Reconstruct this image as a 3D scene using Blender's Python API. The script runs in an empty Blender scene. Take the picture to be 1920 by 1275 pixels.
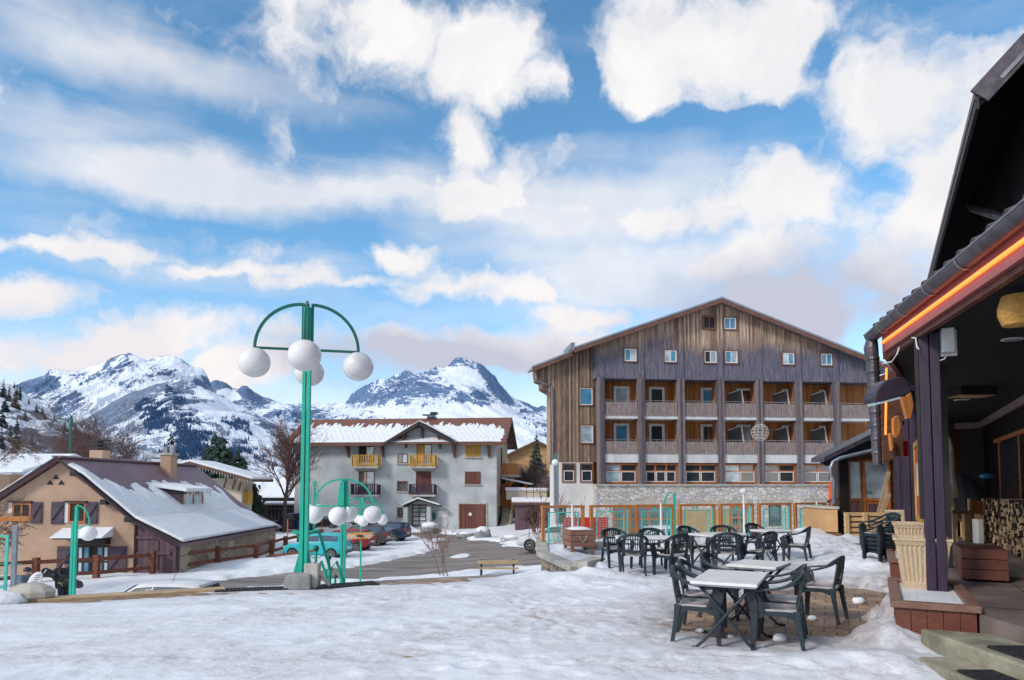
import bpy, bmesh, math, random
import numpy as np
from mathutils import Vector, Matrix, noise as mnoise
R = math.radians; PI = math.pi
random.seed(7); rng = np.random.default_rng(7)
scene = bpy.context.scene; COL = scene.collection
# ---------------- camera (24 mm, slight upward pitch, shifted) ----------------
EYE = 1.75; PITCH = R(3.3); F = 1280.0; YP = 909 - F*math.tan(PITCH)
cd = bpy.data.cameras.new("camera"); cam = bpy.data.objects.new("camera", cd); COL.objects.link(cam)
cd.lens = 24; cd.sensor_width = 36; cd.shift_y = (YP-637.5)/1920; cd.clip_end = 30000; cd.clip_start = .05
cam.location = (0, 0, EYE); cam.rotation_euler = (R(90)+PITCH, 0, 0); scene.camera = cam
def ray(px, py):
    dx = (px-960)/F; dy = (YP-py)/F
    return Vector((dx, math.cos(PITCH)-dy*math.sin(PITCH), math.sin(PITCH)+dy*math.cos(PITCH)))
def at(px, py, Y):
    r = ray(px, py); return Vector((r.x/r.y*Y, Y, EYE + r.z/r.y*Y))
def gnd(px, py, z=0.0):
    r = ray(px, py); t = (z-EYE)/r.z; return Vector((r.x*t, r.y*t, z))
# ---------------- light ----------------
SUN_EL = R(32); SUN_AZ = R(-128)      # azimuth measured from +Y towards +X: behind the camera on the left
w = bpy.data.worlds.new("World"); scene.world = w; w.use_nodes = True
nt = w.node_tree; nt.nodes.clear()
def N(tree, typ, **kw):
    n = tree.nodes.new(typ)
    for k, v in kw.items():
        if k == 'i':
            for a, b in v.items(): n.inputs[a].default_value = b
        else: setattr(n, k, v)
    return n
L = lambda tree, a, b: tree.links.new(a, b)
def build_world():
    out = N(nt, 'ShaderNodeOutputWorld'); bg = N(nt, 'ShaderNodeBackground'); bg.inputs[1].default_value = .1
    L(nt, bg.outputs[0], out.inputs[0])
    sky = N(nt, 'ShaderNodeTexSky', sky_type='NISHITA', sun_disc=False, sun_elevation=SUN_EL, sun_rotation=SUN_AZ, altitude=1400, air_density=1.0, dust_density=.4, ozone_density=2.2)
    hs = N(nt, 'ShaderNodeHueSaturation', i={'Hue': .487, 'Saturation': 1.14, 'Value': 1.72}); L(nt, sky.outputs[0], hs.inputs['Color'])
    tc = N(nt, 'ShaderNodeTexCoord'); sep = N(nt, 'ShaderNodeSeparateXYZ'); L(nt, tc.outputs['Generated'], sep.inputs[0])
    def M(op, a, b=None, c=None, clamp=False):
        n = N(nt, 'ShaderNodeMath', operation=op, use_clamp=clamp)
        for i, v in enumerate((a, b, c)):
            if v is None: continue
            if isinstance(v, (int, float)): n.inputs[i].default_value = v
            else: L(nt, v, n.inputs[i])
        return n.outputs[0]
    az = M('ARCTAN2', sep.outputs[0], sep.outputs[1]); el = M('ARCSINE', sep.outputs[2])
    cb = N(nt, 'ShaderNodeCombineXYZ'); L(nt, az, cb.inputs[0]); L(nt, el, cb.inputs[1])
    def noise(vec, scale, detail, rough, sx=1, sy=1, dist=0, off=0, rot=0):
        mp = N(nt, 'ShaderNodeMapping'); mp.inputs['Scale'].default_value = (sx, sy, 1); mp.inputs['Location'].default_value = (off, off*.7, off*1.3); mp.inputs['Rotation'].default_value = (0, 0, rot)
        L(nt, vec, mp.inputs[0])
        n = N(nt, 'ShaderNodeTexNoise', noise_dimensions='3D', i={'Scale': scale, 'Detail': detail, 'Roughness': rough, 'Distortion': dist}); L(nt, mp.outputs[0], n.inputs['Vector'])
        return n
    wn = noise(cb.outputs[0], 7, 5, .6)
    vs = N(nt, 'ShaderNodeVectorMath', operation='SUBTRACT'); L(nt, wn.outputs['Color'], vs.inputs[0]); vs.inputs[1].default_value = (.5, .5, .5)
    vm = N(nt, 'ShaderNodeVectorMath', operation='MULTIPLY_ADD'); L(nt, vs.outputs[0], vm.inputs[0]); vm.inputs[1].default_value = (.13, .10, 0); L(nt, cb.outputs[0], vm.inputs[2])
    warped = vm.outputs[0]
    def blob(cx, cy, rx, ry, rot, s):
        d = ray(cx, cy).normalized(); a0 = math.atan2(d.x, d.y); e0 = math.asin(d.z)
        k = math.cos(math.atan((cx-960)/F)); ra = rx/F*k*k; re = ry/F*math.cos(e0)*k
        sub = N(nt, 'ShaderNodeVectorMath', operation='SUBTRACT'); L(nt, warped, sub.inputs[0]); sub.inputs[1].default_value = (a0, e0, 0)
        mp = N(nt, 'ShaderNodeVectorRotate', rotation_type='Z_AXIS'); L(nt, sub.outputs[0], mp.inputs[0]); mp.inputs['Angle'].default_value = R(rot)
        sc = N(nt, 'ShaderNodeVectorMath', operation='MULTIPLY'); L(nt, mp.outputs[0], sc.inputs[0]); sc.inputs[1].default_value = (1/ra, 1/re, 0)
        ln = N(nt, 'ShaderNodeVectorMath', operation='LENGTH'); L(nt, sc.outputs[0], ln.inputs[0])
        return M('MULTIPLY', M('SUBTRACT', 1.0, ln.outputs['Value'], clamp=True), s)
    def union(bl, op='ADD'):
        acc = None
        for b in bl:
            o = blob(*b); acc = o if acc is None else M(op, acc, o)
        return acc
    # heavy bright cumulus masses (direction of each, in the real sky)
    cum = union([(760, 50, 260, 120, 8, 1.25), (900, 110, 210, 120, 12, 1.5), (1010, 160, 110, 80, 0, 1.1), (640, 20, 220, 70, 12, .9), (1190, 60, 160, 130, -30, 1.4), (1300, 110, 270, 130, -4, 1.8), (1420, 90, 180, 120, 0, 1.5),
                 (1700, 200, 230, 170, 10, 1.6), (1800, 330, 260, 230, 0, 1.7), (1650, 110, 160, 60, 0, .8), (1640, 270, 120, 110, 0, 1.2), (870, 265, 75, 85, 0, 1.25), (900, 360, 130, 100, 0, 1.6), (860, 330, 90, 80, 0, 1.2), (750, 475, 100, 50, 0, 1.1), (860, 540, 220, 38, -3, 1.2), (650, 520, 260, 34, -5, 1.0), (960, 545, 120, 30, 0, 1.0),
                 (1250, 400, 330, 80, 6, 1.1), (1500, 380, 330, 130, 8, 1.3), (1420, 480, 300, 90, 0, 1.2), (1120, 600, 160, 40, 8, 1.2), (1080, 640, 140, 50, 0, 1.0), (250, 640, 330, 90, -14, 1.5), (60, 560, 190, 55, -10, 1.2), (420, 690, 240, 70, -8, 1.2), (130, 680, 260, 80, 0, 1.2),
                 (120, 465, 360, 30, -5, 1.1), (420, 500, 300, 26, -6, .9), (1650, 540, 260, 130, 0, 1.2), (1450, 600, 560, 150, 0, 1.4), (850, 665, 480, 75, 0, 1.15), (1230, 530, 60, 22, 0, .7), (560, 640, 160, 40, 0, .6)], 'MAXIMUM')
    holes = union([(1082, 150, 36, 110, 0, 1.2), (1150, 235, 90, 60, 0, 1.0), (1330, 235, 260, 40, 4, 1.5), (1530, 90, 60, 60, 0, 1.0), (1500, 210, 70, 60, 0, 1.0), (700, 250, 170, 70, 0, .9), (620, 420, 320, 40, 0, .8), (1120, 520, 130, 40, 0, .7), (1010, 230, 80, 50, 0, .8), (1840, 20, 120, 50, 0, 1.2)], 'MAXIMUM')
    cum = M('SUBTRACT', cum, holes)
    wisp = union([(450, 350, 480, 60, -3, 1.25), (250, 330, 380, 60, -2, .8), (200, 70, 380, 100, 12, 1.0), (500, 170, 400, 60, 0, .6), (150, 230, 300, 70, -4, .8), (800, 350, 500, 50, 0, .7), (1200, 370, 400, 70, 0, 1.0), (1300, 500, 420, 90, 0, 1.1), (1000, 400, 300, 60, 0, .8), (1550, 560, 400, 120, 0, 1.2), (1150, 560, 300, 60, 0, .8), (450, 500, 500, 60, -4, .8), (900, 330, 500, 80, 0, .55), (1100, 480, 420, 120, 5, .9), (700, 600, 420, 70, 0, .6), (100, 420, 260, 60, 0, .5), (1300, 300, 400, 90, 4, .5)])
    n1 = noise(warped, 6.5, 9, .6, off=3).outputs['Fac']; n2 = noise(cb.outputs[0], 3.2, 8, .56, sx=1, sy=5, dist=.4, off=9, rot=R(6)).outputs['Fac']
    # away from the part of the sky the photograph shows, broken cloud from noise alone
    gen = noise(tc.outputs['Generated'], 2.6, 8, .6, off=5).outputs['Fac']
    back = N(nt, 'ShaderNodeMapRange', interpolation_type='SMOOTHSTEP'); L(nt, M('ABSOLUTE', az), back.inputs[0]); back.inputs[1].default_value = .85; back.inputs[2].default_value = 1.3
    hi = N(nt, 'ShaderNodeMapRange', interpolation_type='SMOOTHSTEP'); L(nt, el, hi.inputs[0]); hi.inputs[1].default_value = .62; hi.inputs[2].default_value = .85
    bk = M('MAXIMUM', back.outputs[0], hi.outputs[0])
    c = M('ADD', cum, M('MULTIPLY', M('SUBTRACT', n1, .5), 3.4))
    cg = M('MULTIPLY', M('SUBTRACT', gen, .38), 4.0)
    mixc = M('ADD', M('MULTIPLY', c, M('SUBTRACT', 1.0, bk)), M('MULTIPLY', cg, bk))
    ms = N(nt, 'ShaderNodeMapRange', interpolation_type='SMOOTHSTEP'); L(nt, mixc, ms.inputs[0]); ms.inputs[1].default_value = .0; ms.inputs[2].default_value = .9
    dens = ms.outputs[0]
    wsp = M('MULTIPLY', M('ADD', wisp, M('MULTIPLY', M('SUBTRACT', n2, .5), 1.5)), .8, clamp=True)
    wsp = M('MULTIPLY', wsp, .8)
    tot = M('MAXIMUM', dens, wsp)
    # pale band of thin cloud close to the horizon
    hz = N(nt, 'ShaderNodeMapRange', interpolation_type='SMOOTHSTEP'); L(nt, el, hz.inputs[0]); hz.inputs[1].default_value = .30; hz.inputs[2].default_value = .02; hz.inputs[3].default_value = 0; hz.inputs[4].default_value = .72
    tot = M('MAXIMUM', tot, hz.outputs[0])
    # cloud colour: white tops, blue-grey thick parts, pinkish low down
    sh = noise(warped, 5.5, 9, .62, off=21).outputs['Fac']
    shade = N(nt, 'ShaderNodeMapRange'); L(nt, sh, shade.inputs[0]); shade.inputs[1].default_value = .43; shade.inputs[2].default_value = .62
    low = N(nt, 'ShaderNodeMapRange', interpolation_type='SMOOTHSTEP'); L(nt, el, low.inputs[0]); low.inputs[1].default_value = .42; low.inputs[2].default_value = .12
    greyb = union([(1520, 600, 460, 160, 0, 1.9), (1300, 560, 300, 90, 0, .5), (870, 680, 420, 90, 0, 1.3), (700, 690, 260, 70, 0, 1.0), (1250, 20, 200, 60, 0, .4)])
    cc = N(nt, 'ShaderNodeMix', data_type='RGBA'); L(nt, M('MULTIPLY', M('ADD', M('MULTIPLY', M('SUBTRACT', 1.0, shade.outputs[0]), .36), greyb), .8, clamp=True), cc.inputs[0])
    cc.inputs[6].default_value = (7.7, 7.55, 7.5, 1); cc.inputs[7].default_value = (4.5, 4.8, 5.7, 1)
    pk = N(nt, 'ShaderNodeMix', data_type='RGBA', blend_type='MULTIPLY'); L(nt, M('MULTIPLY', low.outputs[0], .8), pk.inputs[0]); L(nt, cc.outputs[2], pk.inputs[6]); pk.inputs[7].default_value = (1.0, .955, .955, 1)
    fin = N(nt, 'ShaderNodeMix', data_type='RGBA'); L(nt, tot, fin.inputs[0]); L(nt, hs.outputs[0], fin.inputs[6]); L(nt, pk.outputs[2], fin.inputs[7])
    L(nt, fin.outputs[2], bg.inputs[0])
build_world()
w.cycles.sampling_method = 'MANUAL'; w.cycles.sample_map_resolution = 512
sl = bpy.data.lights.new("sun", 'SUN'); sl.energy = 2.0; sl.angle = R(12); sl.color = (1.0, .93, .84)
so = bpy.data.objects.new("sun", sl); COL.objects.link(so)
sd = Vector((math.sin(SUN_AZ)*math.cos(SUN_EL), math.cos(SUN_AZ)*math.cos(SUN_EL), math.sin(SUN_EL)))
so.rotation_euler = sd.to_track_quat('Z', 'Y').to_euler(); so.location = sd*60
scene.view_settings.view_transform = 'Standard'; scene.view_settings.look = 'None'; scene.view_settings.exposure = 0.36; scene.view_settings.gamma = 1

# ---------------- object helpers ----------------
WM = {}
def setp(o, label=None, cat=None, group=None, kind=None):
    if label: o['label'] = label
    if cat: o['category'] = cat
    if group: o['group'] = group
    if kind: o['kind'] = kind
    return o
def thing(name, label, cat, loc=(0, 0, 0), group=None, rotz=0.0):
    o = bpy.data.objects.new(name, None); COL.objects.link(o); o.empty_display_size = .2
    o.location = loc; o.rotation_euler = (0, 0, rotz)
    WM[o.name] = Matrix.Translation(Vector(loc)) @ Matrix.Rotation(rotz, 4, 'Z')
    return setp(o, label, cat, group)
class Frame:
    """local axes of a facade: u along it, n out of it towards the viewer, z up"""
    def __init__(s, o, ang):
        s.o = Vector(o); s.a = ang; s.u = Vector((math.cos(ang), math.sin(ang), 0)); s.n = Vector((math.sin(ang), -math.cos(ang), 0))
        s.M = Matrix(((s.u.x, s.n.x, 0, s.o.x), (s.u.y, s.n.y, 0, s.o.y), (0, 0, 1, s.o.z), (0, 0, 0, 1)))
    def px(s, x, y, n=0.0):
        r = ray(x, y); c = Vector((0, 0, EYE)); p0 = s.o + s.n*n
        t = (p0-c).dot(s.n)/r.dot(s.n); p = c+r*t
        return ((p-s.o).dot(s.u), p.z-s.o.z)
class MB:
    def __init__(s, frame=None): s.v = []; s.f = []; s.M = frame.M if frame else None; s.sm = False
    def add(s, vs, fs):
        b = len(s.v)
        if s.M is not None:
            vs = [s.M @ Vector(p) for p in vs]
        s.v += [tuple(p) for p in vs]; s.f += [tuple(i+b for i in f) for f in fs]; return s
    def box(s, x0, x1, y0, y1, z0, z1):
        return s.add([(x0, y0, z0), (x1, y0, z0), (x1, y1, z0), (x0, y1, z0), (x0, y0, z1), (x1, y0, z1), (x1, y1, z1), (x0, y1, z1)],
                     [(0, 3, 2, 1), (4, 5, 6, 7), (0, 1, 5, 4), (1, 2, 6, 5), (2, 3, 7, 6), (3, 0, 4, 7)])
    def beam(s, p, q, w, d=None, w1=None, d1=None, up=(0, 0, 1)):
        p = Vector(p); q = Vector(q); d = d or w; w1 = w if w1 is None else w1; d1 = d if d1 is None else d1
        t = (q-p).normalized(); upv = Vector(up)
        if abs(t.dot(upv)) > .98: upv = Vector((0, 1, 0)) if abs(t.y) < .9 else Vector((1, 0, 0))
        a = t.cross(upv).normalized(); b = a.cross(t)
        vs = []
        for c, ww, dd in ((p, w, d), (q, w1, d1)):
            vs += [c-a*ww/2-b*dd/2, c+a*ww/2-b*dd/2, c+a*ww/2+b*dd/2, c-a*ww/2+b*dd/2]
        return s.add(vs, [(3, 2, 1, 0), (4, 5, 6, 7), (0, 1, 5, 4), (1, 2, 6, 5), (2, 3, 7, 6), (3, 0, 4, 7)])
    def tube(s, pts, r, n=8, cap=True, r1=None):
        pts = [Vector(p) for p in pts]; k = len(pts)
        rs = r if isinstance(r, (list, tuple)) else [r + ((r1-r)*i/(k-1) if r1 is not None else 0) for i in range(k)]
        vs = []; t0 = (pts[1]-pts[0]).normalized(); a = t0.orthogonal().normalized()
        for i, p in enumerate(pts):
            t = (pts[min(i+1, k-1)]-pts[max(i-1, 0)]).normalized()
            a = (a - t*a.dot(t)); a = a.normalized() if a.length > 1e-6 else t.orthogonal().normalized(); b = t.cross(a)
            vs += [p + (a*math.cos(2*PI*j/n)+b*math.sin(2*PI*j/n))*rs[i] for j in range(n)]
        fs = [(i*n+j, i*n+(j+1) % n, (i+1)*n+(j+1) % n, (i+1)*n+j) for i in range(k-1) for j in range(n)]
        if cap: fs += [tuple(range(n-1, -1, -1)), tuple((k-1)*n+j for j in range(n))]
        return s.add(vs, fs)
    def sweep(s, pts, ws, ts, up=(0, 0, 1)):
        """flat ribbon with width ws (sideways) and thickness ts (along up)"""
        pts = [Vector(p) for p in pts]; k = len(pts); vs = []
        for i, p in enumerate(pts):
            t = (pts[min(i+1, k-1)]-pts[max(i-1, 0)]).normalized(); u_ = Vector(up[i] if isinstance(up, list) else up)
            a = t.cross(u_).normalized(); b = a.cross(t).normalized()
            W = ws[i] if isinstance(ws, (list, tuple)) else ws; T = ts[i] if isinstance(ts, (list, tuple)) else ts
            vs += [p-a*W/2-b*T/2, p+a*W/2-b*T/2, p+a*W/2+b*T/2, p-a*W/2+b*T/2]
        fs = [(i*4+j, i*4+(j+1) % 4, (i+1)*4+(j+1) % 4, (i+1)*4+j) for i in range(k-1) for j in range(4)]
        fs += [(3, 2, 1, 0), tuple((k-1)*4+j for j in range(4))]
        return s.add(vs, fs)
    def prism(s, poly, n0, n1, axis='y'):
        """polygon in (x,z) extruded over y from n0 to n1 (axis y), or in (x,y) over z (axis z), or in (y,z) over x"""
        k = len(poly); m = {'y': lambda a, b, c: (a, c, b), 'z': lambda a, b, c: (a, b, c), 'x': lambda a, b, c: (c, a, b)}[axis]
        vs = [m(a, b, n0) for a, b in poly]+[m(a, b, n1) for a, b in poly]
        fs = [tuple(range(k)), tuple(range(2*k-1, k-1, -1))]+[((i+1) % k, i, k+i, k+(i+1) % k) for i in range(k)]
        return s.add(vs, fs)
    def sphere(s, c, r, nu=16, nv=10, sc=(1, 1, 1)):
        c = Vector(c); vs = [c+Vector((0, 0, r*sc[2]))]
        for i in range(1, nv):
            ph = PI*i/nv
            vs += [c+Vector((math.sin(ph)*math.cos(2*PI*j/nu)*r*sc[0], math.sin(ph)*math.sin(2*PI*j/nu)*r*sc[1], math.cos(ph)*r*sc[2])) for j in range(nu)]
        vs.append(c-Vector((0, 0, r*sc[2]))); e = len(vs)-1
        fs = [(0, 1+j, 1+(j+1) % nu) for j in range(nu)]+[(e, e-nu+(j+1) % nu, e-nu+j) for j in range(nu)]
        fs += [(1+i*nu+j, 1+(i+1)*nu+j, 1+(i+1)*nu+(j+1) % nu, 1+i*nu+(j+1) % nu) for i in range(nv-2) for j in range(nu)]
        return s.add(vs, fs)
    def quad(s, a, b, c, d): return s.add([a, b, c, d], [(0, 1, 2, 3)])
    def build(s, name, mat, parent=None, label=None, cat=None, group=None, kind=None, smooth=False, bevel=0.0, normals=True, subsurf=0):
        me = bpy.data.meshes.new(name); vs = s.v
        if parent is not None: inv = WM[parent.name].inverted(); vs = [tuple(inv @ Vector(p)) for p in vs]; loc = None
        else:
            a = np.array(vs); loc = Vector(((a[:, 0].min()+a[:, 0].max())/2, (a[:, 1].min()+a[:, 1].max())/2, a[:, 2].min())); a = a-np.array(loc); vs = a.tolist()
        me.from_pydata(vs, [], s.f); me.update()
        if normals and len(s.f) < 40000:
            bm = bmesh.new(); bm.from_mesh(me); bmesh.ops.recalc_face_normals(bm, faces=bm.faces[:]); bm.to_mesh(me); bm.free()
        if smooth: me.polygons.foreach_set('use_smooth', [True]*len(me.polygons))
        me.materials.append(mat); o = bpy.data.objects.new(name, me); COL.objects.link(o)
        if parent is not None: o.parent = parent; WM[o.name] = WM[parent.name]
        else: o.location = loc; WM[o.name] = Matrix.Translation(loc)
        if bevel: m = o.modifiers.new('b', 'BEVEL'); m.width = bevel; m.segments = 2; m.limit_method = 'ANGLE'; m.angle_limit = R(40)
        if subsurf: m = o.modifiers.new('s', 'SUBSURF'); m.levels = subsurf; m.render_levels = subsurf
        return setp(o, label, cat, group, kind)
def dup(o, parent=None, label=None, loc=None, rotz=None):
    c = o.copy(); COL.objects.link(c); c.parent = parent
    for ch in list(o.children): dup(ch, c)
    if loc is not None: c.location = loc
    if rotz is not None: c.rotation_euler = (0, 0, rotz)
    if label: c['label'] = label
    return c
# numpy value noise
_perm = rng.permutation(4096)
def vnoise(x, y, seed=0):
    xi = np.floor(x).astype(int); yi = np.floor(y).astype(int); xf = x-xi; yf = y-yi
    u = xf*xf*xf*(xf*(xf*6-15)+10); v = yf*yf*yf*(yf*(yf*6-15)+10)
    h = lambda a, b: _perm[(_perm[(a+seed*131) & 4095]+b) & 4095]/4095.0
    return (h(xi, yi)*(1-u)+h(xi+1, yi)*u)*(1-v)+(h(xi, yi+1)*(1-u)+h(xi+1, yi+1)*u)*v
def fbm(x, y, oct=5, gain=.5, seed=0, ridged=False):
    x = np.asarray(x, float); y = np.asarray(y, float)
    s = 0; a = 1; t = 0
    for i in range(oct):
        n = vnoise(x*2**i+17.3*i, y*2**i+5.1*i, seed+i)
        if ridged: n = 1-np.abs(2*n-1)
        s = s+a*n; t += a; a *= gain
    return s/t
def grid_mesh(name, X, Y, Z, mat, mask=None, **kw):
    """X,Y,Z 2-D arrays"""
    nr, nc = X.shape; me = bpy.data.meshes.new(name)
    vs = np.stack([X.ravel(), Y.ravel(), Z.ravel()], 1)
    i, j = np.meshgrid(np.arange(nr-1), np.arange(nc-1), indexing='ij'); a = (i*nc+j)
    if mask is not None: a = a[mask[:-1, :-1] | mask[1:, :-1] | mask[:-1, 1:] | mask[1:, 1:]]
    a = a.ravel(); fs = np.stack([a, a+1, a+nc+1, a+nc], 1)
    used = np.unique(fs); rem = np.zeros(len(vs), int); rem[used] = np.arange(len(used)); vs = vs[used]; fs = rem[fs]
    me.from_pydata(vs.tolist(), [], fs.tolist()); me.polygons.foreach_set('use_smooth', [True]*len(me.polygons)); me.update()
    me.materials.append(mat); o = bpy.data.objects.new(name, me); COL.objects.link(o); setp(o, **kw); o['_n'] = len(used); WM[o.name] = Matrix.Identity(4)
    del o['_n']; return o, used
# ---------------- materials ----------------
def newmat(name):
    m = bpy.data.materials.new(name); m.use_nodes = True; t = m.node_tree; t.nodes.clear()
    o = N(t, 'ShaderNodeOutputMaterial'); p = N(t, 'ShaderNodeBsdfPrincipled'); L(t, p.outputs[0], o.inputs[0]); return m, t, p
def noise_n(t, scale, detail=6, rough=.55, stretch=(1, 1, 1), src='Object', dist=0, rot=(0, 0, 0)):
    tc = N(t, 'ShaderNodeTexCoord'); mp = N(t, 'ShaderNodeMapping'); mp.inputs['Scale'].default_value = stretch; mp.inputs['Rotation'].default_value = rot
    L(t, tc.outputs[src], mp.inputs[0]); n = N(t, 'ShaderNodeTexNoise', i={'Scale': scale, 'Detail': detail, 'Roughness': rough, 'Distortion': dist}); L(t, mp.outputs[0], n.inputs['Vector']); return n
def ramp(t, fac, stops):
    r = N(t, 'ShaderNodeValToRGB'); L(t, fac, r.inputs[0]); e = r.color_ramp.elements
    while len(e) < len(stops): e.new(.5)
    for el, (p, c) in zip(e, stops): el.position = p; el.color = (*c, 1) if len(c) == 3 else c
    return r
def mk(name, c1, c2=None, scale=4, rough=.7, metal=0, bump=0, bscale=30, stretch=(1, 1, 1), detail=6, lo=.35, hi=.65, spec=.5, bdist=.02, emit=None, estr=1):
    m, t, p = newmat(name); p.inputs['Roughness'].default_value = rough; p.inputs['Metallic'].default_value = metal; p.inputs['Specular IOR Level'].default_value = spec
    if c2 is None: c2 = tuple(c*.78 for c in c1)
    n = noise_n(t, scale, detail, .6, stretch); r = ramp(t, n.outputs['Fac'], [(lo, c1), (hi, c2)]); L(t, r.outputs[0], p.inputs['Base Color'])
    if bump:
        b = noise_n(t, bscale, 5, .6, stretch); bp = N(t, 'ShaderNodeBump', i={'Strength': bump, 'Distance': bdist}); L(t, b.outputs['Fac'], bp.inputs['Height']); L(t, bp.outputs[0], p.inputs['Normal'])
    if emit: p.inputs['Emission Color'].default_value = (*emit, 1); p.inputs['Emission Strength'].default_value = estr
    return m
def planks(name, cols, width=.14, ang=0.0, weather=None, rough=.75, axis='h', gap=.05, bump=.5, grain=60):
    """vertical boards; index along (x cos + y sin); optional weathering by noise and height: (colour, z_mid, z_soft)"""
    m, t, p = newmat(name); p.inputs['Roughness'].default_value = rough; p.inputs['Specular IOR Level'].default_value = .25
    tc = N(t, 'ShaderNodeTexCoord'); sp = N(t, 'ShaderNodeSeparateXYZ'); L(t, tc.outputs['Object'], sp.inputs[0])
    def M(op, a, b=None, clamp=False):
        n = N(t, 'ShaderNodeMath', operation=op, use_clamp=clamp)
        for i, v in enumerate((a, b)):
            if v is None: continue
            if isinstance(v, (int, float)): n.inputs[i].default_value = v
            else: L(t, v, n.inputs[i])
        return n.outputs[0]
    if axis == 'h': s = M('ADD', M('MULTIPLY', sp.outputs[0], math.cos(ang)), M('MULTIPLY', sp.outputs[1], math.sin(ang)))
    else: s = sp.outputs[2]
    s = M('DIVIDE', s, width); fl = M('FLOOR', s); fr = M('FRACT', s)
    wn = N(t, 'ShaderNodeTexWhiteNoise', noise_dimensions='1D'); L(t, fl, wn.inputs['W'])
    g = noise_n(t, 3, 8, .65, (6, 6, .35) if axis == 'h' else (.35, .35, 6)); g2 = noise_n(t, grain, 5, .7, (1, 1, .04) if axis == 'h' else (.04, .04, 1))
    v = M('ADD', M('MULTIPLY', wn.outputs['Value'], .55), M('MULTIPLY', M('SUBTRACT', g.outputs['Fac'], .28), 1.0), clamp=True)
    r = ramp(t, v, [(i/(len(cols)-1)*.8+.1, c) for i, c in enumerate(cols)]); colr = r.outputs[0]
    if weather:
        wc, wc2, zc, zs, amt = weather
        wno = noise_n(t, .35, 6, .6, (1, 1, .5)); 
        f = M('ADD', M('DIVIDE', M('SUBTRACT', zc, sp.outputs[2]), zs), M('MULTIPLY', M('SUBTRACT', wno.outputs['Fac'], .5), 3.2)); f = M('ADD', f, M('MULTIPLY', M('SUBTRACT', wn.outputs['Value'], .5), .9))
        f = M('MULTIPLY', M('ADD', f, .4, clamp=True), amt)
        wr = ramp(t, g.outputs['Fac'], [(.3, wc), (.7, wc2)])
        mx = N(t, 'ShaderNodeMix', data_type='RGBA'); L(t, f, mx.inputs[0]); L(t, colr, mx.inputs[6]); L(t, wr.outputs[0], mx.inputs[7]); colr = mx.outputs[2]
    m3 = N(t, 'ShaderNodeMix', data_type='RGBA', blend_type='MULTIPLY'); m3.inputs[0].default_value = .55; L(t, colr, m3.inputs[6]); rr = ramp(t, g2.outputs['Fac'], [(.38, (.30, .30, .30)), (.58, (1.25, 1.25, 1.25))]); L(t, rr.outputs[0], m3.inputs[7])
    e = M('ABSOLUTE', M('SUBTRACT', fr, .5)); gp = N(t, 'ShaderNodeMapRange'); L(t, e, gp.inputs[0]); gp.inputs[1].default_value = .5-gap; gp.inputs[2].default_value = .5
    m4 = N(t, 'ShaderNodeMix', data_type='RGBA', blend_type='MULTIPLY'); L(t, gp.outputs[0], m4.inputs[0]); L(t, m3.outputs[2], m4.inputs[6]); m4.inputs[7].default_value = (.25, .22, .2, 1)
    L(t, m4.outputs[2], p.inputs['Base Color'])
    h = M('SUBTRACT', M('ADD', M('MULTIPLY', g2.outputs['Fac'], .12), M('MULTIPLY', wn.outputs['Value'], .25)), gp.outputs[0])
    bp = N(t, 'ShaderNodeBump', i={'Strength': bump, 'Distance': .02}); L(t, h, bp.inputs['Height']); L(t, bp.outputs[0], p.inputs['Normal']); return m
def glass(name, tint=(.02, .025, .03), rough=.03):
    m, t, p = newmat(name); p.inputs['Roughness'].default_value = rough; p.inputs['Specular IOR Level'].default_value = 1.0; p.inputs['IOR'].default_value = 1.9
    n = noise_n(t, 1.3, 3); r = ramp(t, n.outputs['Fac'], [(.35, tint), (.7, tuple(c*2.2 for c in tint))]); L(t, r.outputs[0], p.inputs['Base Color'])
    b = noise_n(t, 1.1, 2); bp = N(t, 'ShaderNodeBump', i={'Strength': .06, 'Distance': .05}); L(t, b.outputs['Fac'], bp.inputs['Height']); L(t, bp.outputs[0], p.inputs['Normal']); return m
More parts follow.
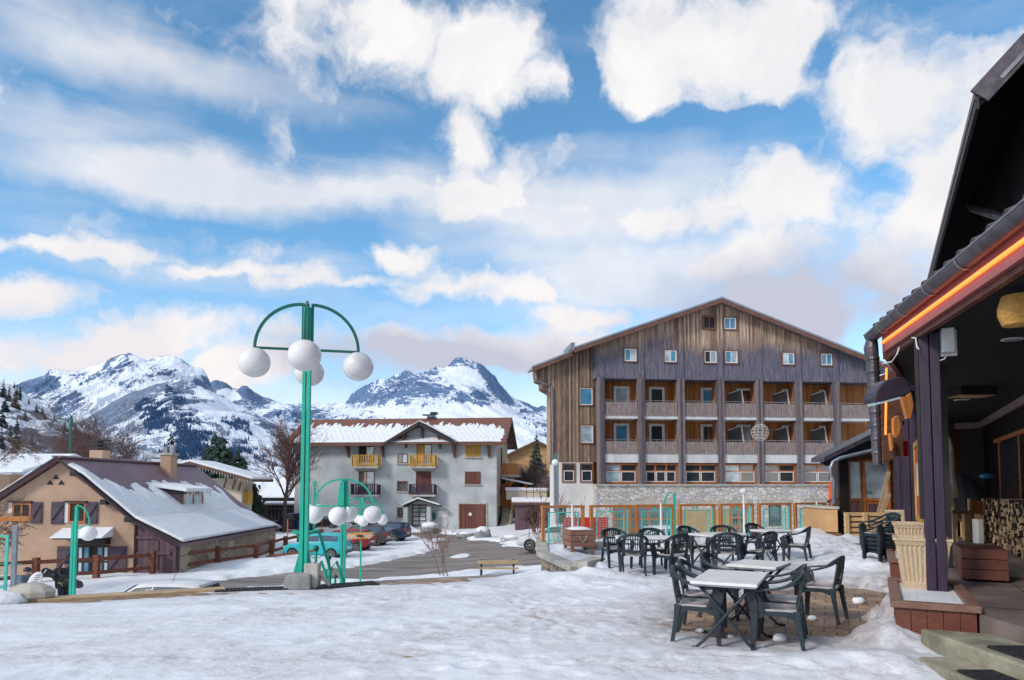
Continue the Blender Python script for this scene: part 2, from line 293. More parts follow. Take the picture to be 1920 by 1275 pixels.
def snow_mat(name, dirt=.0, dirtcol=(.33, .27, .22), bscale=9, bump=.5, clean=(.80, .83, .88), lo=.5, hi=.75, pebbles=False, thin=False):
    m, t, p = newmat(name); p.inputs['Roughness'].default_value = .62; p.inputs['Specular IOR Level'].default_value = .25
    p.inputs['Subsurface Weight'].default_value = 0
    n1 = noise_n(t, .55, 9, .68, (1, 1.6, 1), dist=.5); n2 = noise_n(t, 14, 6, .7)
    r1 = ramp(t, n1.outputs['Fac'], [(lo, (0, 0, 0)), (hi, (1, 1, 1))]); r2 = ramp(t, n2.outputs['Fac'], [(.42, (.25,)*3), (.62, (1,)*3)])
    ml = N(t, 'ShaderNodeMath', operation='MULTIPLY'); L(t, r1.outputs[0], ml.inputs[0]); L(t, r2.outputs[0], ml.inputs[1]); m2 = N(t, 'ShaderNodeMath', operation='MULTIPLY', use_clamp=True); L(t, ml.outputs[0], m2.inputs[0]); m2.inputs[1].default_value = dirt
    base = noise_n(t, 2.5, 7, .6); rb = ramp(t, base.outputs['Fac'], [(.35, clean), (.7, tuple(c*.86 for c in clean))])
    mx = N(t, 'ShaderNodeMix', data_type='RGBA'); L(t, m2.outputs[0], mx.inputs[0]); L(t, rb.outputs[0], mx.inputs[6]); mx.inputs[7].default_value = (*dirtcol, 1); last = mx.outputs[2]
    if thin:   # thin trampled snow lets the brown paving grime through
        ta = N(t, 'ShaderNodeAttribute', attribute_name='thin'); tn = noise_n(t, 6, 6, .65); tr = ramp(t, tn.outputs['Fac'], [(.35, (.35,)*3), (.65, (1,)*3)]); tm = N(t, 'ShaderNodeMath', operation='MULTIPLY', use_clamp=True); L(t, ta.outputs['Fac'], tm.inputs[0]); L(t, tr.outputs[0], tm.inputs[1])
        tx = N(t, 'ShaderNodeMix', data_type='RGBA'); L(t, tm.outputs[0], tx.inputs[0]); L(t, last, tx.inputs[6]); tx.inputs[7].default_value = (.27, .22, .20, 1); last = tx.outputs[2]
    if pebbles:
        vo = N(t, 'ShaderNodeTexVoronoi', i={'Scale': 5.0}); tc = N(t, 'ShaderNodeTexCoord'); L(t, tc.outputs['Object'], vo.inputs['Vector'])
        wn = N(t, 'ShaderNodeSeparateColor'); L(t, vo.outputs['Color'], wn.inputs[0])
        th = N(t, 'ShaderNodeMath', operation='MULTIPLY'); L(t, wn.outputs[0], th.inputs[0]); th.inputs[1].default_value = .06
        lt = N(t, 'ShaderNodeMath', operation='LESS_THAN'); L(t, vo.outputs['Distance'], lt.inputs[0]); L(t, th.outputs[0], lt.inputs[1])
        m5 = N(t, 'ShaderNodeMath', operation='MULTIPLY'); L(t, lt.outputs[0], m5.inputs[0]); m5.inputs[1].default_value = .85
        m6 = N(t, 'ShaderNodeMix', data_type='RGBA'); L(t, m5.outputs[0], m6.inputs[0]); L(t, last, m6.inputs[6]); m6.inputs[7].default_value = (.12, .09, .07, 1); last = m6.outputs[2]
    L(t, last, p.inputs['Base Color'])
    b = noise_n(t, bscale, 8, .68, (1, 1, 1)); bp = N(t, 'ShaderNodeBump', i={'Strength': bump, 'Distance': .06}); L(t, b.outputs['Fac'], bp.inputs['Height']); L(t, bp.outputs[0], p.inputs['Normal']); return m
def stone_mat(name, scale=2.2, cols=((.30, .28, .27), (.48, .44, .38), (.55, .52, .50), (.40, .38, .37)), mortar=(.30, .28, .26), squash=1.4):
    m, t, p = newmat(name); p.inputs['Roughness'].default_value = .85
    tc = N(t, 'ShaderNodeTexCoord'); mp = N(t, 'ShaderNodeMapping'); mp.inputs['Scale'].default_value = (1, 1, squash); L(t, tc.outputs['Object'], mp.inputs[0])
    wn = noise_n(t, 1.5, 3); av = N(t, 'ShaderNodeVectorMath', operation='MULTIPLY_ADD'); L(t, wn.outputs['Color'], av.inputs[0]); av.inputs[1].default_value = (.25,)*3; L(t, mp.outputs[0], av.inputs[2])
    v = N(t, 'ShaderNodeTexVoronoi', i={'Scale': scale, 'Randomness': .9}); e = N(t, 'ShaderNodeTexVoronoi', feature='DISTANCE_TO_EDGE', i={'Scale': scale, 'Randomness': .9}); L(t, av.outputs[0], v.inputs['Vector']); L(t, av.outputs[0], e.inputs['Vector'])
    sp = N(t, 'ShaderNodeSeparateColor'); L(t, v.outputs['Color'], sp.inputs[0]); r = ramp(t, sp.outputs[0], [(i/(len(cols)-1), c) for i, c in enumerate(cols)]); r.color_ramp.interpolation = 'LINEAR'
    n = noise_n(t, 12, 6, .7); mm = N(t, 'ShaderNodeMix', data_type='RGBA', blend_type='MULTIPLY'); mm.inputs[0].default_value = .6; L(t, r.outputs[0], mm.inputs[6]); rr = ramp(t, n.outputs['Fac'], [(.3, (.6,)*3), (.65, (1.15,)*3)]); L(t, rr.outputs[0], mm.inputs[7])
    mr = N(t, 'ShaderNodeMapRange'); L(t, e.outputs['Distance'], mr.inputs[0]); mr.inputs[1].default_value = .015; mr.inputs[2].default_value = .05
    mx = N(t, 'ShaderNodeMix', data_type='RGBA'); L(t, mr.outputs[0], mx.inputs[0]); mx.inputs[6].default_value = (*mortar, 1); L(t, mm.outputs[2], mx.inputs[7]); L(t, mx.outputs[2], p.inputs['Base Color'])
    bp = N(t, 'ShaderNodeBump', i={'Strength': .8, 'Distance': .05}); L(t, mr.outputs[0], bp.inputs['Height']); L(t, bp.outputs[0], p.inputs['Normal']); return m
HA = R(6.2); GA = R(-5.5)
M = dict(
 snow=snow_mat('packed_snow', .85, (.40, .36, .34), 8, .42, pebbles=True, lo=.42, hi=.66, thin=True, clean=(.79, .82, .88)), snowfar=snow_mat('street_snow', .55, (.34, .29, .25), 5, .6, lo=.55, hi=.75), snowroof=snow_mat('clean_snow', .0, bscale=3, bump=.25),
 snowbank=snow_mat('ploughed_snow', .5, (.30, .25, .21), 14, .8, lo=.56, hi=.75),
 asphalt=mk('road_asphalt', (.13, .105, .09), (.36, .32, .29), .8, .55, bump=.3, bscale=60, stretch=(.35, 1.6, 1), lo=.38, hi=.8),
 stucco=mk('grey_render', (.52, .55, .56), (.30, .335, .345), .55, .9, bump=.25, bscale=25, lo=.3, hi=.72, detail=9),
 beige=mk('beige_render', (.50, .335, .235), (.34, .22, .155), .9, .9, bump=.35, bscale=18, detail=9, lo=.3, hi=.75), cream=mk('cream_render', (.66, .58, .47), (.56, .48, .38), .8, .9, bump=.2), white=mk('white_render', (.72, .70, .67), (.56, .54, .52), .9, .85, bump=.15, stretch=(1, 1, .5)),
 concrete=mk('concrete', (.33, .33, .33), (.19, .19, .19), 3, .85, bump=.4, bscale=35), conc_pale=mk('pale_concrete', (.50, .47, .42), (.30, .28, .24), 2.5, .85, bump=.4, bscale=30, detail=9),
 stone=stone_mat('rubble_stone', 2.9, ((.38, .36, .35), (.58, .52, .43), (.62, .60, .60), (.46, .44, .45), (.66, .60, .54)), (.34, .31, .30)), drystone=stone_mat('dry_stone', 4.5, ((.10, .08, .06), (.36, .29, .21), (.44, .38, .30), (.20, .16, .12)), (.03, .025, .02), 1.6),
 cladding=planks('weathered_cladding', [(.14, .095, .085), (.32, .21, .15), (.54, .38, .27), (.70, .55, .42)], .13, HA, ((.045, .048, .085), (.23, .22, .28), 14.1, 1.1, .95)),
 cladwarm=planks('warm_cladding', [(.24, .085, .025), (.42, .16, .05), (.56, .25, .09)], .13, HA), cladmid=planks('mid_cladding', [(.055, .05, .06), (.16, .115, .095), (.34, .22, .145), (.48, .36, .26)], .13, HA),
 pillarw=planks('pillar_wood', [(.065, .058, .075), (.15, .125, .14), (.29, .24, .23)], .16, HA), railw=mk('rail_wood', (.36, .28, .25), (.16, .13, .14), 5, .8, stretch=(4, 4, .5), bump=.3),
 orange=mk('orange_wood', (.50, .17, .045), (.34, .10, .025), 3, .6, stretch=(3, 3, .5), bump=.2), fenceo=mk('orange_timber', (.55, .22, .06), (.38, .13, .03), 4, .6, stretch=(3, 3, .5), bump=.2),
 yellowwood=planks('yellow_boards', [(.42, .22, .04), (.60, .34, .07), (.68, .42, .12)], .13, 0), redwood=mk('red_brown_timber', (.20, .055, .025), (.11, .03, .016), 4, .6, stretch=(1, 1, 3), bump=.3), plumwood=planks('plum_boards', [(.07, .04, .055), (.13, .08, .10), (.17, .115, .13)], .28, 0), shutter=mk('purple_shutter', (.055, .038, .06), (.09, .06, .085), 5, .7, stretch=(5, 5, .5), bump=.3),
 maroon=planks('maroon_boards', [(.10, .035, .03), (.16, .06, .05), (.21, .09, .07)], .12, 0), brown=mk('brown_timber', (.17, .075, .045), (.09, .04, .025), 5, .65, bump=.3, stretch=(1, 1, 3)), dark=mk('dark_timber', (.018, .011, .012), (.009, .006, .007), 5, .55, bump=.3, stretch=(4, 4, .5)),
 purplewood=mk('purple_dark_post', (.036, .014, .048), (.014, .007, .022), 6, .55, bump=.35, stretch=(4, 4, .5)), planter=mk('planter_wood', (.17, .045, .025), (.085, .024, .014), 3, .5, stretch=(1, 1, 1), bump=.3), plantop=mk('planter_rim_wood', (.24, .13, .095), (.15, .075, .055), 4, .6, bump=.3), boxwood=mk('brown_box_wood', (.30, .15, .10), (.19, .085, .055), 3, .6, stretch=(.5, .5, 4), bump=.25),
 pallet=mk('pallet_wood', (.62, .43, .22), (.46, .29, .13), 4, .7, stretch=(.6, .6, 4), bump=.3), plankw=mk('raw_plank', (.52, .38, .23), (.34, .23, .13), 3, .75, stretch=(.5, 3, 3), bump=.4),
 plaster_balc=mk('balcony_concrete', (.62, .62, .62), (.46, .46, .47), 1.4, .85, stretch=(1, 1, .4)), glass=glass('window_glass'), glassblue=mk('painted_sky_glass', (.05, .20, .34), (.12, .32, .46), 1.2, .12, spec=.5), glasscurt=glass('curtained_glass', (.26, .32, .36), .1), interior=mk('dark_interior', (.02, .017, .016), (.035, .03, .028), 2, .9),  # glassblue: sky reflection is put into the pane colour as blue
 wframe=mk('white_window_frame', (.72, .72, .72), (.62, .62, .62), 3, .45), bframe=mk('brown_window_frame', (.22, .095, .05), (.14, .06, .03), 4, .5, stretch=(3, 3, .5)), roofmetal=mk('roof_metal', (.28, .32, .36), (.20, .23, .27), 2, .4, metal=.3), fascia=mk('brown_fascia', (.19, .085, .06), (.13, .055, .04), 2, .6), zinc=mk('zinc', (.33, .33, .36), (.20, .20, .23), 5, .38, metal=.6, bump=.1), zincd=mk('dark_zinc', (.13, .115, .13), (.065, .058, .07), 6, .42, metal=.5, bump=.15),
 plum=mk('plum_roof_metal', (.17, .105, .13), (.235, .15, .175), .6, .5, bump=.1, detail=8), green=mk('green_paint', (.002, .44, .30), (.01, .30, .21), 2.2, .38, bump=.12, detail=9, lo=.4, hi=.75), greend=mk('dark_green_paint', (.0, .13, .09), (.0, .09, .065), 3, .35), turq=mk('turquoise_paint', (.10, .62, .52), (.07, .5, .42), 3, .4), galv=mk('galvanised_post', (.28, .33, .38), (.2, .24, .28), 5, .4, metal=.5),
 globe=mk('opal_globe', (.72, .69, .69), (.58, .55, .56), 3, .22, spec=.5, detail=9, lo=.45, hi=.8), globeb=mk('bright_opal_globe', (.86, .85, .85), (.8, .79, .8), 2, .3, spec=.3),
 plastic=mk('dark_green_plastic', (.008, .022, .030), (.018, .030, .040), 6, .42, bump=.1, spec=.5), plasticp=mk('worn_plastic', (.010, .020, .030), (.028, .028, .040), 5, .5, bump=.12), tabletop=mk('table_top', (.76, .76, .75), (.62, .61, .59), 5, .45, bump=.05), seatsnow=mk('frosted_seat', (.46, .42, .41), (.05, .05, .06), 6, .6, lo=.45, hi=.62),
 potm=mk('sandy_plastic_pot', (.58, .45, .31), (.46, .35, .23), 30, .8, bump=.2, bscale=120), mat_=mk('black_rubber_mat', (.012, .012, .015), (.03, .03, .035), 30, .6, bump=.6, bscale=50), metalk=mk('black_metal', (.02, .02, .022), (.035, .035, .04), 6, .4, metal=.3), plw=mk('white_plastic', (.66, .67, .66), (.55, .57, .57), 3, .4), red=mk('red_panel', (.50, .008, .02), (.42, .006, .015), 3, .5), orangep=mk('orange_panel', (.72, .12, .03), (.6, .1, .025), 3, .5),
 ochre=mk('ochre_wall', (.52, .30, .14), (.42, .24, .11), 2, .85, bump=.2), bark=mk('bark', (.10, .075, .065), (.05, .038, .034), 8, .9, bump=.4), twig=mk('red_brown_twigs', (.15, .075, .065), (.085, .045, .04), 2, .9), twigtan=mk('tan_twigs', (.20, .115, .06), (.12, .065, .035), 2, .9), twigpale=mk('grey_brown_twigs', (.23, .15, .13), (.15, .10, .09), 2, .9), needle=mk('spruce_needles', (.016, .040, .030), (.035, .065, .045), 1.5, .85), larch=mk('larch_needles', (.09, .055, .03), (.05, .032, .02), 2, .9), needleblue=mk('dark_conifer', (.012, .025, .035), (.022, .036, .045), .4, .9), berry=mk('red_berries', (.35, .03, .025), (.25, .02, .02), 5, .4),
 rust=None)
# ================= setting: terrain, road, plaza, mountains =================
def proj(P):
    P = np.asarray(P, float); x = P[..., 0]; y = P[..., 1]; z = P[..., 2]-EYE; c, s = math.cos(PITCH), math.sin(PITCH)
    f = y*c+z*s; u = -y*s+z*c; return 960+F*x/f, YP-F*u/f
def sdf(x, y, poly):
    """signed distance, negative inside"""
    x = np.asarray(x, float); y = np.asarray(y, float); d = np.full(x.shape, 1e18); ins = np.zeros(x.shape, bool); k = len(poly)
    for i in range(k):
        ax, ay = poly[i][:2]; bx, by = poly[(i+1) % k][:2]; ex, ey = bx-ax, by-ay; wx, wy = x-ax, y-ay
        t = np.clip((wx*ex+wy*ey)/(ex*ex+ey*ey+1e-12), 0, 1); d = np.minimum(d, (wx-ex*t)**2+(wy-ey*t)**2)
        c = (ay > y) != (by > y); xi = (bx-ax)*(y-ay)/(by-ay+1e-12)+ax; ins ^= c & (x < xi)
    return np.where(ins, -1, 1)*np.sqrt(d)
sstep = lambda a, b, x: (lambda t: t*t*(3-2*t))(np.clip((x-a)/(b-a), 0, 1))
def zlow(x, y):
    x = np.asarray(x, float); y = np.asarray(y, float)
    return -2.78+.085*np.clip(x+5, 0, 13)*sstep(16, 30, y)+.25*sstep(50, 66, y)*sstep(-8, 2, -x+2)*0
def gl(px, py):
    z = -2.7
    for _ in range(6): p = gnd(px, py, z); z = float(zlow(p.x, p.y))
    return gnd(px, py, z)
road_out = [(250, 1130), (330, 1118), (500, 1103), (640, 1090), (760, 1083), (850, 1077), (905, 1070), (1010, 1062), (1130, 1050), (1130, 1030), (1010, 1030), (975, 1024), (925, 1016), (880, 1012), (850, 1003), (790, 998), (745, 999), (735, 1003), (790, 1008), (805, 1014), (822, 1022), (812, 1033), (770, 1043), (700, 1058), (620, 1068), (520, 1076), (430, 1085), (370, 1092), (330, 1100), (230, 1118)]
ROAD = [tuple(gl(*p))[:2] for p in road_out]
def axis(dense0, dense1, step, lo, hi, g=1.16):
    a = list(np.arange(dense0, dense1, step)); s = step; x = a[-1]
    while x < hi: s *= g; x += s; a.append(x)
    s = step; x = dense0; b = []
    while x > lo: s *= g; x -= s; b.append(x)
    return np.array(b[::-1]+a)
gx, gy = np.meshgrid(axis(-24, 14, .2, -5000, 5000), axis(11, 70, .22, -4000, 6000))
sd_road = sdf(gx, gy, ROAD); nz = fbm(gx*.9, gy*.9, 5, .55, 3)-.5
near = np.exp(-np.maximum(0, np.hypot(gx*.5, gy-30)-60)/60)
sdn = sd_road+nz*1.6
gz = zlow(gx, gy)+near*(.10*sstep(0, .5, sdn)+.16*np.exp(-((sdn-.7)/.45)**2)*(fbm(gx*1.5, gy*1.5, 4, .6, 9))+(fbm(gx*1.3, gy*1.3, 5, .6, 5)-.5)*.16*sstep(0, 1.2, sdn))-.07*(1-sstep(-.1, .15, sdn))
# patches of snow left in the middle of the road junction
for (cx, cy, rx, ry) in ((865, 1042, 22, 5), (820, 1012, 16, 4), (958, 1022, 20, 3)):
    c = gl(cx, cy); e = gl(cx+rx, cy); e2 = gl(cx, cy-ry); q = np.hypot((gx-c.x)/abs(e.x-c.x), (gy-c.y)/abs(e2.y-c.y))+nz*.9
    gz = gz+.1*(1-sstep(.7, 1.0, q))
# snow piled in mounds along the grey building and beyond the road
for (cx, cy, r, h) in ((820, 1000, 1.2, .7), (700, 1000, 1.0, .6), (760, 997, 1.0, .6), (560, 1050, 2.0, .2),  (880, 990, 1.2, .4)):
    c = gl(cx, cy); gz = gz+h*np.exp(-((gx-c.x)**2+(gy-c.y)**2)/(2*(r*.6)**2))*(.6+.8*fbm(gx*2, gy*2, 4, .6, 12))*sstep(.2, 1.2, sd_road)
for (cx, cy, h) in ((-17.5, 32, .12), (-14, 38, .3), (-21, 31, .1)):
    gz = gz+h*np.exp(-((gx-cx)**2/14+(gy-cy)**2/6))*sstep(.2, 1.5, sd_road)
# ---- plaza outline (z = 0), bounded by the drop to the street ----
edge_px = [(-500, 1152), (-150, 1142), (60, 1128), (200, 1117), (420, 1106), (560, 1101), (720, 1090), (840, 1084), (1010, 1076), (1083, 1071)]
edge = [tuple(gnd(*p))[:2] for p in edge_px]+[(.76, 17.0), (.86, 20.4), (12.5, 24.6)]
PLAZA = edge+[(40, 40), (40, -6), (-30, -6), (edge[0][0], -6)]
gz = np.where(sdf(gx, gy, PLAZA) < .25, -3.3, gz)
grid_mesh('ground', gx, gy, gz, M['snowfar'], kind='structure')
rx0, rx1 = min(p[0] for p in ROAD), max(p[0] for p in ROAD); ry0, ry1 = min(p[1] for p in ROAD), max(p[1] for p in ROAD)
X, Y = np.meshgrid(np.arange(rx0-1, rx1+1, .35), np.arange(ry0-1, ry1+1, .35)); s_ = sdf(X, Y, ROAD)
Zr = zlow(X, Y)-.005+(fbm(X*.6, Y*.6, 3, .5, 8)-.5)*.02
grid_mesh('road', X, Y, np.where(s_ < .6, Zr, Zr-.15), M['asphalt'], mask=s_ < 1.4, kind='structure')
# ---- plaza: stone paving with packed snow on top ----
def brickmat():
    m, t, p = newmat('paving_stones'); p.inputs['Roughness'].default_value = .55
    tc = N(t, 'ShaderNodeTexCoord'); mp = N(t, 'ShaderNodeMapping'); mp.inputs['Rotation'].default_value = (0, 0, R(25)); mp.inputs['Scale'].default_value = (2.2, 2.2, 1); L(t, tc.outputs['Object'], mp.inputs[0])
    b = N(t, 'ShaderNodeTexBrick', i={'Scale': 1.0, 'Mortar Size': .018, 'Color1': (.44, .29, .17, 1), 'Color2': (.30, .21, .14, 1), 'Mortar': (.05, .035, .025, 1), 'Bias': .1, 'Brick Width': .62, 'Row Height': .6}); L(t, mp.outputs[0], b.inputs['Vector'])
    n = noise_n(t, 1.6, 8, .65); r = ramp(t, n.outputs['Fac'], [(.35, (.42, .40, .42)), (.6, (1.1, 1.05, 1))]); mx = N(t, 'ShaderNodeMix', data_type='RGBA', blend_type='MULTIPLY'); mx.inputs[0].default_value = 1; L(t, b.outputs[0], mx.inputs[6]); L(t, r.outputs[0], mx.inputs[7]); L(t, mx.outputs[2], p.inputs['Base Color'])
    bp = N(t, 'ShaderNodeBump', i={'Strength': .5, 'Distance': .01}); L(t, n.outputs['Fac'], bp.inputs['Height']); L(t, bp.outputs[0], p.inputs['Normal']); return m
M['paving'] = brickmat()
PATCH = [tuple(gnd(*p))[:2] for p in [(1283, 1168), (1300, 1150), (1345, 1138), (1400, 1128), (1480, 1112), (1545, 1100), (1600, 1104), (1640, 1110), (1690, 1118), (1690, 1136), (1640, 1140), (1600, 1168), (1585, 1188), (1555, 1196), (1500, 1184), (1450, 1196), (1390, 1182), (1340, 1188), (1300, 1182)]]
mb = MB(); mb.add([(x, y, 0) for x, y in PLAZA], [tuple(range(len(PLAZA)))]); mb.build('paving', M['paving'], kind='structure')
def plaza_h(X, Y):
    X = np.asarray(X, float); Y = np.asarray(Y, float)
    sp = sdf(X, Y, PATCH)-.20+(fbm(X*2.3, Y*2.3, 5, .6, 31)-.5)*.55
    h = .035+(fbm(X*.7, Y*.7, 4, .5, 1)-.5)*.05+(fbm(X*2.6, Y*3.2, 5, .62, 2, ridged=True)-.5)*.030+(fbm(X*9, Y*9, 4, .6, 4)-.5)*.02
    h = h*sstep(-.1, .30, sp)-.03*(1-sstep(-.12, .02, sp))
    # trampled tracks left by boots and tyres
    tr = np.abs(Y-(6.9+.12*(X+4)+.25*np.sin(X*.9))); h = h-.022*np.exp(-(tr/.14)**2)*sstep(.4, .6, fbm(X*4, Y*3, 2, .5, 66))*sstep(1.0, -1.0, X)
    rf = random.Random(17); fx, fy, fs = [], [], []
    for tr_ in range(26):
        x_, y_, a_ = rf.uniform(-6, 5), rf.uniform(6, 12), rf.uniform(-.5, 3.6)
        for k in range(rf.randint(6, 16)):
            a_ += rf.uniform(-.18, .18); x_ += .33*math.cos(a_); y_ += .33*math.sin(a_); sd = .09*(1 if k % 2 else -1); fx.append(x_-math.sin(a_)*sd); fy.append(y_+math.cos(a_)*sd); fs.append(a_+rf.uniform(-.2, .2))
    for cx, cy, a_ in zip(fx, fy, fs):
        if not (5.4 < cy < 14.5 and -8 < cx < 6): continue
        m_ = (np.abs(X-cx) < .4) & (np.abs(Y-cy) < .4)
        if not m_.any(): continue
        dx, dy = X[m_]-cx, Y[m_]-cy; u = (dx*math.cos(a_)+dy*math.sin(a_))/.14; v = (-dx*math.sin(a_)+dy*math.cos(a_))/.065; q = u*u+v*v
        h[m_] += -.028*np.exp(-q**1.5)*sstep(.15, .4, sp[m_])+.008*np.exp(-((np.sqrt(q)-1.5)/.35)**2)
    def mound(px, py, rx, ry, hh, f=2.2, seed=40):
        c = gnd(px, py); g = np.exp(-(((X-c.x)/rx)**2+((Y-c.y)/ry)**2)); return g*hh*(.35+1.1*fbm(X*f, Y*f, 5, .62, seed)+.25*fbm(X*f*3, Y*f*3, 3, .6, seed+3))
    for a in ((1662, 1172, .32, .6, .36), (1670, 1145, .25, .6, .22), (1640, 1200, .4, .3, .15), (1690, 1215, .3, .35, .14), (1600, 1250, .8, .4, .08), (1670, 1262, .4, .4, .06),
              (1130, 1088, .5, .35, .19), (1075, 1096, .4, .3, .10), (1010, 1090, .9, .35, .05), (1180, 1105, .8, .5, .08), (1120, 1064, .4, .45, .16),
              (1600, 1055, 1.3, 1.5, .18), (1640, 1075, .8, 1.0, .2), (1560, 1035, 1.4, 2.0, .15), (1650, 1100, .6, .7, .14), (1520, 1014, 1.2, 1.0, .3), (1600, 1028, 1.2, 1.2, .18), (1460, 1030, 1.8, 1.5, .10), (1560, 1006, 1.0, .8, .3),
              (1120, 1034, .8, 1.0, .15), (1220, 1030, 1.5, .9, .25), (1065, 1045, .4, 1.2, .12), (1000, 1082, 1.2, .3, .1), (20, 1138, .8, .3, .14), (640, 1098, .8, .25, .07), (450, 1108, 1.2, .2, .05)): h = h+mound(*a)*sstep(-.12, .2, sp)
    for (cx, cy) in ((2.0, 5.6), (-1.5, 6.4), (-3.4, 8.8), (1.2, 9.6)): h = h+.03*np.exp(-((X-cx)**2/1.2+(Y-cy)**2/.05))*fbm(X*5, Y*5, 3, .5, 70)
    return h
X, Y = np.meshgrid(axis(-5.2, 8.2, .05, -34, 40, 1.12), axis(5.3, 15, .05, -6, 30, 1.02))
s_ = sdf(X, Y, PLAZA); H = plaza_h(X, Y)
lf = sstep(1.2, -.5, X)*sstep(-1.6, -.3, s_); H = H*(1-.75*lf)-.015*lf; H = np.where(s_ < -.45, H, H*.8-sstep(-.18, -.02, s_)*.06)
snow_o, _ = grid_mesh('plaza_snow', X, Y, H, M['snow'], mask=s_ < -.06, kind='structure')
sp_ = sdf(X, Y, PATCH).ravel()[_]; hv = H.ravel()[_]; th_ = 1.0*sstep(1.5, -.1, sp_+(fbm(X*1.5, Y*1.5, 4, .6, 91).ravel()[_]-.5)*1.1)+.35*sstep(.035, .0, hv)
snow_o.data.attributes.new('thin', 'FLOAT', 'POINT').data.foreach_set('value', np.clip(th_, 0, 1).astype(np.float32))
# ---- retaining walls under the plaza edge ----
def wall_strip(name, pts, ztop, zbot, th, mat, label, cat, coping=None, copm=None):
    t = thing(name, label, cat, (pts[0][0], pts[0][1], zbot)); mb = MB()
    for (a, b) in zip(pts[:-1], pts[1:]):
        a = Vector((*a, 0)); b = Vector((*b, 0)); d = (b-a).normalized(); n = Vector((d.y, -d.x, 0))
        mb.add([a+Vector((0, 0, zbot)), b+Vector((0, 0, zbot)), b+n*th+Vector((0, 0, zbot)), a+n*th+Vector((0, 0, zbot)), a+Vector((0, 0, ztop)), b+Vector((0, 0, ztop)), b+n*th+Vector((0, 0, ztop)), a+n*th+Vector((0, 0, ztop))], [(0, 3, 2, 1), (4, 5, 6, 7), (0, 1, 5, 4), (1, 2, 6, 5), (2, 3, 7, 6), (3, 0, 4, 7)])
    mb.build('wall_face', mat, t)
    if coping:
        mb = MB()
        for (a, b) in zip(pts[:-1], pts[1:]):
            a = Vector((*a, ztop)); b = Vector((*b, ztop)); mb.beam(a+Vector((0, 0, coping[1]/2+.003)), b+Vector((0, 0, coping[1]/2+.003)), coping[0], coping[1])
        mb.build('coping', copm, t, bevel=.015)
    return t
wall_strip('retaining_wall', edge[:10], -.02, -3.1, -.3, M['concrete'], 'concrete retaining wall holding the snowy square above the street', 'wall')
wall_strip('terrace_wall', [edge[9], edge[10], edge[11]], -.02, -3.1, .35, M['drystone'], 'dry stone terrace wall with pale slab coping beside the street', 'wall', (.32, .12), M['conc_pale'])
a, b = Vector((*edge[9], .06)), gnd(1122, 1062); b.z = .06
mb = MB(); mb.beam(a+Vector((.05, -.02, .04)), b+Vector((0, 0, .04)), .34, .2); mb.build('stone_kerb', M['conc_pale'], label='short grey stone kerb poking out of the snow beside the left chairs', cat='kerb', bevel=.03)
# low stone seat blocks half buried beneath the mesh fence
for i, (px, py, wd, lab) in enumerate([(1130, 1040, 1.0, 'snow capped stone blocks beneath the planter box and left chairs'), (1283, 1040, 1.1, 'brownish stone block under snow between the two groups of chairs'), (1530, 1016, 1.2, 'flat grey rock under a thick snow cap at the right end of the mesh fence'), (1580, 1006, .8, 'small grey stone step below the ochre wall')]):
    p = gnd(px, py); mb = MB(); r2 = random.Random(i); n = 3
    vs = [];
    for k in range(n):
        x0 = p.x-wd/2+k*wd/n; mb.box(x0, x0+wd/n-.02, p.y, p.y+.5, 0, .26+r2.random()*.06)
    mb.build('stone_block', M['stone' if i == 1 else 'conc_pale'], label=lab, cat='stone', bevel=.05)
# ---- mountains ----
def rockmat(name, rock=(.016, .06, .16), rock2=(.065, .145, .29), snow=(.74, .80, .90), scale=.004, bias=.5, sl=.9, stretch=(1, 1, 1), warm=None, sharp=.13):  # blue of the far rock tones is distance haze painted in
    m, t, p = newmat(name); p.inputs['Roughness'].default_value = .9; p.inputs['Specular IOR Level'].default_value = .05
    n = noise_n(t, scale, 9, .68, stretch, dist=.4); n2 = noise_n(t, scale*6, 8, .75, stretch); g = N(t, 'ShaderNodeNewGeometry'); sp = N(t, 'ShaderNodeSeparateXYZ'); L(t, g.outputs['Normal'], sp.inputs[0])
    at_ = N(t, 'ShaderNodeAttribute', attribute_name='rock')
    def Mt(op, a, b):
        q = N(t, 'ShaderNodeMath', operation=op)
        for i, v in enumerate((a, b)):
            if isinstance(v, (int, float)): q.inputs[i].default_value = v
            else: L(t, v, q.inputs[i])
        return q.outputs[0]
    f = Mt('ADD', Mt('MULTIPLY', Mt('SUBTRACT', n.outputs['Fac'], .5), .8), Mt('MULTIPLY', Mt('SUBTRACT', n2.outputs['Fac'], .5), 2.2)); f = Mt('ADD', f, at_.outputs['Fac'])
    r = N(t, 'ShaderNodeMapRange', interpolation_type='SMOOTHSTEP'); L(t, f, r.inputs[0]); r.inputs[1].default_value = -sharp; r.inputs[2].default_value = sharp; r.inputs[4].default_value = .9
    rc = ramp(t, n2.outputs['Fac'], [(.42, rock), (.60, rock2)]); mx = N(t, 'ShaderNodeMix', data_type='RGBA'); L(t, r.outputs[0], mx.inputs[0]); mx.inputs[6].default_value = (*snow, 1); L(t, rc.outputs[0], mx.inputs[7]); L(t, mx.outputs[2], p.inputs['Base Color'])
    return m
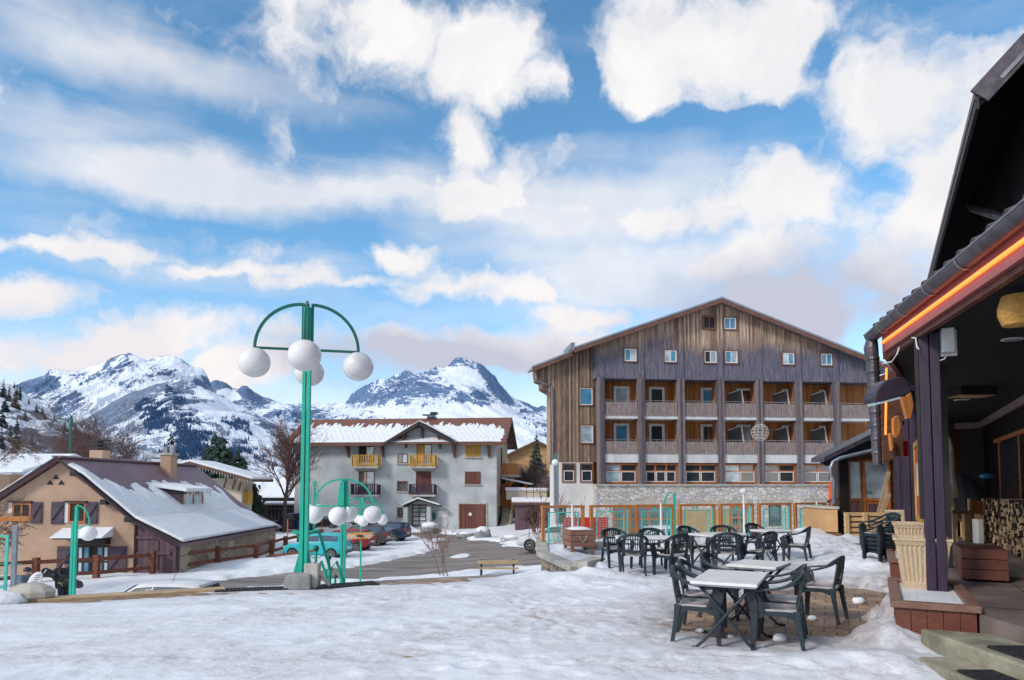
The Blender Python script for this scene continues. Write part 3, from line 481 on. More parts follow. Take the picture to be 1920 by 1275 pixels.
def mountain(name, prof, D, Lf, zb, mat, ncol=420, nrow=150, amp=.12, lam=None, seed=0, gul=3.0, rocks=(), snows=(), rough=1.6, gexp=1.0, pad=60, kind='structure', cs=.35, kj=2.0, frac=.42):
    px = np.linspace(prof[0][0], prof[-1][0], ncol); py = np.interp(px, [p[0] for p in prof], [p[1] for p in prof])
    py = py+(fbm(px/9, px*0, 4, .6, seed)-.5)*rough*kj
    top = np.array([at(a, b, D) for a, b in zip(px, py)]); Xr = top[:, 0]; Hr = top[:, 2]
    v = np.concatenate([np.linspace(-.12, 0, 6)[:-1], np.linspace(0, 1, nrow)**1.1])[:, None]
    vv = np.clip(v, 0, 1); Yg = D-Lf*v+0*Xr; Xg = Xr*(Yg/D)
    lam = lam or D*.12
    back = np.clip(-v, 0, 1)
    kk = max(3, ncol//14); ker = np.hanning(kk*2+1); ker /= ker.sum(); Hs = np.convolve(np.pad(Hr, kk, mode='edge'), ker, 'valid'); kk2 = max(3, ncol//5); ker = np.hanning(kk2*2+1); ker /= ker.sum(); Hs2 = np.convolve(np.pad(Hr, kk2, mode='edge'), ker, 'valid')
    m1 = np.exp(-vv/.05); m2 = np.exp(-vv/.25); sk = (fbm(Xg/lam*2.0, Yg/lam*.5, 4, .5, seed+30)-.5)
    Hm = Hr*m1+(1-m1)*(Hs*m2+Hs2*(1-m2))
    hh = (Hm-zb)*((1-vv)**gexp)*(1-back*4)
    wx = fbm(Xg/lam*.8, Yg/lam*.8, 4, .5, seed+7); wy = fbm(Xg/lam*.8+9, Yg/lam*.8, 4, .5, seed+8)
    gully = fbm(Xg/lam*1.7+wx*1.6+Yg/lam*.35, Yg/lam*.42+wy*.9-Xg/lam*.3, 8, .6, seed+1, ridged=True)-.62
    big = fbm(Xg/lam, Yg/lam, 4, .5, seed+2)-.5
    env = np.clip(vv*6, 0, 1)**1*(1-vv)**.35
    Z = zb+hh+(gully*amp*1.9+big*amp*1.2)*np.mean(Hr-zb)*env
    # spurs keep below the skyline
    lim = EYE+(Hr-EYE)*(Yg/D)*(1-.015*np.minimum(vv*20, 1)); Z = np.where(v > 0, np.minimum(Z, lim), Z)
    gyy, gxx = np.gradient(Z); sx = gxx/np.gradient(Xg, axis=1); sy = gyy/(np.gradient(Yg, axis=0)+1e-9)
    st = np.hypot(sx, sy)+.35*sx; st = (st-st.mean())/(st.std()+1e-9)*.5
    st = st+(fbm(Xg/lam*5+wx*3+Yg/lam*1.2, Yg/lam*1.1-Xg/lam*1.2, 8, .72, seed+11)-.5)*4.2+(fbm(Xg/lam*.9, Yg/lam*.4, 3, .5, seed+12)-.5)*1.5
    o, used = grid_mesh(name, Xg, Yg, Z, mat, kind=kind)
    P = np.stack([Xg.ravel(), Yg.ravel(), Z.ravel()], 1)[used]; qx, qy = proj(P)
    at_ = st.ravel()[used].copy(); wob = (fbm(P[:, 0]/lam*6, P[:, 2]/lam*6, 4, .6, seed+20)-.5)*26
    for lst, sg in ((rocks, 1), (snows, -1)):
        for (cx, cy, rx, ry, rot, s) in lst:
            a = R(rot); dx = qx-cx+wob; dy = qy-cy+wob*.6; u = (dx*math.cos(a)+dy*math.sin(a))/rx; w_ = (-dx*math.sin(a)+dy*math.cos(a))/ry
            at_ += sg*s*3.2*np.clip(1.35-np.hypot(u, w_)*1.1, 0, 1)
    at_ = (at_-np.quantile(at_, 1-frac))*.5
    A = o.data.attributes.new('rock', 'FLOAT', 'POINT'); A.data.foreach_set('value', at_.astype(np.float32))
    return o, P, qx, qy
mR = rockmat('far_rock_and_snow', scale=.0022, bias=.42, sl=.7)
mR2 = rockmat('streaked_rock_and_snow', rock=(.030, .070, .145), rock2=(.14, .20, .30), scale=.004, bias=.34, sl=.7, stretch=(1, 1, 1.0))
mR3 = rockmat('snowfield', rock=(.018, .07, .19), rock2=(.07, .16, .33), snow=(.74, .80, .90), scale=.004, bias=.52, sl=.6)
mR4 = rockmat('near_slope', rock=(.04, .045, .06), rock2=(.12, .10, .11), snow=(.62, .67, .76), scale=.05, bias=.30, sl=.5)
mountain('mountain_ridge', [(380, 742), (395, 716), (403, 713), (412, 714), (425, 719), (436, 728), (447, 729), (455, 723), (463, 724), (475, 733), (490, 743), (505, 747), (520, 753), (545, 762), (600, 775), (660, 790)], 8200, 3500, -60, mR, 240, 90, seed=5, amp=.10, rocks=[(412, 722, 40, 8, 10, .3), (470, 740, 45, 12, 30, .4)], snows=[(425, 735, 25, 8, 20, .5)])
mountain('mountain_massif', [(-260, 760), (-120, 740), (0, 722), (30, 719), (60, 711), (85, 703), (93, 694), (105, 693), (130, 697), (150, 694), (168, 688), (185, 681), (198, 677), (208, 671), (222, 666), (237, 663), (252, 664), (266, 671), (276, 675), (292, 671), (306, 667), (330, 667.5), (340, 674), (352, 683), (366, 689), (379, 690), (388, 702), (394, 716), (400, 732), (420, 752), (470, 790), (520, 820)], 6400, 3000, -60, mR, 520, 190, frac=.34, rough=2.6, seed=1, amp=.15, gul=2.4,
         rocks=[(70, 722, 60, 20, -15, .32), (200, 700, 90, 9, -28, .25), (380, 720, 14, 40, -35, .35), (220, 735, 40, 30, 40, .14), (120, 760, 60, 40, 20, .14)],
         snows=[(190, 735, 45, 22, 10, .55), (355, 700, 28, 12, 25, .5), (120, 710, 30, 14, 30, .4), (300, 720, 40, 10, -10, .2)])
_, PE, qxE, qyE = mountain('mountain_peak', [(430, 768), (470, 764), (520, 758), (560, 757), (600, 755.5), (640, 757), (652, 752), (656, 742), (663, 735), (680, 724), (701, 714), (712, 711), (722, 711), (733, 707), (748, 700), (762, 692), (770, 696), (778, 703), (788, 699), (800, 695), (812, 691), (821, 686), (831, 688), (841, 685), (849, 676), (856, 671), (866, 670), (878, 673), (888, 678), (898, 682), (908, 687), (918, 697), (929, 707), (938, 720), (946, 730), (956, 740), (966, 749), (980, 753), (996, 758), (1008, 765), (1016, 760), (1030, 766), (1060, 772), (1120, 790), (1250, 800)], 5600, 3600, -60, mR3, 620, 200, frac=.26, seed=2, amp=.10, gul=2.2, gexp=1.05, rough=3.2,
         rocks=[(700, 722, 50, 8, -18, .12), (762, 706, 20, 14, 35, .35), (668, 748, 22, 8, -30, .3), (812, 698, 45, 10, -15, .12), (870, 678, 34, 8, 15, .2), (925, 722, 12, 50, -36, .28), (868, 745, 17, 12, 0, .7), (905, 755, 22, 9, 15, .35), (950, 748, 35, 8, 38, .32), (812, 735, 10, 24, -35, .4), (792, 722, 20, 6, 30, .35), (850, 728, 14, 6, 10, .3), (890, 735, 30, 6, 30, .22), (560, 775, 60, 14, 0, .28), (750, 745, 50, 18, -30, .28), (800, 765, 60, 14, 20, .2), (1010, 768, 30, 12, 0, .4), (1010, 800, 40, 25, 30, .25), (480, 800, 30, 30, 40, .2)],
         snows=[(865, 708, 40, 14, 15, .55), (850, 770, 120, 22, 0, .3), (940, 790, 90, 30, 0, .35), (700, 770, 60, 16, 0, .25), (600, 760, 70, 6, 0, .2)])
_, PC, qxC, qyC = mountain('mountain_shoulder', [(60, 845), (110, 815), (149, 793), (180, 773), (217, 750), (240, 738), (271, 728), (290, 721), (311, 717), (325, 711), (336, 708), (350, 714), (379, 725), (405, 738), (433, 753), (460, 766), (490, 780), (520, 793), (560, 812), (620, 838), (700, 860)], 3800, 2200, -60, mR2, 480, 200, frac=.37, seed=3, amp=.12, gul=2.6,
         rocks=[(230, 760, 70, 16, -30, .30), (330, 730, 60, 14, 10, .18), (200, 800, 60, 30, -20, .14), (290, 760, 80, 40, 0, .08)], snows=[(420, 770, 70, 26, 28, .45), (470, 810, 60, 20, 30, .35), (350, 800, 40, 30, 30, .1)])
# conifer forest clinging to the shoulder of the middle mountain: a mass nobody could count
def cone_field(name, pts, hs, mat):
    mb = MB(); n = 5
    for p, h in zip(pts, hs):
        p = Vector(p); r = h*random.uniform(.16, .24); a0 = random.random()*6
        mb.add([p+Vector((math.cos(a0+2*PI*j/n)*r, math.sin(a0+2*PI*j/n)*r, -h*.1)) for j in range(n)]+[p+Vector((0, 0, h))], [(j, (j+1) % n, n) for j in range(n)])
    return mb.build(name, mat, kind='stuff', label='dark blue conifer forest scattered over the middle mountain slope', cat='forest', normals=False)
fz = fbm(PC[:, 0]/45, PC[:, 1]/90, 5, .7, 44); reg = np.zeros(len(PC))
for (cx, cy, rx, ry, rot) in ((325, 800, 60, 40, 35), (355, 835, 80, 40, 20), (290, 775, 40, 22, 30), (380, 850, 80, 26, 10), (445, 805, 12, 30, -35), (430, 800, 8, 26, -35), (460, 800, 8, 20, -35), (480, 850, 50, 14, 25), (330, 745, 30, 14, 40)):
    a = R(rot); dx = qxC-cx; dy = qyC-cy; reg = np.maximum(reg, 1-np.hypot((dx*math.cos(a)+dy*math.sin(a))/rx, (-dx*math.sin(a)+dy*math.cos(a))/ry))
idx = np.where((reg > 0)[:] & (fz+reg*.10 > .585))[0]; idx = rng.permutation(np.repeat(idx, 2))[:5000]
pts = PC[idx]+np.stack([rng.uniform(-9, 9, len(idx)), rng.uniform(-9, 9, len(idx)), -np.ones(len(idx))*2], 1)
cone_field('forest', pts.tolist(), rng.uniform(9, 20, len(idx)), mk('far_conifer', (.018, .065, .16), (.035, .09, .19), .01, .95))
# near slope on the left
_, PF, qxF, qyF = mountain('hillside', [(-420, 600), (-200, 660), (-60, 706), (0, 716), (22, 721), (40, 732), (60, 747), (78, 760), (100, 772), (118, 788), (140, 794), (170, 806), (200, 822), (240, 838), (290, 850), (340, 862), (420, 872)], 330, 200, -7, mR4, 300, 160, frac=.20, seed=8, amp=.10, gul=3, rough=1.2, lam=60,
         rocks=[(60, 790, 80, 30, 30, .10), (100, 830, 120, 30, 0, .16), (72, 778, 14, 8, 20, .5)], snows=[(30, 735, 40, 14, 30, .3), (90, 800, 30, 10, 30, .1)])
# ================= buildings =================
def window(parent, fr, u0, u1, z0, z1, n=0.0, cols=2, fm='wframe', pm='glass', fw=.07, rows=(), name='window', label=None, sill=None, inner=None, casing=None):
    mb = MB(fr); d0, d1 = n+.002, n+.06
    mb.box(u0, u0+fw, d0, d1, z0, z1); mb.box(u1-fw, u1, d0, d1, z0, z1); mb.box(u0+fw, u1-fw, d0, d1-.003, z1-fw, z1); mb.box(u0+fw, u1-fw, d0, d1-.003, z0, z0+fw)
    for i in range(1, cols): u = u0+(u1-u0)*i/cols; mb.box(u-fw*.45, u+fw*.45, d0, d1-.006, z0+fw, z1-fw)
    for r in rows: z = z0+(z1-z0)*r; mb.box(u0+fw, u1-fw, d0, d1-.009, z-fw*.4, z+fw*.4)
    f = mb.build(name, M[fm], parent, label=label)
    pms = pm if isinstance(pm, (list, tuple)) else [pm]*cols
    for i in range(cols):
        a = u0+fw+(u1-u0-2*fw)*i/cols; b = u0+fw+(u1-u0-2*fw)*(i+1)/cols
        MB(fr).box(a, b, n+.004, n+.025, z0+fw, z1-fw).build('pane', M[pms[i]], f)
    if inner:
        for i in range(cols):
            a = u0+fw*.9+(u1-u0-1.8*fw)*i/cols+.03; b = u0+fw*.9+(u1-u0-1.8*fw)*(i+1)/cols-.03; zt = z0+(z1-z0)*inner; m2 = MB(fr); t = .05
            m2.box(a, a+t, n+.03, n+.075, z0+fw, zt); m2.box(b-t, b, n+.03, n+.075, z0+fw, zt); m2.box(a+t, b-t, n+.03, n+.073, zt-t, zt); m2.box(a+t, b-t, n+.03, n+.073, z0+fw, z0+fw+t); m2.build('sash', M['wframe'], f)
    if sill: MB(fr).box(u0-.12, u1+.12, n+.001, n+.16, z0-.13, z0-.03).build('sill', M[sill], f)
    if casing:
        m2 = MB(fr); c = .07
        m2.box(u0-c, u0, n+.001, n+.09, z0-c, z1+c); m2.box(u1, u1+c, n+.001, n+.09, z0-c, z1+c); m2.box(u0, u1, n+.001, n+.088, z1, z1+c); m2.box(u0, u1, n+.001, n+.088, z0-c, z0); m2.build('casing', M[casing], f)
    return f
def pxbox(fr, x0, y0, x1, y1, n=0.0):
    a = fr.px(x0, y0, n); b = fr.px(x1, y0, n); c = fr.px((x0+x1)/2, y1, n); d = fr.px((x0+x1)/2, y0, n); return a[0], b[0], c[1], d[1]
def quadpt(P, s, t): return (P[0]*(1-s)+P[1]*s)*(1-t)+(P[3]*(1-s)+P[2]*s)*t
def roof_snow(name, parent, P, ns, ntt, cover, th=.09, mat='snowroof', lump=.03, seed=3, label=None):
    """P = corners (ridge a, ridge b, eave b, eave a); a thick sheet of snow lying on the plane where cover(s,t) > 0"""
    P = [Vector(p) for p in P]; nrm = (P[1]-P[0]).cross(P[3]-P[0]).normalized(); nrm = nrm if nrm.z > 0 else -nrm
    s = np.linspace(0, 1, ns); t = np.linspace(0, 1, ntt); S, T = np.meshgrid(s, t)
    ls = (P[1]-P[0]).length; lt = (P[3]-P[0]).length
    C = cover(S, T); H = th*np.clip(C*6, -.25, 1)+(fbm(S*ls*.8, T*lt*.8, 4, .5, seed)-.5)*lump
    p = [np.array(q) for q in P]; G = (p[0]*(1-S[..., None])+p[1]*S[..., None])*(1-T[..., None])+(p[3]*(1-S[..., None])+p[2]*S[..., None])*T[..., None]
    G = G+np.array(nrm)*H[..., None]; keep = C > -.04
    # thickness at the rim
    inv = np.array(WM[parent.name].inverted()); Gl = G@inv[:3, :3].T+inv[:3, 3]
    o, _ = grid_mesh(name, Gl[..., 0], Gl[..., 1], Gl[..., 2], M[mat], mask=keep); o.parent = parent; WM[o.name] = WM[parent.name]
    m = o.modifiers.new('t', 'SOLIDIFY'); m.thickness = -th*.9 if (P[1]-P[0]).cross(P[3]-P[0]).z > 0 else th*.9; m.offset = 1
    m.offset = -1 if m.thickness > 0 else -1; m.thickness = abs(m.thickness)
    if label: o['label'] = label
    return o
# ---------------- hotel ----------------
ho = at(1118, 909, 46); HF = Frame((ho.x, ho.y, 0), HA); zb = -2.6
hotel = thing('hotel', 'large timber clad alpine hotel with stone base, columns and balconies under a wide gable roof', 'hotel', (ho.x+8, ho.y+6, zb))
hu = lambda x, n=0: HF.px(x, 800, n)[0]; hz = lambda y, x=1360, n=0: HF.px(x, y, n)[1]
uL, uR = 0.0, hu(1652); zg = hz(713, 1360); zs = hz(907.5)
ap = HF.px(1354, 556, .9); rl = HF.px(1076, 650, .9); rr_ = HF.px(1622, 664, .9)
slope = (ap[1]-rl[1])/(ap[0]-rl[0]); sloper = (ap[1]-rr_[1])/(rr_[0]-ap[0]); uRe = uR+.9
zat = lambda u: ap[1]-(ap[0]-u)*slope if u < ap[0] else ap[1]-(u-ap[0])*sloper
mb = MB(HF); mb.prism([(uL, zg), (uR, zg), (uR, zat(uR)-.16), (ap[0], ap[1]-.16), (uL, zat(uL)-.16)], 0.0, -1.7); mb.build('wall', M['cladding'], hotel, label='weathered plank gable wall, tan above and blue grey below')
MB(HF).box(uL, uR, -1.35, -14, zs, zg-.002).build('wall', M['cladwarm'], hotel, label='warm brown boarded wall behind the balconies')
mb = MB(HF); mb.prism([(uL, zg), (uR, zg), (uR, zat(uR)-.16), (ap[0], ap[1]-.16), (uL, zat(uL)-.16)], -1.703, -14); mb.build('wall', M['cladwarm'], hotel)
MB(HF).box(uL, uR, 0, -14, zb, zs-.12).build('wall', M['stone'], hotel, label='rubble stone base wall')
MB(HF).box(uL-.02, uR+.05, .12, -1.6, zs-.118, zs).build('ledge', M['conc_pale'], hotel)
# wing, set back
nW = -.9; wz = hz(867, 1080, nW); W = lambda x, y: HF.px(x, y, nW)
mb = MB(HF); mb.prism([W(1004, 692), W(1122, 645), W(1122, 867), W(1031.5, 867), W(1031.5, 736), W(1016, 727), W(1016, 716), W(1006, 712)], nW, -2.4); mb.build('wall', M['cladmid'], hotel, label='orange brown boarded side wing wall')
a = W(1037, 867)[0]; MB(HF).box(a, uL-.002, nW, -2.3, zb, wz-.003).build('wall', M['white'], hotel, label='white rendered wall under the side wing')
# roof slabs
def slab(poly_top, n0, n1, th, name, mat, par, fr=HF): 
    mb = MB(fr); mb.prism(poly_top+[(u, z-th) for u, z in reversed(poly_top)], n0, n1); return mb.build(name, mat, par)
roof = slab([(rl[0], zat(rl[0])), ap, (uRe, zat(uRe))], .9, -14.6, .13, 'roof', M['roofmetal'], hotel)
mb = MB(HF)
tp = [(rl[0]+.02, zat(rl[0])-.132), (ap[0], ap[1]-.132), (uRe-.02, zat(uRe)-.132)]; mb.prism(tp+[(u, z-.26) for u, z in reversed(tp)], .87, .75); mb.build('fascia', M['fascia'], roof)
wl = HF.px(998, 686, -.2); wr = HF.px(1074, 656, -.2)
r2 = slab([wl, wr], -.2, -2.6, .13, 'roof', M['roofmetal'], hotel); mb = MB(HF); tp = [(wl[0]+.02, wl[1]-.132), (wr[0], wr[1]-.132)]; mb.prism(tp+[(u, z-.26) for u, z in reversed(tp)], -.23, -.35); mb.build('fascia', M['fascia'], r2)
mb = MB(HF); w2 = HF.px(1069, 652, .0); mb.box(w2[0], w2[0]+.25, 0.4, -2.5, w2[1]-.1, w2[1]+.28); mb.build('gutter', M['zinc'], roof)
g0 = HF.px(999, 696, -.3); P = lambda x, y, n: HF.M @ Vector((HF.px(x, y, n)[0], n, HF.px(x, y, n)[1]))
MB().tube([P(999, 695, -.3), P(1001, 709, -.4), P(1008, 715, -.6), P(1031, 722, -.8), P(1035, 728, -.8), P(1036, 800, -.8), P(1036, 868, -.8), P(1040, 874, -.8), P(1041, 960, -.8)], .055, 8).build('downspout', M['zinc'], hotel, smooth=True)
MB().tube([P(998, 693, -.3), P(998, 693, -2.5)], .1, 8).build('gutter', M['zinc'], hotel, smooth=True)
# columns
colx = [1128, 1203.5, 1278.5, 1353, 1426.5, 1500.5, 1571, 1640]; cw = .235
for i, x in enumerate(colx):
    u = hu(x, .12); mb = MB(HF); mb.box(u-cw, u+cw, .14, -.35, zs+.004, zg+.05)
    mb.build('column', M['pillarw'], hotel, bevel=.015)
    m2 = MB(HF); m2.box(u-cw*.8, u+cw*.8, .002, .09, zg+.052, zat(u)-.2) if i > 0 else m2.box(u-cw*.8, u+cw*.8, .002, .05, zg+.052, zat(u)-.5)
    m2.build('pilaster', M['cladding'], hotel)
for i in range(7):   # partition walls between the balconies
    u = hu(colx[i], .1); MB(HF).box(u-.08, u+.08, -.351, -1.34, zs+.3, zg-.003).build('partition', M['cladwarm'], hotel)
zu0, zu1 = hz(787, 1360), hz(780.5, 1360); zl0, zl1 = hz(868, 1360), hz(851, 1360)
rh = {0: hz(752.5, 1360)-zu1, 1: hz(825, 1360)-zl1}
def balcony(i, row):
    a = hu(colx[i], .1)+cw+.01; b = hu(colx[i+1], .1)-cw-.01; z0, z1 = (zu0, zu1) if row == 0 else (zl0, zl1)
    mb = MB(HF); mb.box(a, b, .02, -1.34, z0, z1) if row == 0 else mb.box(a, b, .02, -1.34, z0, z1)
    s = mb.build('balcony', M['plaster_balc'], hotel); h = rh[row]; rb = MB(HF); n = int((b-a)/.115); r2 = random.Random(i*7+row)
    for k in range(n):
        u = a+.02+(b-a-.04)*(k+.5)/n; rb.box(u-.045, u+.045, .03, .055, z1-.04+r2.random()*.02, z1+h-.14)
    rb.box(a, b, -.0, .028, z1+h-.32, z1+h-.22); rb.box(a, b, 0, .028, z1+.12, z1+.2); rb.build('balustrade', M['railw'], s)
    hr = MB(HF); hr.box(a, b, -.01, .035, z1+h-.04, z1+h)
    for k in range(4): u = a+.05+(b-a-.1)*k/3; hr.box(u-.015, u+.015, 0, .02, z1+h-.2, z1+h-.04)
    hr.build('handrail', M['zinc'], s)
for i in range(7): balcony(i, 0); balcony(i, 1)
nD = -1.35; M['leafd'] = mk('dark_leaf_glass', (.035, .022, .018), (.06, .04, .03), 2, .5)
for row, (yt, yb) in enumerate(((727, 785), (798, 856))):
    for i, x in enumerate((1165, 1231, 1328, 1395, 1480, 1550)):
        u0, u1, z0, z1 = pxbox(HF, x-13.5, yt, x+13.5, yb, nD); z0 = (zu1 if row == 0 else zl1)+.01
        z1 = z0+2.15
        window(hotel, HF, u0-.04, u1+.04, z0, z1, nD, 1, 'wframe', ['glasscurt', 'glass', 'glassblue', 'glass', 'glass', 'glasscurt'][(i+row*2) % 6], .17, name='door')
        if i >= 3:   # awning type leaf tilted out in front of the door
            mb = MB(HF); a, b = u0-.85, u0+.15; mb.add([(a+.15, nD+.1, z0+.1), (b+.2, nD+.5, z0+.05), (b, nD+.4, z1-.12), (a+.15, nD+.08, z1-.42)], [(0, 1, 2, 3)])
            lf = mb.build('open_leaf', M['leafd'], hotel, normals=False); MB(HF).beam((b+.2, nD+.51, z0+.05), (b, nD+.41, z1-.12), .1, .06).build('leaf_frame', M['wframe'], lf); MB(HF).beam((a+.15, nD+.09, z1-.42), (b, nD+.41, z1-.12), .05, .05).build('leaf_frame', M['wframe'], lf)
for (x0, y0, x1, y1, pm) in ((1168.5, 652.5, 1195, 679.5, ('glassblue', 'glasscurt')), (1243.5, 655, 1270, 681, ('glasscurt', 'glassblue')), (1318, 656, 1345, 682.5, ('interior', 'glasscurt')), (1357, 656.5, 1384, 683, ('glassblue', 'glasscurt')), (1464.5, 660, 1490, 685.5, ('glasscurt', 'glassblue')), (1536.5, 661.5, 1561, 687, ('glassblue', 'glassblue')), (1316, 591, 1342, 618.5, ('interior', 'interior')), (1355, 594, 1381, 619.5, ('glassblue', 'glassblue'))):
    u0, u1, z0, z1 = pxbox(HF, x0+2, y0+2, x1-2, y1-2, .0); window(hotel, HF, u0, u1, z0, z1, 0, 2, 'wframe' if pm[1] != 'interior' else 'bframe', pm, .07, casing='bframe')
for (x0, y0, x1, y1) in ((1087, 728, 1110.5, 759.5), (1088, 798, 1111.5, 830.5)):
    u0, u1, z0, z1 = pxbox(HF, x0, y0, x1, y1, nW); window(hotel, HF, u0, u1, z0, z1, nW, 1, 'wframe', 'glassblue' if y0 < 750 else 'glasscurt', .06, casing='bframe')
for (x0, x1) in ((1053.5, 1079), (1087, 1112.5)):
    u0, u1, z0, z1 = pxbox(HF, x0, 868.5, x1, 905, nW); window(hotel, HF, u0, u1, z0, z1, nW, 1, 'bframe', 'glass', .1, rows=(.63,), inner=.62)
zw0, zw1 = zs+.03, hz(869, 1360, -.3)
for i in range(7):
    a = hu(colx[i], .1)+cw; b = hu(colx[i+1], .1)-cw; c = 3 if i in (1, 6) else 2
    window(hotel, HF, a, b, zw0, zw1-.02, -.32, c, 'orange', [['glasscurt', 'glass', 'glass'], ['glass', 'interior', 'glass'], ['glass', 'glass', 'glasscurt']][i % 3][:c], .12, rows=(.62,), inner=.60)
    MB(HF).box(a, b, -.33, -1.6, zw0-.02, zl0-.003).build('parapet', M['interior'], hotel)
# lintels and ground floor openings of the stone base
for (x0, x1) in ((1136, 1270), (1292, 1400), (1432, 1476), (1505, 1550)):
    a, b = hu(x0), hu(x1); MB(HF).box(a, b, .001, .06, hz(946), hz(938)).build('lintel', M['conc_pale'], hotel)
for (x0, x1, y1, c, fm) in ((1148, 1262, 1012, 5, 'orange'), (1368, 1402, 1005, 2, 'orange'), (1441, 1463, 985, 1, 'maroon'), (1512, 1526, 985, 1, 'maroon')):
    u0, u1, z0, z1 = pxbox(HF, x0, 947, x1, y1); window(hotel, HF, u0, u1, z0, z1, .0, c, fm, 'glass', .16 if c > 1 else .09, rows=(.3, .6) if c > 1 else ())
u0, u1, z0, z1 = pxbox(HF, 1263, 955, 1366, 1000); MB(HF).box(u0, u1, .003, .08, z0, z1).build('wall_panel', M['ochre'], hotel, label='ochre wooden panel beside the ground floor windows')
u0, u1, z0, z1 = pxbox(HF, 1553, 905, 1562, 960); MB(HF).box(u0, u1, .003, .3, z0, z1).build('wall_panel', M['orangep'], hotel, label='narrow bright orange panel at the right end')
u0, u1, z0, z1 = pxbox(HF, 1048, 947, 1060, 990, nW); MB(HF).box(u0, u1, nW+.003, nW+.05, z0-1, z1).build('door', M['interior'], hotel)
# slate hung building behind the hotel's right end
p = at(1618, 909, 50); fr = Frame((p.x, p.y, 0), HA); bb = thing('house', 'small grey slate hung house glimpsed past the right end of the hotel', 'house', (p.x+2, p.y+2, -2)); u1 = 6
MB(fr).box(0.35, u1, 0, -6, -2, fr.px(1625, 735)[1]).build('wall', M['roofmetal'], bb); mb = MB(fr); z = fr.px(1625, 735)[1]; mb.prism([(-.1, z), (u1, z+3), (u1, z+2.7), (-.1, z-.25)], .4, -6.4); mb.build('roof', M['snowroof'], bb)
# ---------------- grey apartment building ----------------
g = lambda x, y: (500+x/3.4286, 750+y/3.4286)
go = at(552.5, 909, 70.2); gc = at(931, 909, 68); GAng = math.atan2(gc.y-go.y, gc.x-go.x); GF = Frame((go.x, go.y, 0), GAng); GU = (gc-go).length
gb = thing('apartment_building', 'grey rendered three storey apartment building with rusty snow covered roof and cross gable', 'building', (go.x+10, go.y+5, -2.8))
rid = GF.px(760, 784.8, -5.0); ez = GF.px(880, 829, 1.1)[1]; rz = rid[1]; sl_ = (rz-ez)/6.1; zwall = ez+1.1*sl_-.1
pk = GF.px(*g(980, 140), 1.1); gl0 = GF.px(*g(758, 275), 1.1); gl1 = GF.px(*g(1225, 272), 1.1)
mb = MB(GF); mb.prism([(0, -3), (GU, -3), (GU, zwall-.1), (gl1[0]+.3, zwall-.1), (pk[0], pk[1]-.35), (gl0[0]-.3, zwall-.1), (0, zwall-.1)], 0, -.4); mb.build('wall', M['stucco'], gb)
mb = MB(GF); M['stucco_side'] = mk('ochre_grey_render', (.42, .34, .24), (.30, .24, .17), .9, .9, bump=.2)
mb.prism([(.401, -3), (9.6, -3), (9.6, zwall-.1), (5.0, rz-.25), (.401, zwall-.1)], 0, .01, axis='y')
vs = mb.v; mb = MB(GF)
def sidewall(u, mat, lab=None):
    m_ = MB(GF); poly = [(-.401, -3), (-9.8, -3), (-9.8, zwall-.1), (-5.0, rz-.25), (-.401, zwall-.1)]
    m_.add([(u, n, z) for n, z in poly]+[(u-.3, n, z) for n, z in poly], [tuple(range(5)), tuple(range(9, 4, -1))]+[((i+1) % 5, i, 5+i, 5+(i+1) % 5) for i in range(5)]); m_.build('wall', mat, gb, label=lab)
sidewall(GU, M['stucco_side'], 'ochre toned side wall'); sidewall(.3, M['stucco'])
ra = GF.px(*g(95, 250), 1.1)[0]; rb = GF.px(*g(1532, 270), 1.1)[0]
rustm = mk('rusty_roof_metal', (.20, .075, .045), (.12, .05, .035), 1.2, .6, stretch=(1, .3, .3), bump=.2, lo=.3, hi=.8)
def rslab(pts, th, name, mat, par):   # four corners, thickness downwards
    m_ = MB(GF); m_.add([*pts]+[(a, b, c-th) for a, b, c in pts], [(0, 1, 2, 3), (7, 6, 5, 4), (0, 4, 5, 1), (1, 5, 6, 2), (2, 6, 7, 3), (3, 7, 4, 0)]); return m_.build(name, mat, par)
rf = rslab([(ra, -5.0, rz), (rb, -5.0, rz), (rb, 1.1, ez), (ra, 1.1, ez)], .14, 'roof', rustm, gb)
rslab([(rb, -5.0, rz-.003), (ra, -5.0, rz-.003), (ra, -11.1, ez), (rb, -11.1, ez)], .14, 'roof', rustm, gb)
mb = MB(GF); mb.box(ra, gl0[0]-.1, 1.103, 1.16, ez-.30, ez-.0); mb.box(gl1[0]+.1, rb, 1.103, 1.16, ez-.30, ez); mb.beam((rb+.02, 1.12, ez-.15), (rb+.02, -5, rz-.15), .1, .28); mb.beam((rb+.02, -11.1, ez-.15), (rb+.02, -5, rz-.15), .1, .28); mb.build('fascia', M['brown'], rf)
mb = MB(GF); mb.add([(rb-.02, 1.1, ez-.15), (rb-.02, -5, rz-.2), (rb-.02, -11.1, ez-.15), (rb-.02, -11.1, ez-.35), (rb-.02, -5, rz-.5), (rb-.02, 1.1, ez-.35)], [(0, 1, 4, 5), (1, 2, 3, 4)]); mb.build('bargeboard', M['dark'], rf)
def cov(S, T):
    d = T-.36-(fbm(S*70, T*1.5, 4, .6, 6)-.5)*.6-(S > .93)*.08; d = np.minimum(d, (.975-S-(fbm(S*30, T*12, 3, .6, 3)-.5)*.03)*6); d = np.minimum(d, (S-.045+(T-1)*.02-(fbm(S*30, T*12, 3, .6, 3)-.5)*.03)*6)
    uu = S*(rb-ra); tt = T*6.6; dot = np.hypot(((uu/.55+(np.floor(tt/.55) % 2)*.5) % 1)-.5, (tt/.55 % 1)-.5); return np.where((dot < .2) & (T < .97), -.2, d)
GP = lambda u, n, z: GF.M @ Vector((u, n, z))
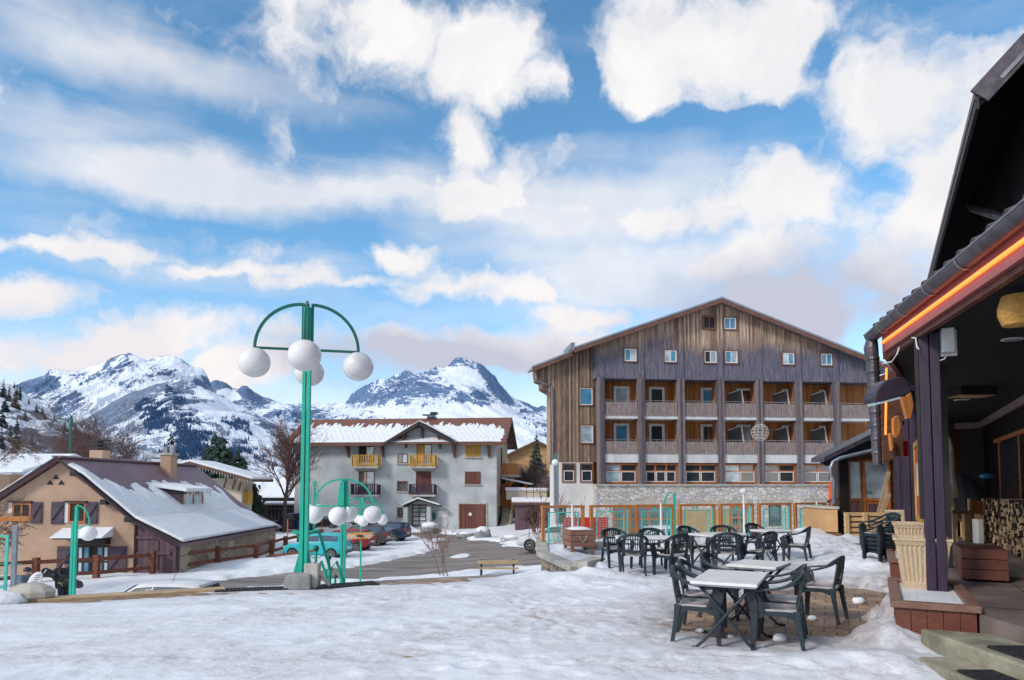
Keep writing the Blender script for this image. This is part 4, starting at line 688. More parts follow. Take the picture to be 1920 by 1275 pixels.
roof_snow('snow_cover', gb, [GP(ra, -5.0, rz+.02), GP(rb, -5.0, rz+.02), GP(rb, 1.12, ez+.02), GP(ra, 1.12, ez+.02)], 330, 70, cov, .03, lump=.008)
# cross gable roof
zr = pk[1]; nb = -(rz-zr)/sl_*1.0 - 0  # where its ridge runs into the main roof
nend = 1.1-(zr-ez)/sl_
for sgn, gl_ in ((-1, gl0), (1, gl1)):
    pts = [(pk[0], 1.25, zr), (pk[0], nend, zr), (gl_[0], 1.1, gl_[1]), (gl_[0], 1.25, gl_[1])]
    m_ = MB(GF); th = .16; m_.add(pts+[(a, b, c-th) for a, b, c in pts], [(0, 1, 2, 3), (7, 6, 5, 4), (0, 4, 5, 1), (1, 5, 6, 2), (2, 6, 7, 3), (3, 7, 4, 0)]); cg = m_.build('roof', rustm, gb)
    MB(GF).beam((pk[0], 1.28, zr-.17), (gl_[0], 1.28, gl_[1]-.17), .1, .3).build('fascia', M['dark'], cg)
    roof_snow('snow_cover', gb, [GP(pk[0], 1.25, zr+.03), GP(pk[0], nend, zr+.03), GP(gl_[0]+sgn*.0, 1.1, gl_[1]+.03), GP(gl_[0], 1.25, gl_[1]+.03)], 40, 40, lambda S, T: .3-(fbm(S*8, T*8, 3, .5, 4)-.5)*.2, .07)
def gwin(x0, y0, x1, y1, cols=2, fm='bframe', pm='glass', sill='conc_pale', **k):
    a = g(x0, y0); b = g(x1, y1); u0, u1, z0, z1 = pxbox(GF, a[0], a[1], b[0], b[1]); return window(gb, GF, u0, u1, z0, z1, 0, cols, fm, pm, .08, sill=sill, **k)
gwin(842, 345, 908, 405, pm=('glass', 'glasscurt')); gwin(838, 520, 905, 585, pm='glass'); gwin(838, 690, 892, 757, cols=2, pm='glass')
gwin(1278, 287, 1375, 366, cols=2, fm='pallet', pm='yellowwood', label='window closed by yellow wooden shutters'); gwin(1275, 460, 1375, 540, cols=2, fm='brown', pm='maroon', label='window closed by maroon shutters')
gwin(592, 288, 692, 400, sill=None, pm=('interior', 'glass'), name='door'); gwin(592, 458, 694, 600, sill=None, pm=('glass', 'glasscurt'), name='door'); gwin(965, 284, 1062, 400, sill=None, pm=('yellowwood', 'glass'), name='door'); gwin(960, 458, 1057, 590, sill=None, fm='brown', pm='maroon', name='door')
# garage door with a round notice
a = g(1238, 669); b = g(1412, 826); u0, u1, z0, z1 = pxbox(GF, a[0], a[1], b[0], b[1]); gd = MB(GF).box(u0, u1, .003, .05, z0, z1).build('garage_door', M['maroon'], gb); mb = MB(GF)
mb.box(u0-.12, u0, .002, .08, z0, z1+.12); mb.box(u1, u1+.12, .002, .08, z0, z1+.12); mb.box(u0, u1, .002, .078, z1, z1+.12); mb.build('door_frame', M['conc_pale'], gb)
c = ((u0+u1)/2-.25, (z0+z1)/2+.2); mb = MB(GF); mb.add([(c[0]+.17*math.cos(2*PI*i/16), .06, c[1]+.17*math.sin(2*PI*i/16)) for i in range(16)], [tuple(range(16))]); mb.build('notice', M['wframe'], gd, normals=False)
# entrance porch
a = g(935, 672); b = g(1030, 812); u0, u1, z0, z1 = pxbox(GF, a[0], a[1], b[0], b[1]); f = window(gb, GF, u0, u1, z0, z1, .0, 2, 'brown', ('glasscurt', 'glasscurt'), .14, rows=(.25, .45, .65, .83), name='door')
pkp = GF.px(*g(972, 634), 1.2); pl = GF.px(*g(872, 679), 1.2); pr = GF.px(*g(1104, 676), 1.2); mb = MB(GF); mb.prism([pl, pkp, pr, (pr[0], pr[1]-.12), (pkp[0], pkp[1]-.14), (pl[0], pl[1]-.12)], 1.2, .0); pc = mb.build('porch_roof', M['dark'], gb)
tp = [(pl[0]-.05, pl[1]+.01), (pkp[0], pkp[1]+.01), (pr[0]+.05, pr[1]+.01)]; MB(GF).prism(tp+[(pr[0]+.05, pr[1]+.1), (pkp[0], pkp[1]+.14), (pl[0]-.05, pl[1]+.1)], 1.22, 0).build('snow_cover', M['snowroof'], pc)
MB(GF).box(u0-.65, u0-.2, .002, 1.0, z0, pl[1]-.1).build('porch_wall', M['stucco'], gb); MB(GF).box(u1+.2, u1+.6, .002, 1.0, z0, pl[1]-.1).build('porch_wall', M['stucco'], gb)
for x in (900, 1067): a = g(x, 750); p_ = GF.px(*a, .3); MB(GF).box(p_[0]-.25, p_[0]+.25, .003 if x > 1000 else .003, .3, p_[1]-.3, p_[1]+.35).build('letter_box', M['greend'], gb, bevel=.03)
a = g(1133, 735); p_ = GF.px(*a); MB(GF).box(p_[0]-.5, p_[0]+.5, .002, .04, p_[1]-.3, p_[1]+.35).build('electric_box', M['white'], gb)
def gbalc(x0, y0, x1, y1, mat, slabm, lab):
    a = g(x0, y0); b = g(x1, y1); u0, u1, z0, z1 = pxbox(GF, a[0], a[1], b[0], b[1], 1.1)
    s = MB(GF).box(u0-.05, u1+.05, .003, 1.15, z0-.18, z0).build('balcony', M[slabm], gb, label=lab); mb = MB(GF); n = 12
    for k in range(n): u = u0+.06+(u1-u0-.12)*k/(n-1); mb.box(u-.055, u+.055, 1.06, 1.1, z0+.03, z1-.06)
    for k in range(5):
        for u in (u0, u1): mb.box(u-.02, u+.02, .1+k*.2, .22+k*.2, z0+.03, z1-.06)
    mb.box(u0-.03, u1+.03, 1.02, 1.13, z1-.059, z1); mb.box(u0, u1, 1.03, 1.058, z0+.1, z0+.2); mb.build('balustrade', M[mat], s); return u0, u1, z0, z1
gbalc(543, 352, 716, 427, 'yellowwood', 'conc_pale', 'balcony with yellow boarded balustrade'); bx = gbalc(917, 352, 1082, 427, 'yellowwood', 'conc_pale', 'balcony with yellow boarded balustrade'); gbalc(540, 540, 714, 609, 'purplewood', 'conc_pale', 'balcony with dark weathered balustrade'); gbalc(913, 540, 1080, 609, 'purplewood', 'conc_pale', 'balcony with dark weathered balustrade')
for (x, y0, y1) in ((520, 288, 360), (745, 288, 360), (893, 222, 305), (1001, 170, 243), (1115, 222, 306), (1208, 275, 362), (1433, 288, 362)):   # eave brackets
    p0 = GF.px(*g(x-12, y0), .95); p1 = GF.px(*g(x, y1), .05); q = MB(GF); q.beam((p0[0], .95, p0[1]), (p0[0]+.02, .05, p1[1]), .2, .2); q.beam((p0[0], .05, p0[1]-.05), (p0[0], 1.0, p0[1]-.05), .18, .18); q.beam((p0[0], .1, p0[1]-.1), (p0[0], .1, p1[1]-.1), .2, .2); q.build('bracket', M['brown'], gb)
p0 = GF.px(*g(1062, 100), -5); mb = MB(GF); mb.box(p0[0]-.45, p0[0]+.45, -4.6, -5.5, rz-.5, p0[1]-.1); mb.box(p0[0]-1.0, p0[0]+.4, -4.7, -5.4, p0[1]-.0, p0[1]+.12); mb.box(p0[0]-.1, p0[0]+.6, -4.6, -5.5, p0[1]+.121, p0[1]+.35); mb.build('chimney', M['metalk'], gb)
# right side: balcony, covered gallery, outside stair
SF = Frame(GP(GU, -.2, 0), GAng+R(90))   # u runs away from the viewer, n outwards to the right
mb = MB(SF); 
for (u0, u1, z0, z1) in ((1.2, 2.0, -.9, .8), (3.0, 3.9, -.9, .8), (3.2, 4.2, 2.1, 3.9), (3.2, 4.3, 5.0, 6.8)): mb.box(u0, u1, -.02, .03, z0-1.2, z1-1.2)
mb.build('side_window', M['interior'], gb)
mb = MB(SF); mb.box(3.4, 8.5, .02, 1.7, 2.55, 2.8); sb = mb.build('balcony', M['conc_pale'], gb, label='side balcony with orange boarded balustrade'); mb = MB(SF)
for k in range(14): mb.box(3.4, 3.44, .05+k*.118, .15+k*.118, 2.82, 4.0)
for k in range(40): mb.box(3.45+k*.125, 3.55+k*.125, 1.66, 1.7, 2.82, 4.0)
mb.build('balustrade', M['orange'], sb)
mb = MB(SF)
for u in (3.6, 8.2): mb.beam((u, 2.6, -.8), (u, 2.6, 1.9), .18); mb.beam((u, 1.0, -.8), (u, 1.0, 2.5), .16); mb.beam((u, .1, 1.0), (u, 1.5, 2.3), .12)
mb.box(3.5, 8.4, .9, 2.75, -.9, -.78); mb.build('gallery_post', M['orange'], gb)
mb = MB(SF); mb.add([(3.2, .1, 2.4), (8.8, .1, 2.4), (8.8, 3.1, 1.75), (3.2, 3.1, 1.75), (3.2, .1, 2.52), (8.8, .1, 2.52), (8.8, 3.1, 1.92), (3.2, 3.1, 1.92)], [(3, 2, 1, 0), (4, 5, 6, 7), (0, 1, 5, 4), (1, 2, 6, 5), (2, 3, 7, 6), (3, 0, 4, 7)]); mb.build('gallery_roof', M['snowroof'], gb)
MB(SF).box(3.9, 8.0, .02, .9, -.7, 1.9).build('gallery_wall', M['orange'], gb)
mb = MB(SF)
for k in range(13): mb.box(.2+k*.28, .5+k*.28, .25, 1.25, -3, -2.45+k*.14)
mb.build('stair', M['conc_pale'], gb); mb = MB(SF); mb.beam((.2, 1.3, -1.5), (3.6, 1.3, .2), .07); 
for k in range(5): mb.beam((.3+k*.8, 1.3, -2.5+k*.4), (.3+k*.8, 1.3, -1.5+k*.4), .06)
mb.build('stair_rail', M['plankw'], gb)
# ---------------- chalet on the left ----------------
c1 = lambda x, y: (x/2.55, 640+y/2.55)
CF = Frame((0, 34, 0), 0.0); C1 = lambda x, y, n=0: CF.px(*c1(x, y), n)
ch = thing('chalet', 'beige rendered chalet with long plum metal roof half covered in snow', 'house', (-20, 40, -2.7))
A0 = CF.px(106, 856, .4); K0 = CF.px(251, 977, .4); E0 = CF.px(338, 1021, .4); L0 = CF.px(-75, 972, .4); bk = -14.4
wx1 = C1(642, 880)[0]
mb = MB(CF); mb.prism([(L0[0]+.9, -3.1), (wx1, -3.1), (wx1, K0[1]-.12), (A0[0], A0[1]-.22), (L0[0]+.9, L0[1]+.35)], 0, bk+.4); mb.build('wall', M['beige'], ch)
e1 = C1(843, 985)[0]; mb = MB(CF); mb.prism([(wx1+.002, -3.1), (e1, -3.1), (e1, C1(843, 968)[1]), (wx1+.002, K0[1]-.14)], -.12, -.3); lt = mb.build('wall', M['plumwood'], ch, label='plum coloured boarded lean-to')
M['patched'] = stone_mat('patched_rough_wall', .9, ((.50, .44, .34), (.40, .33, .24), (.30, .26, .2), (.55, .5, .42)), (.28, .22, .16), 1.2)
mb = MB(CF); mb.prism([(wx1, -3.1), (e1+.08, -3.1), (e1+.08, E0[1]-.12), (wx1, K0[1]-.2)], -.31, bk+.4); mb.build('wall', M['patched'], ch, label='rough patched stone side wall')
mb = MB(CF)
for (x0, y0, x1, y1) in ((646, 930, 740, 946), (646, 1008, 738, 1022), (742, 1005, 812, 1022), (746, 950, 835, 1090), (646, 1070, 740, 1082)):
    a = C1(x0, y0); b = C1(x1, y1); 
    if y1-y0 > 50: mb.box(a[0], a[0]+.08, -.12, -.08, b[1], a[1]); mb.box(b[0]-.08, b[0], -.12, -.08, b[1], a[1]-.55)
    else: mb.box(a[0], b[0], -.12, -.05, b[1], a[1])
mb.beam((C1(746, 935)[0], -.07, C1(746, 935)[1]), (C1(838, 990)[0], -.07, C1(838, 990)[1]), .06, .12); mb.build('door_batten', M['plumwood'], lt)
th = .13; RT = [L0, A0, K0, E0]
mb = MB(CF); mb.prism(RT+[(u, z-th) for u, z in reversed(RT)], .4, bk); crf = mb.build('roof', M['plum'], ch)
mb = MB(CF); tp = [(u, z+.02) for u, z in RT]; mb.prism(tp+[(u, z-.1) for u, z in reversed(RT)], .46, .403); mb.build('bargeboard', M['dark'], crf)
MB(CF).box(A0[0]-.22, A0[0]+.22, .42, bk-.02, A0[1]-.05, A0[1]+.05).build('ridge_cap', M['plum'], crf)
CP = lambda u, n, z: CF.M @ Vector((u, n, z))
lk = math.hypot(K0[0]-A0[0], K0[1]-A0[1]); l2 = math.hypot(E0[0]-K0[0], E0[1]-K0[1])
def covK(S, T):
    n_ = fbm(S*26, T*2.2, 5, .62, 14)-.5; lim = .42+.16*sstep(.03, .25, S)-.10*sstep(.3, .55, S)+.16*sstep(.7, .9, S)+n_*.50-.30*sstep(.09, 0, S)*1; st_ = fbm(S*14+T*2, T*1, 3, .5, 77)
    d = (T-lim); d = np.minimum(d, (.91-S-.02*np.sin(T*9))*5); return d*1.2
roof_snow('snow_cover', ch, [CP(A0[0], .36, A0[1]+.01), CP(A0[0], bk, A0[1]+.01), CP(K0[0], bk, K0[1]+.01), CP(K0[0], .36, K0[1]+.01)], 170, 110, covK, .13, label='melting snow with ragged upper edge on the plum roof')
roof_snow('snow_cover', ch, [CP(K0[0]-.01, .36, K0[1]+.01), CP(K0[0]-.01, bk, K0[1]+.01), CP(E0[0]+.05, bk, E0[1]+.01), CP(E0[0]+.05, .36, E0[1]+.01)], 100, 30, lambda S, T: np.minimum(.4+0*S, (.92-S-.02*np.sin(T*9+9))*5), .13)
roof_snow('snow_cover', ch, [CP(A0[0], .30, A0[1]+.01), CP(A0[0], bk, A0[1]+.01), CP(L0[0], bk, L0[1]+.01), CP(L0[0], .30, L0[1]+.01)], 60, 60, lambda S, T: T-.1, .1)
def cshut(x0, y0, x1, y1, fl=1):
    a = C1(x0, y0); b = C1(x1, y1); s = MB(CF).box(a[0], b[0], .02, .07, b[1], a[1]).build('shutter', M['shutter'], ch); mb = MB(CF); mb.box(a[0]+.02, b[0]-.02, .072, .1, a[1]-.18, a[1]-.1); mb.box(a[0]+.02, b[0]-.02, .072, .1, b[1]+.1, b[1]+.18)
    mb.beam((a[0]+.06 if fl > 0 else b[0]-.06, .085, b[1]+.18), (b[0]-.06 if fl > 0 else a[0]+.06, .085, a[1]-.18), .025, .08, up=(0, 1, 0)); mb.build('brace', M['shutter'], s)
def cwin(x0, y0, x1, y1, c=2, pm='interior', fm='orange', **k):
    a = C1(x0, y0); b = C1(x1, y1); return window(ch, CF, a[0], b[0], b[1], a[1], 0, c, fm, pm, .1, **k)
cwin(62, 772, 150, 864); cshut(152, 768, 200, 870); cshut(250, 767, 307, 873); cwin(330, 766, 412, 868, c=2); cshut(413, 767, 466, 873)
for (x0, x1) in ((308, 328), (44, 60)): a = C1(x0, 767); b = C1(x1, 868); MB(CF).box(a[0], b[0], .002, .03, b[1], a[1]).build('window_surround', M['white'], ch)
mb = MB(CF)
for (x0, x1, y) in ((44, 156, 763), (312, 420, 763)): a = C1(x0, y); b = C1(x1, y+7); mb.box(a[0], b[0], .002, .14, b[1], a[1])
mb.build('window_hood', M['dark'], ch)
mb = MB(CF)
for (x, y) in ((268, 636), (240, 662), (294, 662)): a = C1(x-17, y+23); b = C1(x+17, y+23); c = C1(x, y); mb.add([(a[0], .012, a[1]), (b[0], .012, b[1]), (c[0], .012, c[1])], [(0, 1, 2)])
mb.build('vent', M['interior'], ch, normals=False)
a = C1(300, 935); b = C1(545, 911); dc = MB(CF).box(a[0]+.1, b[0]-.1, 0, .9, a[1]-.06, a[1]).build('door_canopy', M['dark'], ch); mb = MB(CF); mb.add([(a[0], .003, a[1]+.45), (b[0], .003, a[1]+.5), (b[0], 1.0, a[1]+.05), (a[0], 1.0, a[1]+.05), (a[0], .003, a[1]+.003), (b[0], .003, a[1]+.003), (b[0], 1.0, a[1]+.003), (a[0], 1.0, a[1]+.003)], [(0, 1, 2, 3), (7, 6, 5, 4), (0, 4, 5, 1), (1, 5, 6, 2), (2, 6, 7, 3), (3, 7, 4, 0)]); mb.build('snow_cover', M['snowroof'], dc, bevel=.03)
a = C1(368, 968); b = C1(530, 940); MB(CF).box(a[0], b[0], .003, .5, a[1], b[1]).build('canopy_box', M['dark'], dc)
cshut(278, 980, 350, 1110, 1); cshut(527, 980, 604, 1105, 1); cwin(368, 975, 524, 1118, c=5, pm=('glasscurt', 'glassblue', 'interior', 'glassblue', 'glasscurt'), fm='dark', name='door', rows=(.45,))
for (x, y) in ((370, 640), (513, 775), (627, 858)): p_ = C1(x, y); MB(CF).box(p_[0]-.14, p_[0]+.14, .01, .39, p_[1]-.05, p_[1]+.2).build('purlin_end', M['dark'], ch)
# chimneys
p_ = at(*c1(481, 555), 45); w_ = .36
m_ = MB().box(-23.1+.0, -22.1, 44, 45, 2.2, p_.z+1.1); m_.v = [(x, y, z) for x, y, z in m_.v]; cx = at(*c1(481, 520), 44.5).x
chm = MB().box(cx-.42, cx+.42, 44, 44.9, 2.0, at(*c1(481, 520), 44).z).build('chimney', M['beige'], ch); z = at(*c1(481, 520), 44).z; mb = MB()
for k in range(3): mb.box(cx-.42, cx+.42, 43.98, 44.92, z+.1+k*.25, z+.2+k*.25)
mb.box(cx-.1, cx+.1, 44.3, 44.6, z, z+.7); mb.build('chimney_cowl', M['metalk'], chm)
# dormer
def hitroof(px, py):   # ray meets the steep roof plane
    r = ray(px, py); a = CP(A0[0], 0, A0[1]); b = CP(K0[0], 0, K0[1]); nrm = Vector((b.z-a.z, 0, -(b.x-a.x))).normalized(); c = Vector((0, 0, EYE)); t = (a-c).dot(nrm)/r.dot(nrm); return c+r*t
q = hitroof(*c1(797, 640)); yc = q.y+.4; z1 = at(*c1(797, 545), yc).z; cx = q.x-.1
chm = MB().box(cx-.33, cx+.33, yc-.4, yc+.4, q.z-.6, z1).build('chimney', M['beige'], ch); MB().box(cx-.4, cx+.4, yc-.47, yc+.47, z1+.002, z1+.14).build('cap', M['conc_pale'], chm); mb = MB(); mb.box(cx-.3, cx-.02, yc-.2, yc+.1, z1+.142, z1+.5); mb.box(cx+.1, cx+.36, yc-.15, yc+.15, z1+.142, z1+.65); mb.build('chimney_pot', M['zinc'], chm)
q0 = hitroof(*c1(862, 802)); q1 = hitroof(*c1(975, 803)); hD = .95
y0, y1 = q0.y, q1.y
mb = MB(); xw = q0.x+.05; zd = q0.z+.02; xb = q0.x-1.9; slp = (A0[1]-K0[1])/(K0[0]-A0[0]); zt = zd+hD
mb.add([(xw, y0, zd), (xw, y1, zd), (xw, y1, zt), (xw, y0, zt), (xb, y0, zt+.3), (xb, y1, zt+.3), (xb, y0, zd+(xw-xb)*slp-.1), (xb, y1, zd+(xw-xb)*slp-.1)], [(0, 1, 2, 3), (0, 3, 4, 6), (1, 7, 5, 2), (3, 2, 5, 4)])
dm = mb.build('dormer', M['shutter'], ch); DF = Frame((xw, y0, 0), R(90))
mb = MB(); mb.add([(xw+.45, y0-.35, zt+.02), (xw+.45, y1+.35, zt+.02), (xb-.4, y1+.35, zt+.42), (xb-.4, y0-.35, zt+.42)]+[(xw+.45, y0-.35, zt+.22), (xw+.45, y1+.35, zt+.22), (xb-.4, y1+.35, zt+.62), (xb-.4, y0-.35, zt+.62)], [(3, 2, 1, 0), (4, 5, 6, 7), (0, 1, 5, 4), (1, 2, 6, 5), (2, 3, 7, 6), (3, 0, 4, 7)]); mb.build('snow_cover', M['snowroof'], dm, bevel=.04)
f = window(dm, DF, .1, (y1-y0)-.1, zd+.12, zt-.05, .0, 3, 'orange', 'glasscurt', .09) if False else None
mb = MB(DF)
for u in (.06, (y1-y0)*.5, (y1-y0)-.16): mb.box(u, u+.1, .01, .07, zd+.1, zt-.03)
mb.box(.06, y1-y0-.06, .01, .067, zd+.1, zd+.2); mb.box(.06, y1-y0-.06, .01, .067, zt-.13, zt-.03); mb.build('window', M['orange'], dm); MB(DF).box(.1, y1-y0-.1, .005, .03, zd+.15, zt-.1).build('pane', M['glasscurt'], dm)
# icicles along the eaves
mb = MB(); r2 = random.Random(4)
for k in range(26): y = y0-.3+(y1-y0+.6)*r2.random(); l_ = .08+.22*r2.random(); mb.beam((xw+.43, y, zt+.02), (xw+.43, y, zt-l_), .03, .03, .004, .004)
mb.build('icicles', M['wframe'], dm, label='row of icicles under the dormer eave')
# ---------------- houses further off ----------------
def simple_house(label, name, x0, x1, yb_, Y0, dep, zw, zr_, wallm, roofm, over=.7, ridge='y', snow=True, lean=0.0, rth=.16):
    h = thing(name, label, 'house', ((x0+x1)/2, Y0, -2.8)); xm = (x0+x1)/2+lean
    if ridge == 'y':
        mb = MB(); mb.prism([(x0, yb_), (x1, yb_), (x1, zw), (xm, zr_-.2), (x0, zw)], Y0, Y0+dep); mb.build('wall', wallm, h)
        s1 = (zr_-zw)/(x1-xm); s0 = (zr_-zw)/(xm-x0); tp = [(x0-over, zw-over*s0), (xm, zr_), (x1+over, zw-over*s1)]
        mb = MB(); mb.prism(tp+[(a, b-rth) for a, b in reversed(tp)], Y0-over, Y0+dep+over); rf_ = mb.build('roof', roofm, h)
        if snow: tp2 = [(a, b+.01) for a, b in tp]; MB().prism(tp2+[(a, b+.16) for a, b in reversed(tp2)], Y0-over-.03, Y0+dep+over).build('snow_cover', M['snowroof'], rf_, bevel=.05)
    else:
        ym = Y0+dep/2; mb = MB(); mb.prism([(Y0, yb_), (Y0+dep, yb_), (Y0+dep, zw), (ym, zr_-.2), (Y0, zw)], x0, x1, axis='x'); mb.build('wall', wallm, h)
        s1 = (zr_-zw)/(dep/2); tp = [(Y0-over, zw-over*s1), (ym, zr_), (Y0+dep+over, zw-over*s1)]
        mb = MB(); mb.prism(tp+[(a, b-rth) for a, b in reversed(tp)], x0-over, x1+over, axis='x'); rf_ = mb.build('roof', roofm, h)
        if snow: tp2 = [(a, b+.01) for a, b in tp]; MB().prism(tp2+[(a, b+.16) for a, b in reversed(tp2)], x0-over-.03, x1+over+.03, axis='x').build('snow_cover', M['snowroof'], rf_, bevel=.05)
    return h
# snowy roofed house behind the chalet ridge (right)
a = at(474, 899, 58); r0 = at(385, 868, 61); zrf = r0.z
h1 = thing('house', 'cream house with snow covered roof and icicles behind the long plum roof', 'house', (a.x-3, 62, -2.8))
w0 = at(425, 900, 60).x; w1 = at(453, 900, 60).x; MB().box(w0-8, w1, 60, 62.5, -2.8, at(440, 897, 60).z).build('wall', M['cream'], h1)
sl2 = (zrf-a.z)/(a.x-r0.x); mb = MB(); tp = [(r0.x-9, zrf-9*sl2), (r0.x, zrf), (a.x, a.z)]; mb.prism(tp+[(x, z-.2) for x, z in reversed(tp)], 58, 63); rf_ = mb.build('roof', M['brown'], h1)
tp2 = [(x, z+.01) for x, z in tp]; MB().prism(tp2+[(x, z+.2) for x, z in reversed(tp2)], 57.95, 63).build('snow_cover', M['snowroof'], rf_, bevel=.06)
mb = MB(); 
for (x, y) in ((420, 903), (436, 905), (447, 908)): p_ = at(x, y, 59.9); mb.beam((p_.x, 59.9, p_.z-.5), (p_.x+.9, 58.3, p_.z+.25), .14)
mb.build('bracket', M['brown'], h1); mb = MB()
for k in range(22): t_ = k/21; x = a.x-5+5*t_; z = a.z+(a.x-x)*sl2-.2; mb.beam((x, 58.05, z), (x, 58.05, z-.15-.3*r2.random()), .05, .05, .005, .005)
mb.build('icicles', M['wframe'], h1); p_ = at(458, 934, 60); MB().box(w1+.01, w1+.45, 60.5, 61.5, p_.z-.5, p_.z+.6).build('balcony', M['yellowwood'], h1)
p_ = at(395, 858, 66)
# snowy roof on far left
a = at(20, 854, 50); b = at(92, 856, 50); c = at(62, 882, 44)
h2 = thing('house', 'low house with bluish snow on its roof at the left behind the beige gable', 'house', (a.x, 50, -2.8)); MB().box(a.x-6, b.x-1, 47.5, 56, -2.8, c.z-.2).build('wall', M['beige'], h2)
mb = MB(); mb.prism([(46, c.z-.1), (51.5, a.z), (57, c.z-.1), (57, c.z+.08), (51.5, a.z+.2), (46, c.z+.08)], a.x-2, b.x+1, axis='x'); mb.build('roof', M['snowroof'], h2, bevel=.05)
# barn with snowy roof and shed left of the grey building
a = at(487, 933, 96); b = at(556, 933, 96); zt = at(520, 894, 99).z
h3 = thing('barn', 'long dark barn under a snow covered roof left of the grey building', 'barn', (a.x+3, 99, -2.8)); MB().box(a.x, b.x+4, 97, 106, -2.8, a.z).build('wall', M['dark'], h3)
mb = MB(); mb.add([(a.x-.5, 96, a.z), (b.x+4.5, 96, a.z), (b.x+3, 101, zt), (a.x+1.5, 101, zt), (a.x-.5, 107, a.z), (b.x+4.5, 107, a.z)]+[(a.x-.5, 96, a.z+.25), (b.x+4.5, 96, a.z+.25), (b.x+3, 101, zt+.25), (a.x+1.5, 101, zt+.25), (a.x-.5, 107, a.z+.25), (b.x+4.5, 107, a.z+.25)], [(6, 7, 8, 9), (9, 8, 11, 10), (6, 9, 10), (7, 11, 8), (0, 1, 7, 6), (0, 6, 10, 4), (1, 5, 11, 7), (0, 4, 5, 1)]); mb.build('roof', M['snowroof'], h3)
a = at(470, 944, 80); b = at(560, 938, 80); h4 = thing('shed', 'open fronted dark shed with a flat snowy canopy beside the bare tree', 'shed', (a.x+3, 81, -2.8)); MB().box(a.x+.5, b.x, 81, 86, -2.8, a.z-.35).build('wall', M['plumwood'], h4)
MB().box(a.x, b.x+.5, 79.6, 86, a.z-.3, a.z-.1).build('roof', M['brown'], h4); MB().box(a.x-.05, b.x+.5, 79.55, 86, a.z-.095, a.z+.12).build('snow_cover', M['snowroof'], h4, bevel=.04)
mb = MB(); 
for k in range(14): x = a.x+1+k*.42; mb.beam((x, 80.6, -2.6), (x, 80.6, -.9), .06)
mb.beam((a.x+.8, 80.6, -1), (b.x, 80.6, -1), .08); mb.build('fence_panel', M['galv'], h4)
# gable house behind bushes right of the grey building
xa = at(952, 875, 95).x; xb_ = at(1060, 875, 95).x
pm_ = at(1006, 826, 95); simple_house('stone gable house with snowy roof edges half hidden by bare bushes', 'house', xa, xb_, -3, 95, 10, at(960, 852, 95).z, pm_.z, M['ochre'], M['brown'], .8, rth=.25)
# timber garages with snowy terrace
a = at(966, 941, 60); b = at(1045, 941, 60); gr = thing('garage', 'dark plank garage under a flat snowy terrace between the two big buildings', 'garage', (a.x+2, 63, -2.8))
MB().box(a.x, b.x+.6, 60.3, 67, -2.8, a.z-.25).build('wall', M['plumwood'], gr); MB().box(a.x-.3, b.x+.8, 60, 67.5, a.z-.25, a.z-.05).build('roof', M['brown'], gr); MB().box(a.x-.3, b.x+.8, 59.97, 67.5, a.z-.045, a.z+.28).build('snow_cover', M['snowroof'], gr, bevel=.06)
p_ = at(985, 920, 72); MB().box(p_.x-2, p_.x+2.2, 70, 73, p_.z-.9, p_.z).build('low_wall', M['cream'], gr); MB().box(p_.x-2.1, p_.x+2.3, 69.9, 73.1, p_.z+.004, p_.z+.35).build('snow_cover', M['snowroof'], gr, bevel=.08)
mb = MB()
for k in range(6): x = a.x+1+k*.6; mb.beam((x, 60.2, a.z+.2), (x, 60.2, a.z+1.3), .05)
mb.beam((a.x+.8, 60.2, a.z+1.25), (b.x, 60.2, a.z+1.25), .06); mb.beam((a.x+.8, 60.2, a.z+.8), (b.x, 60.2, a.z+.8), .05); mb.build('railing', M['brown'], gr)
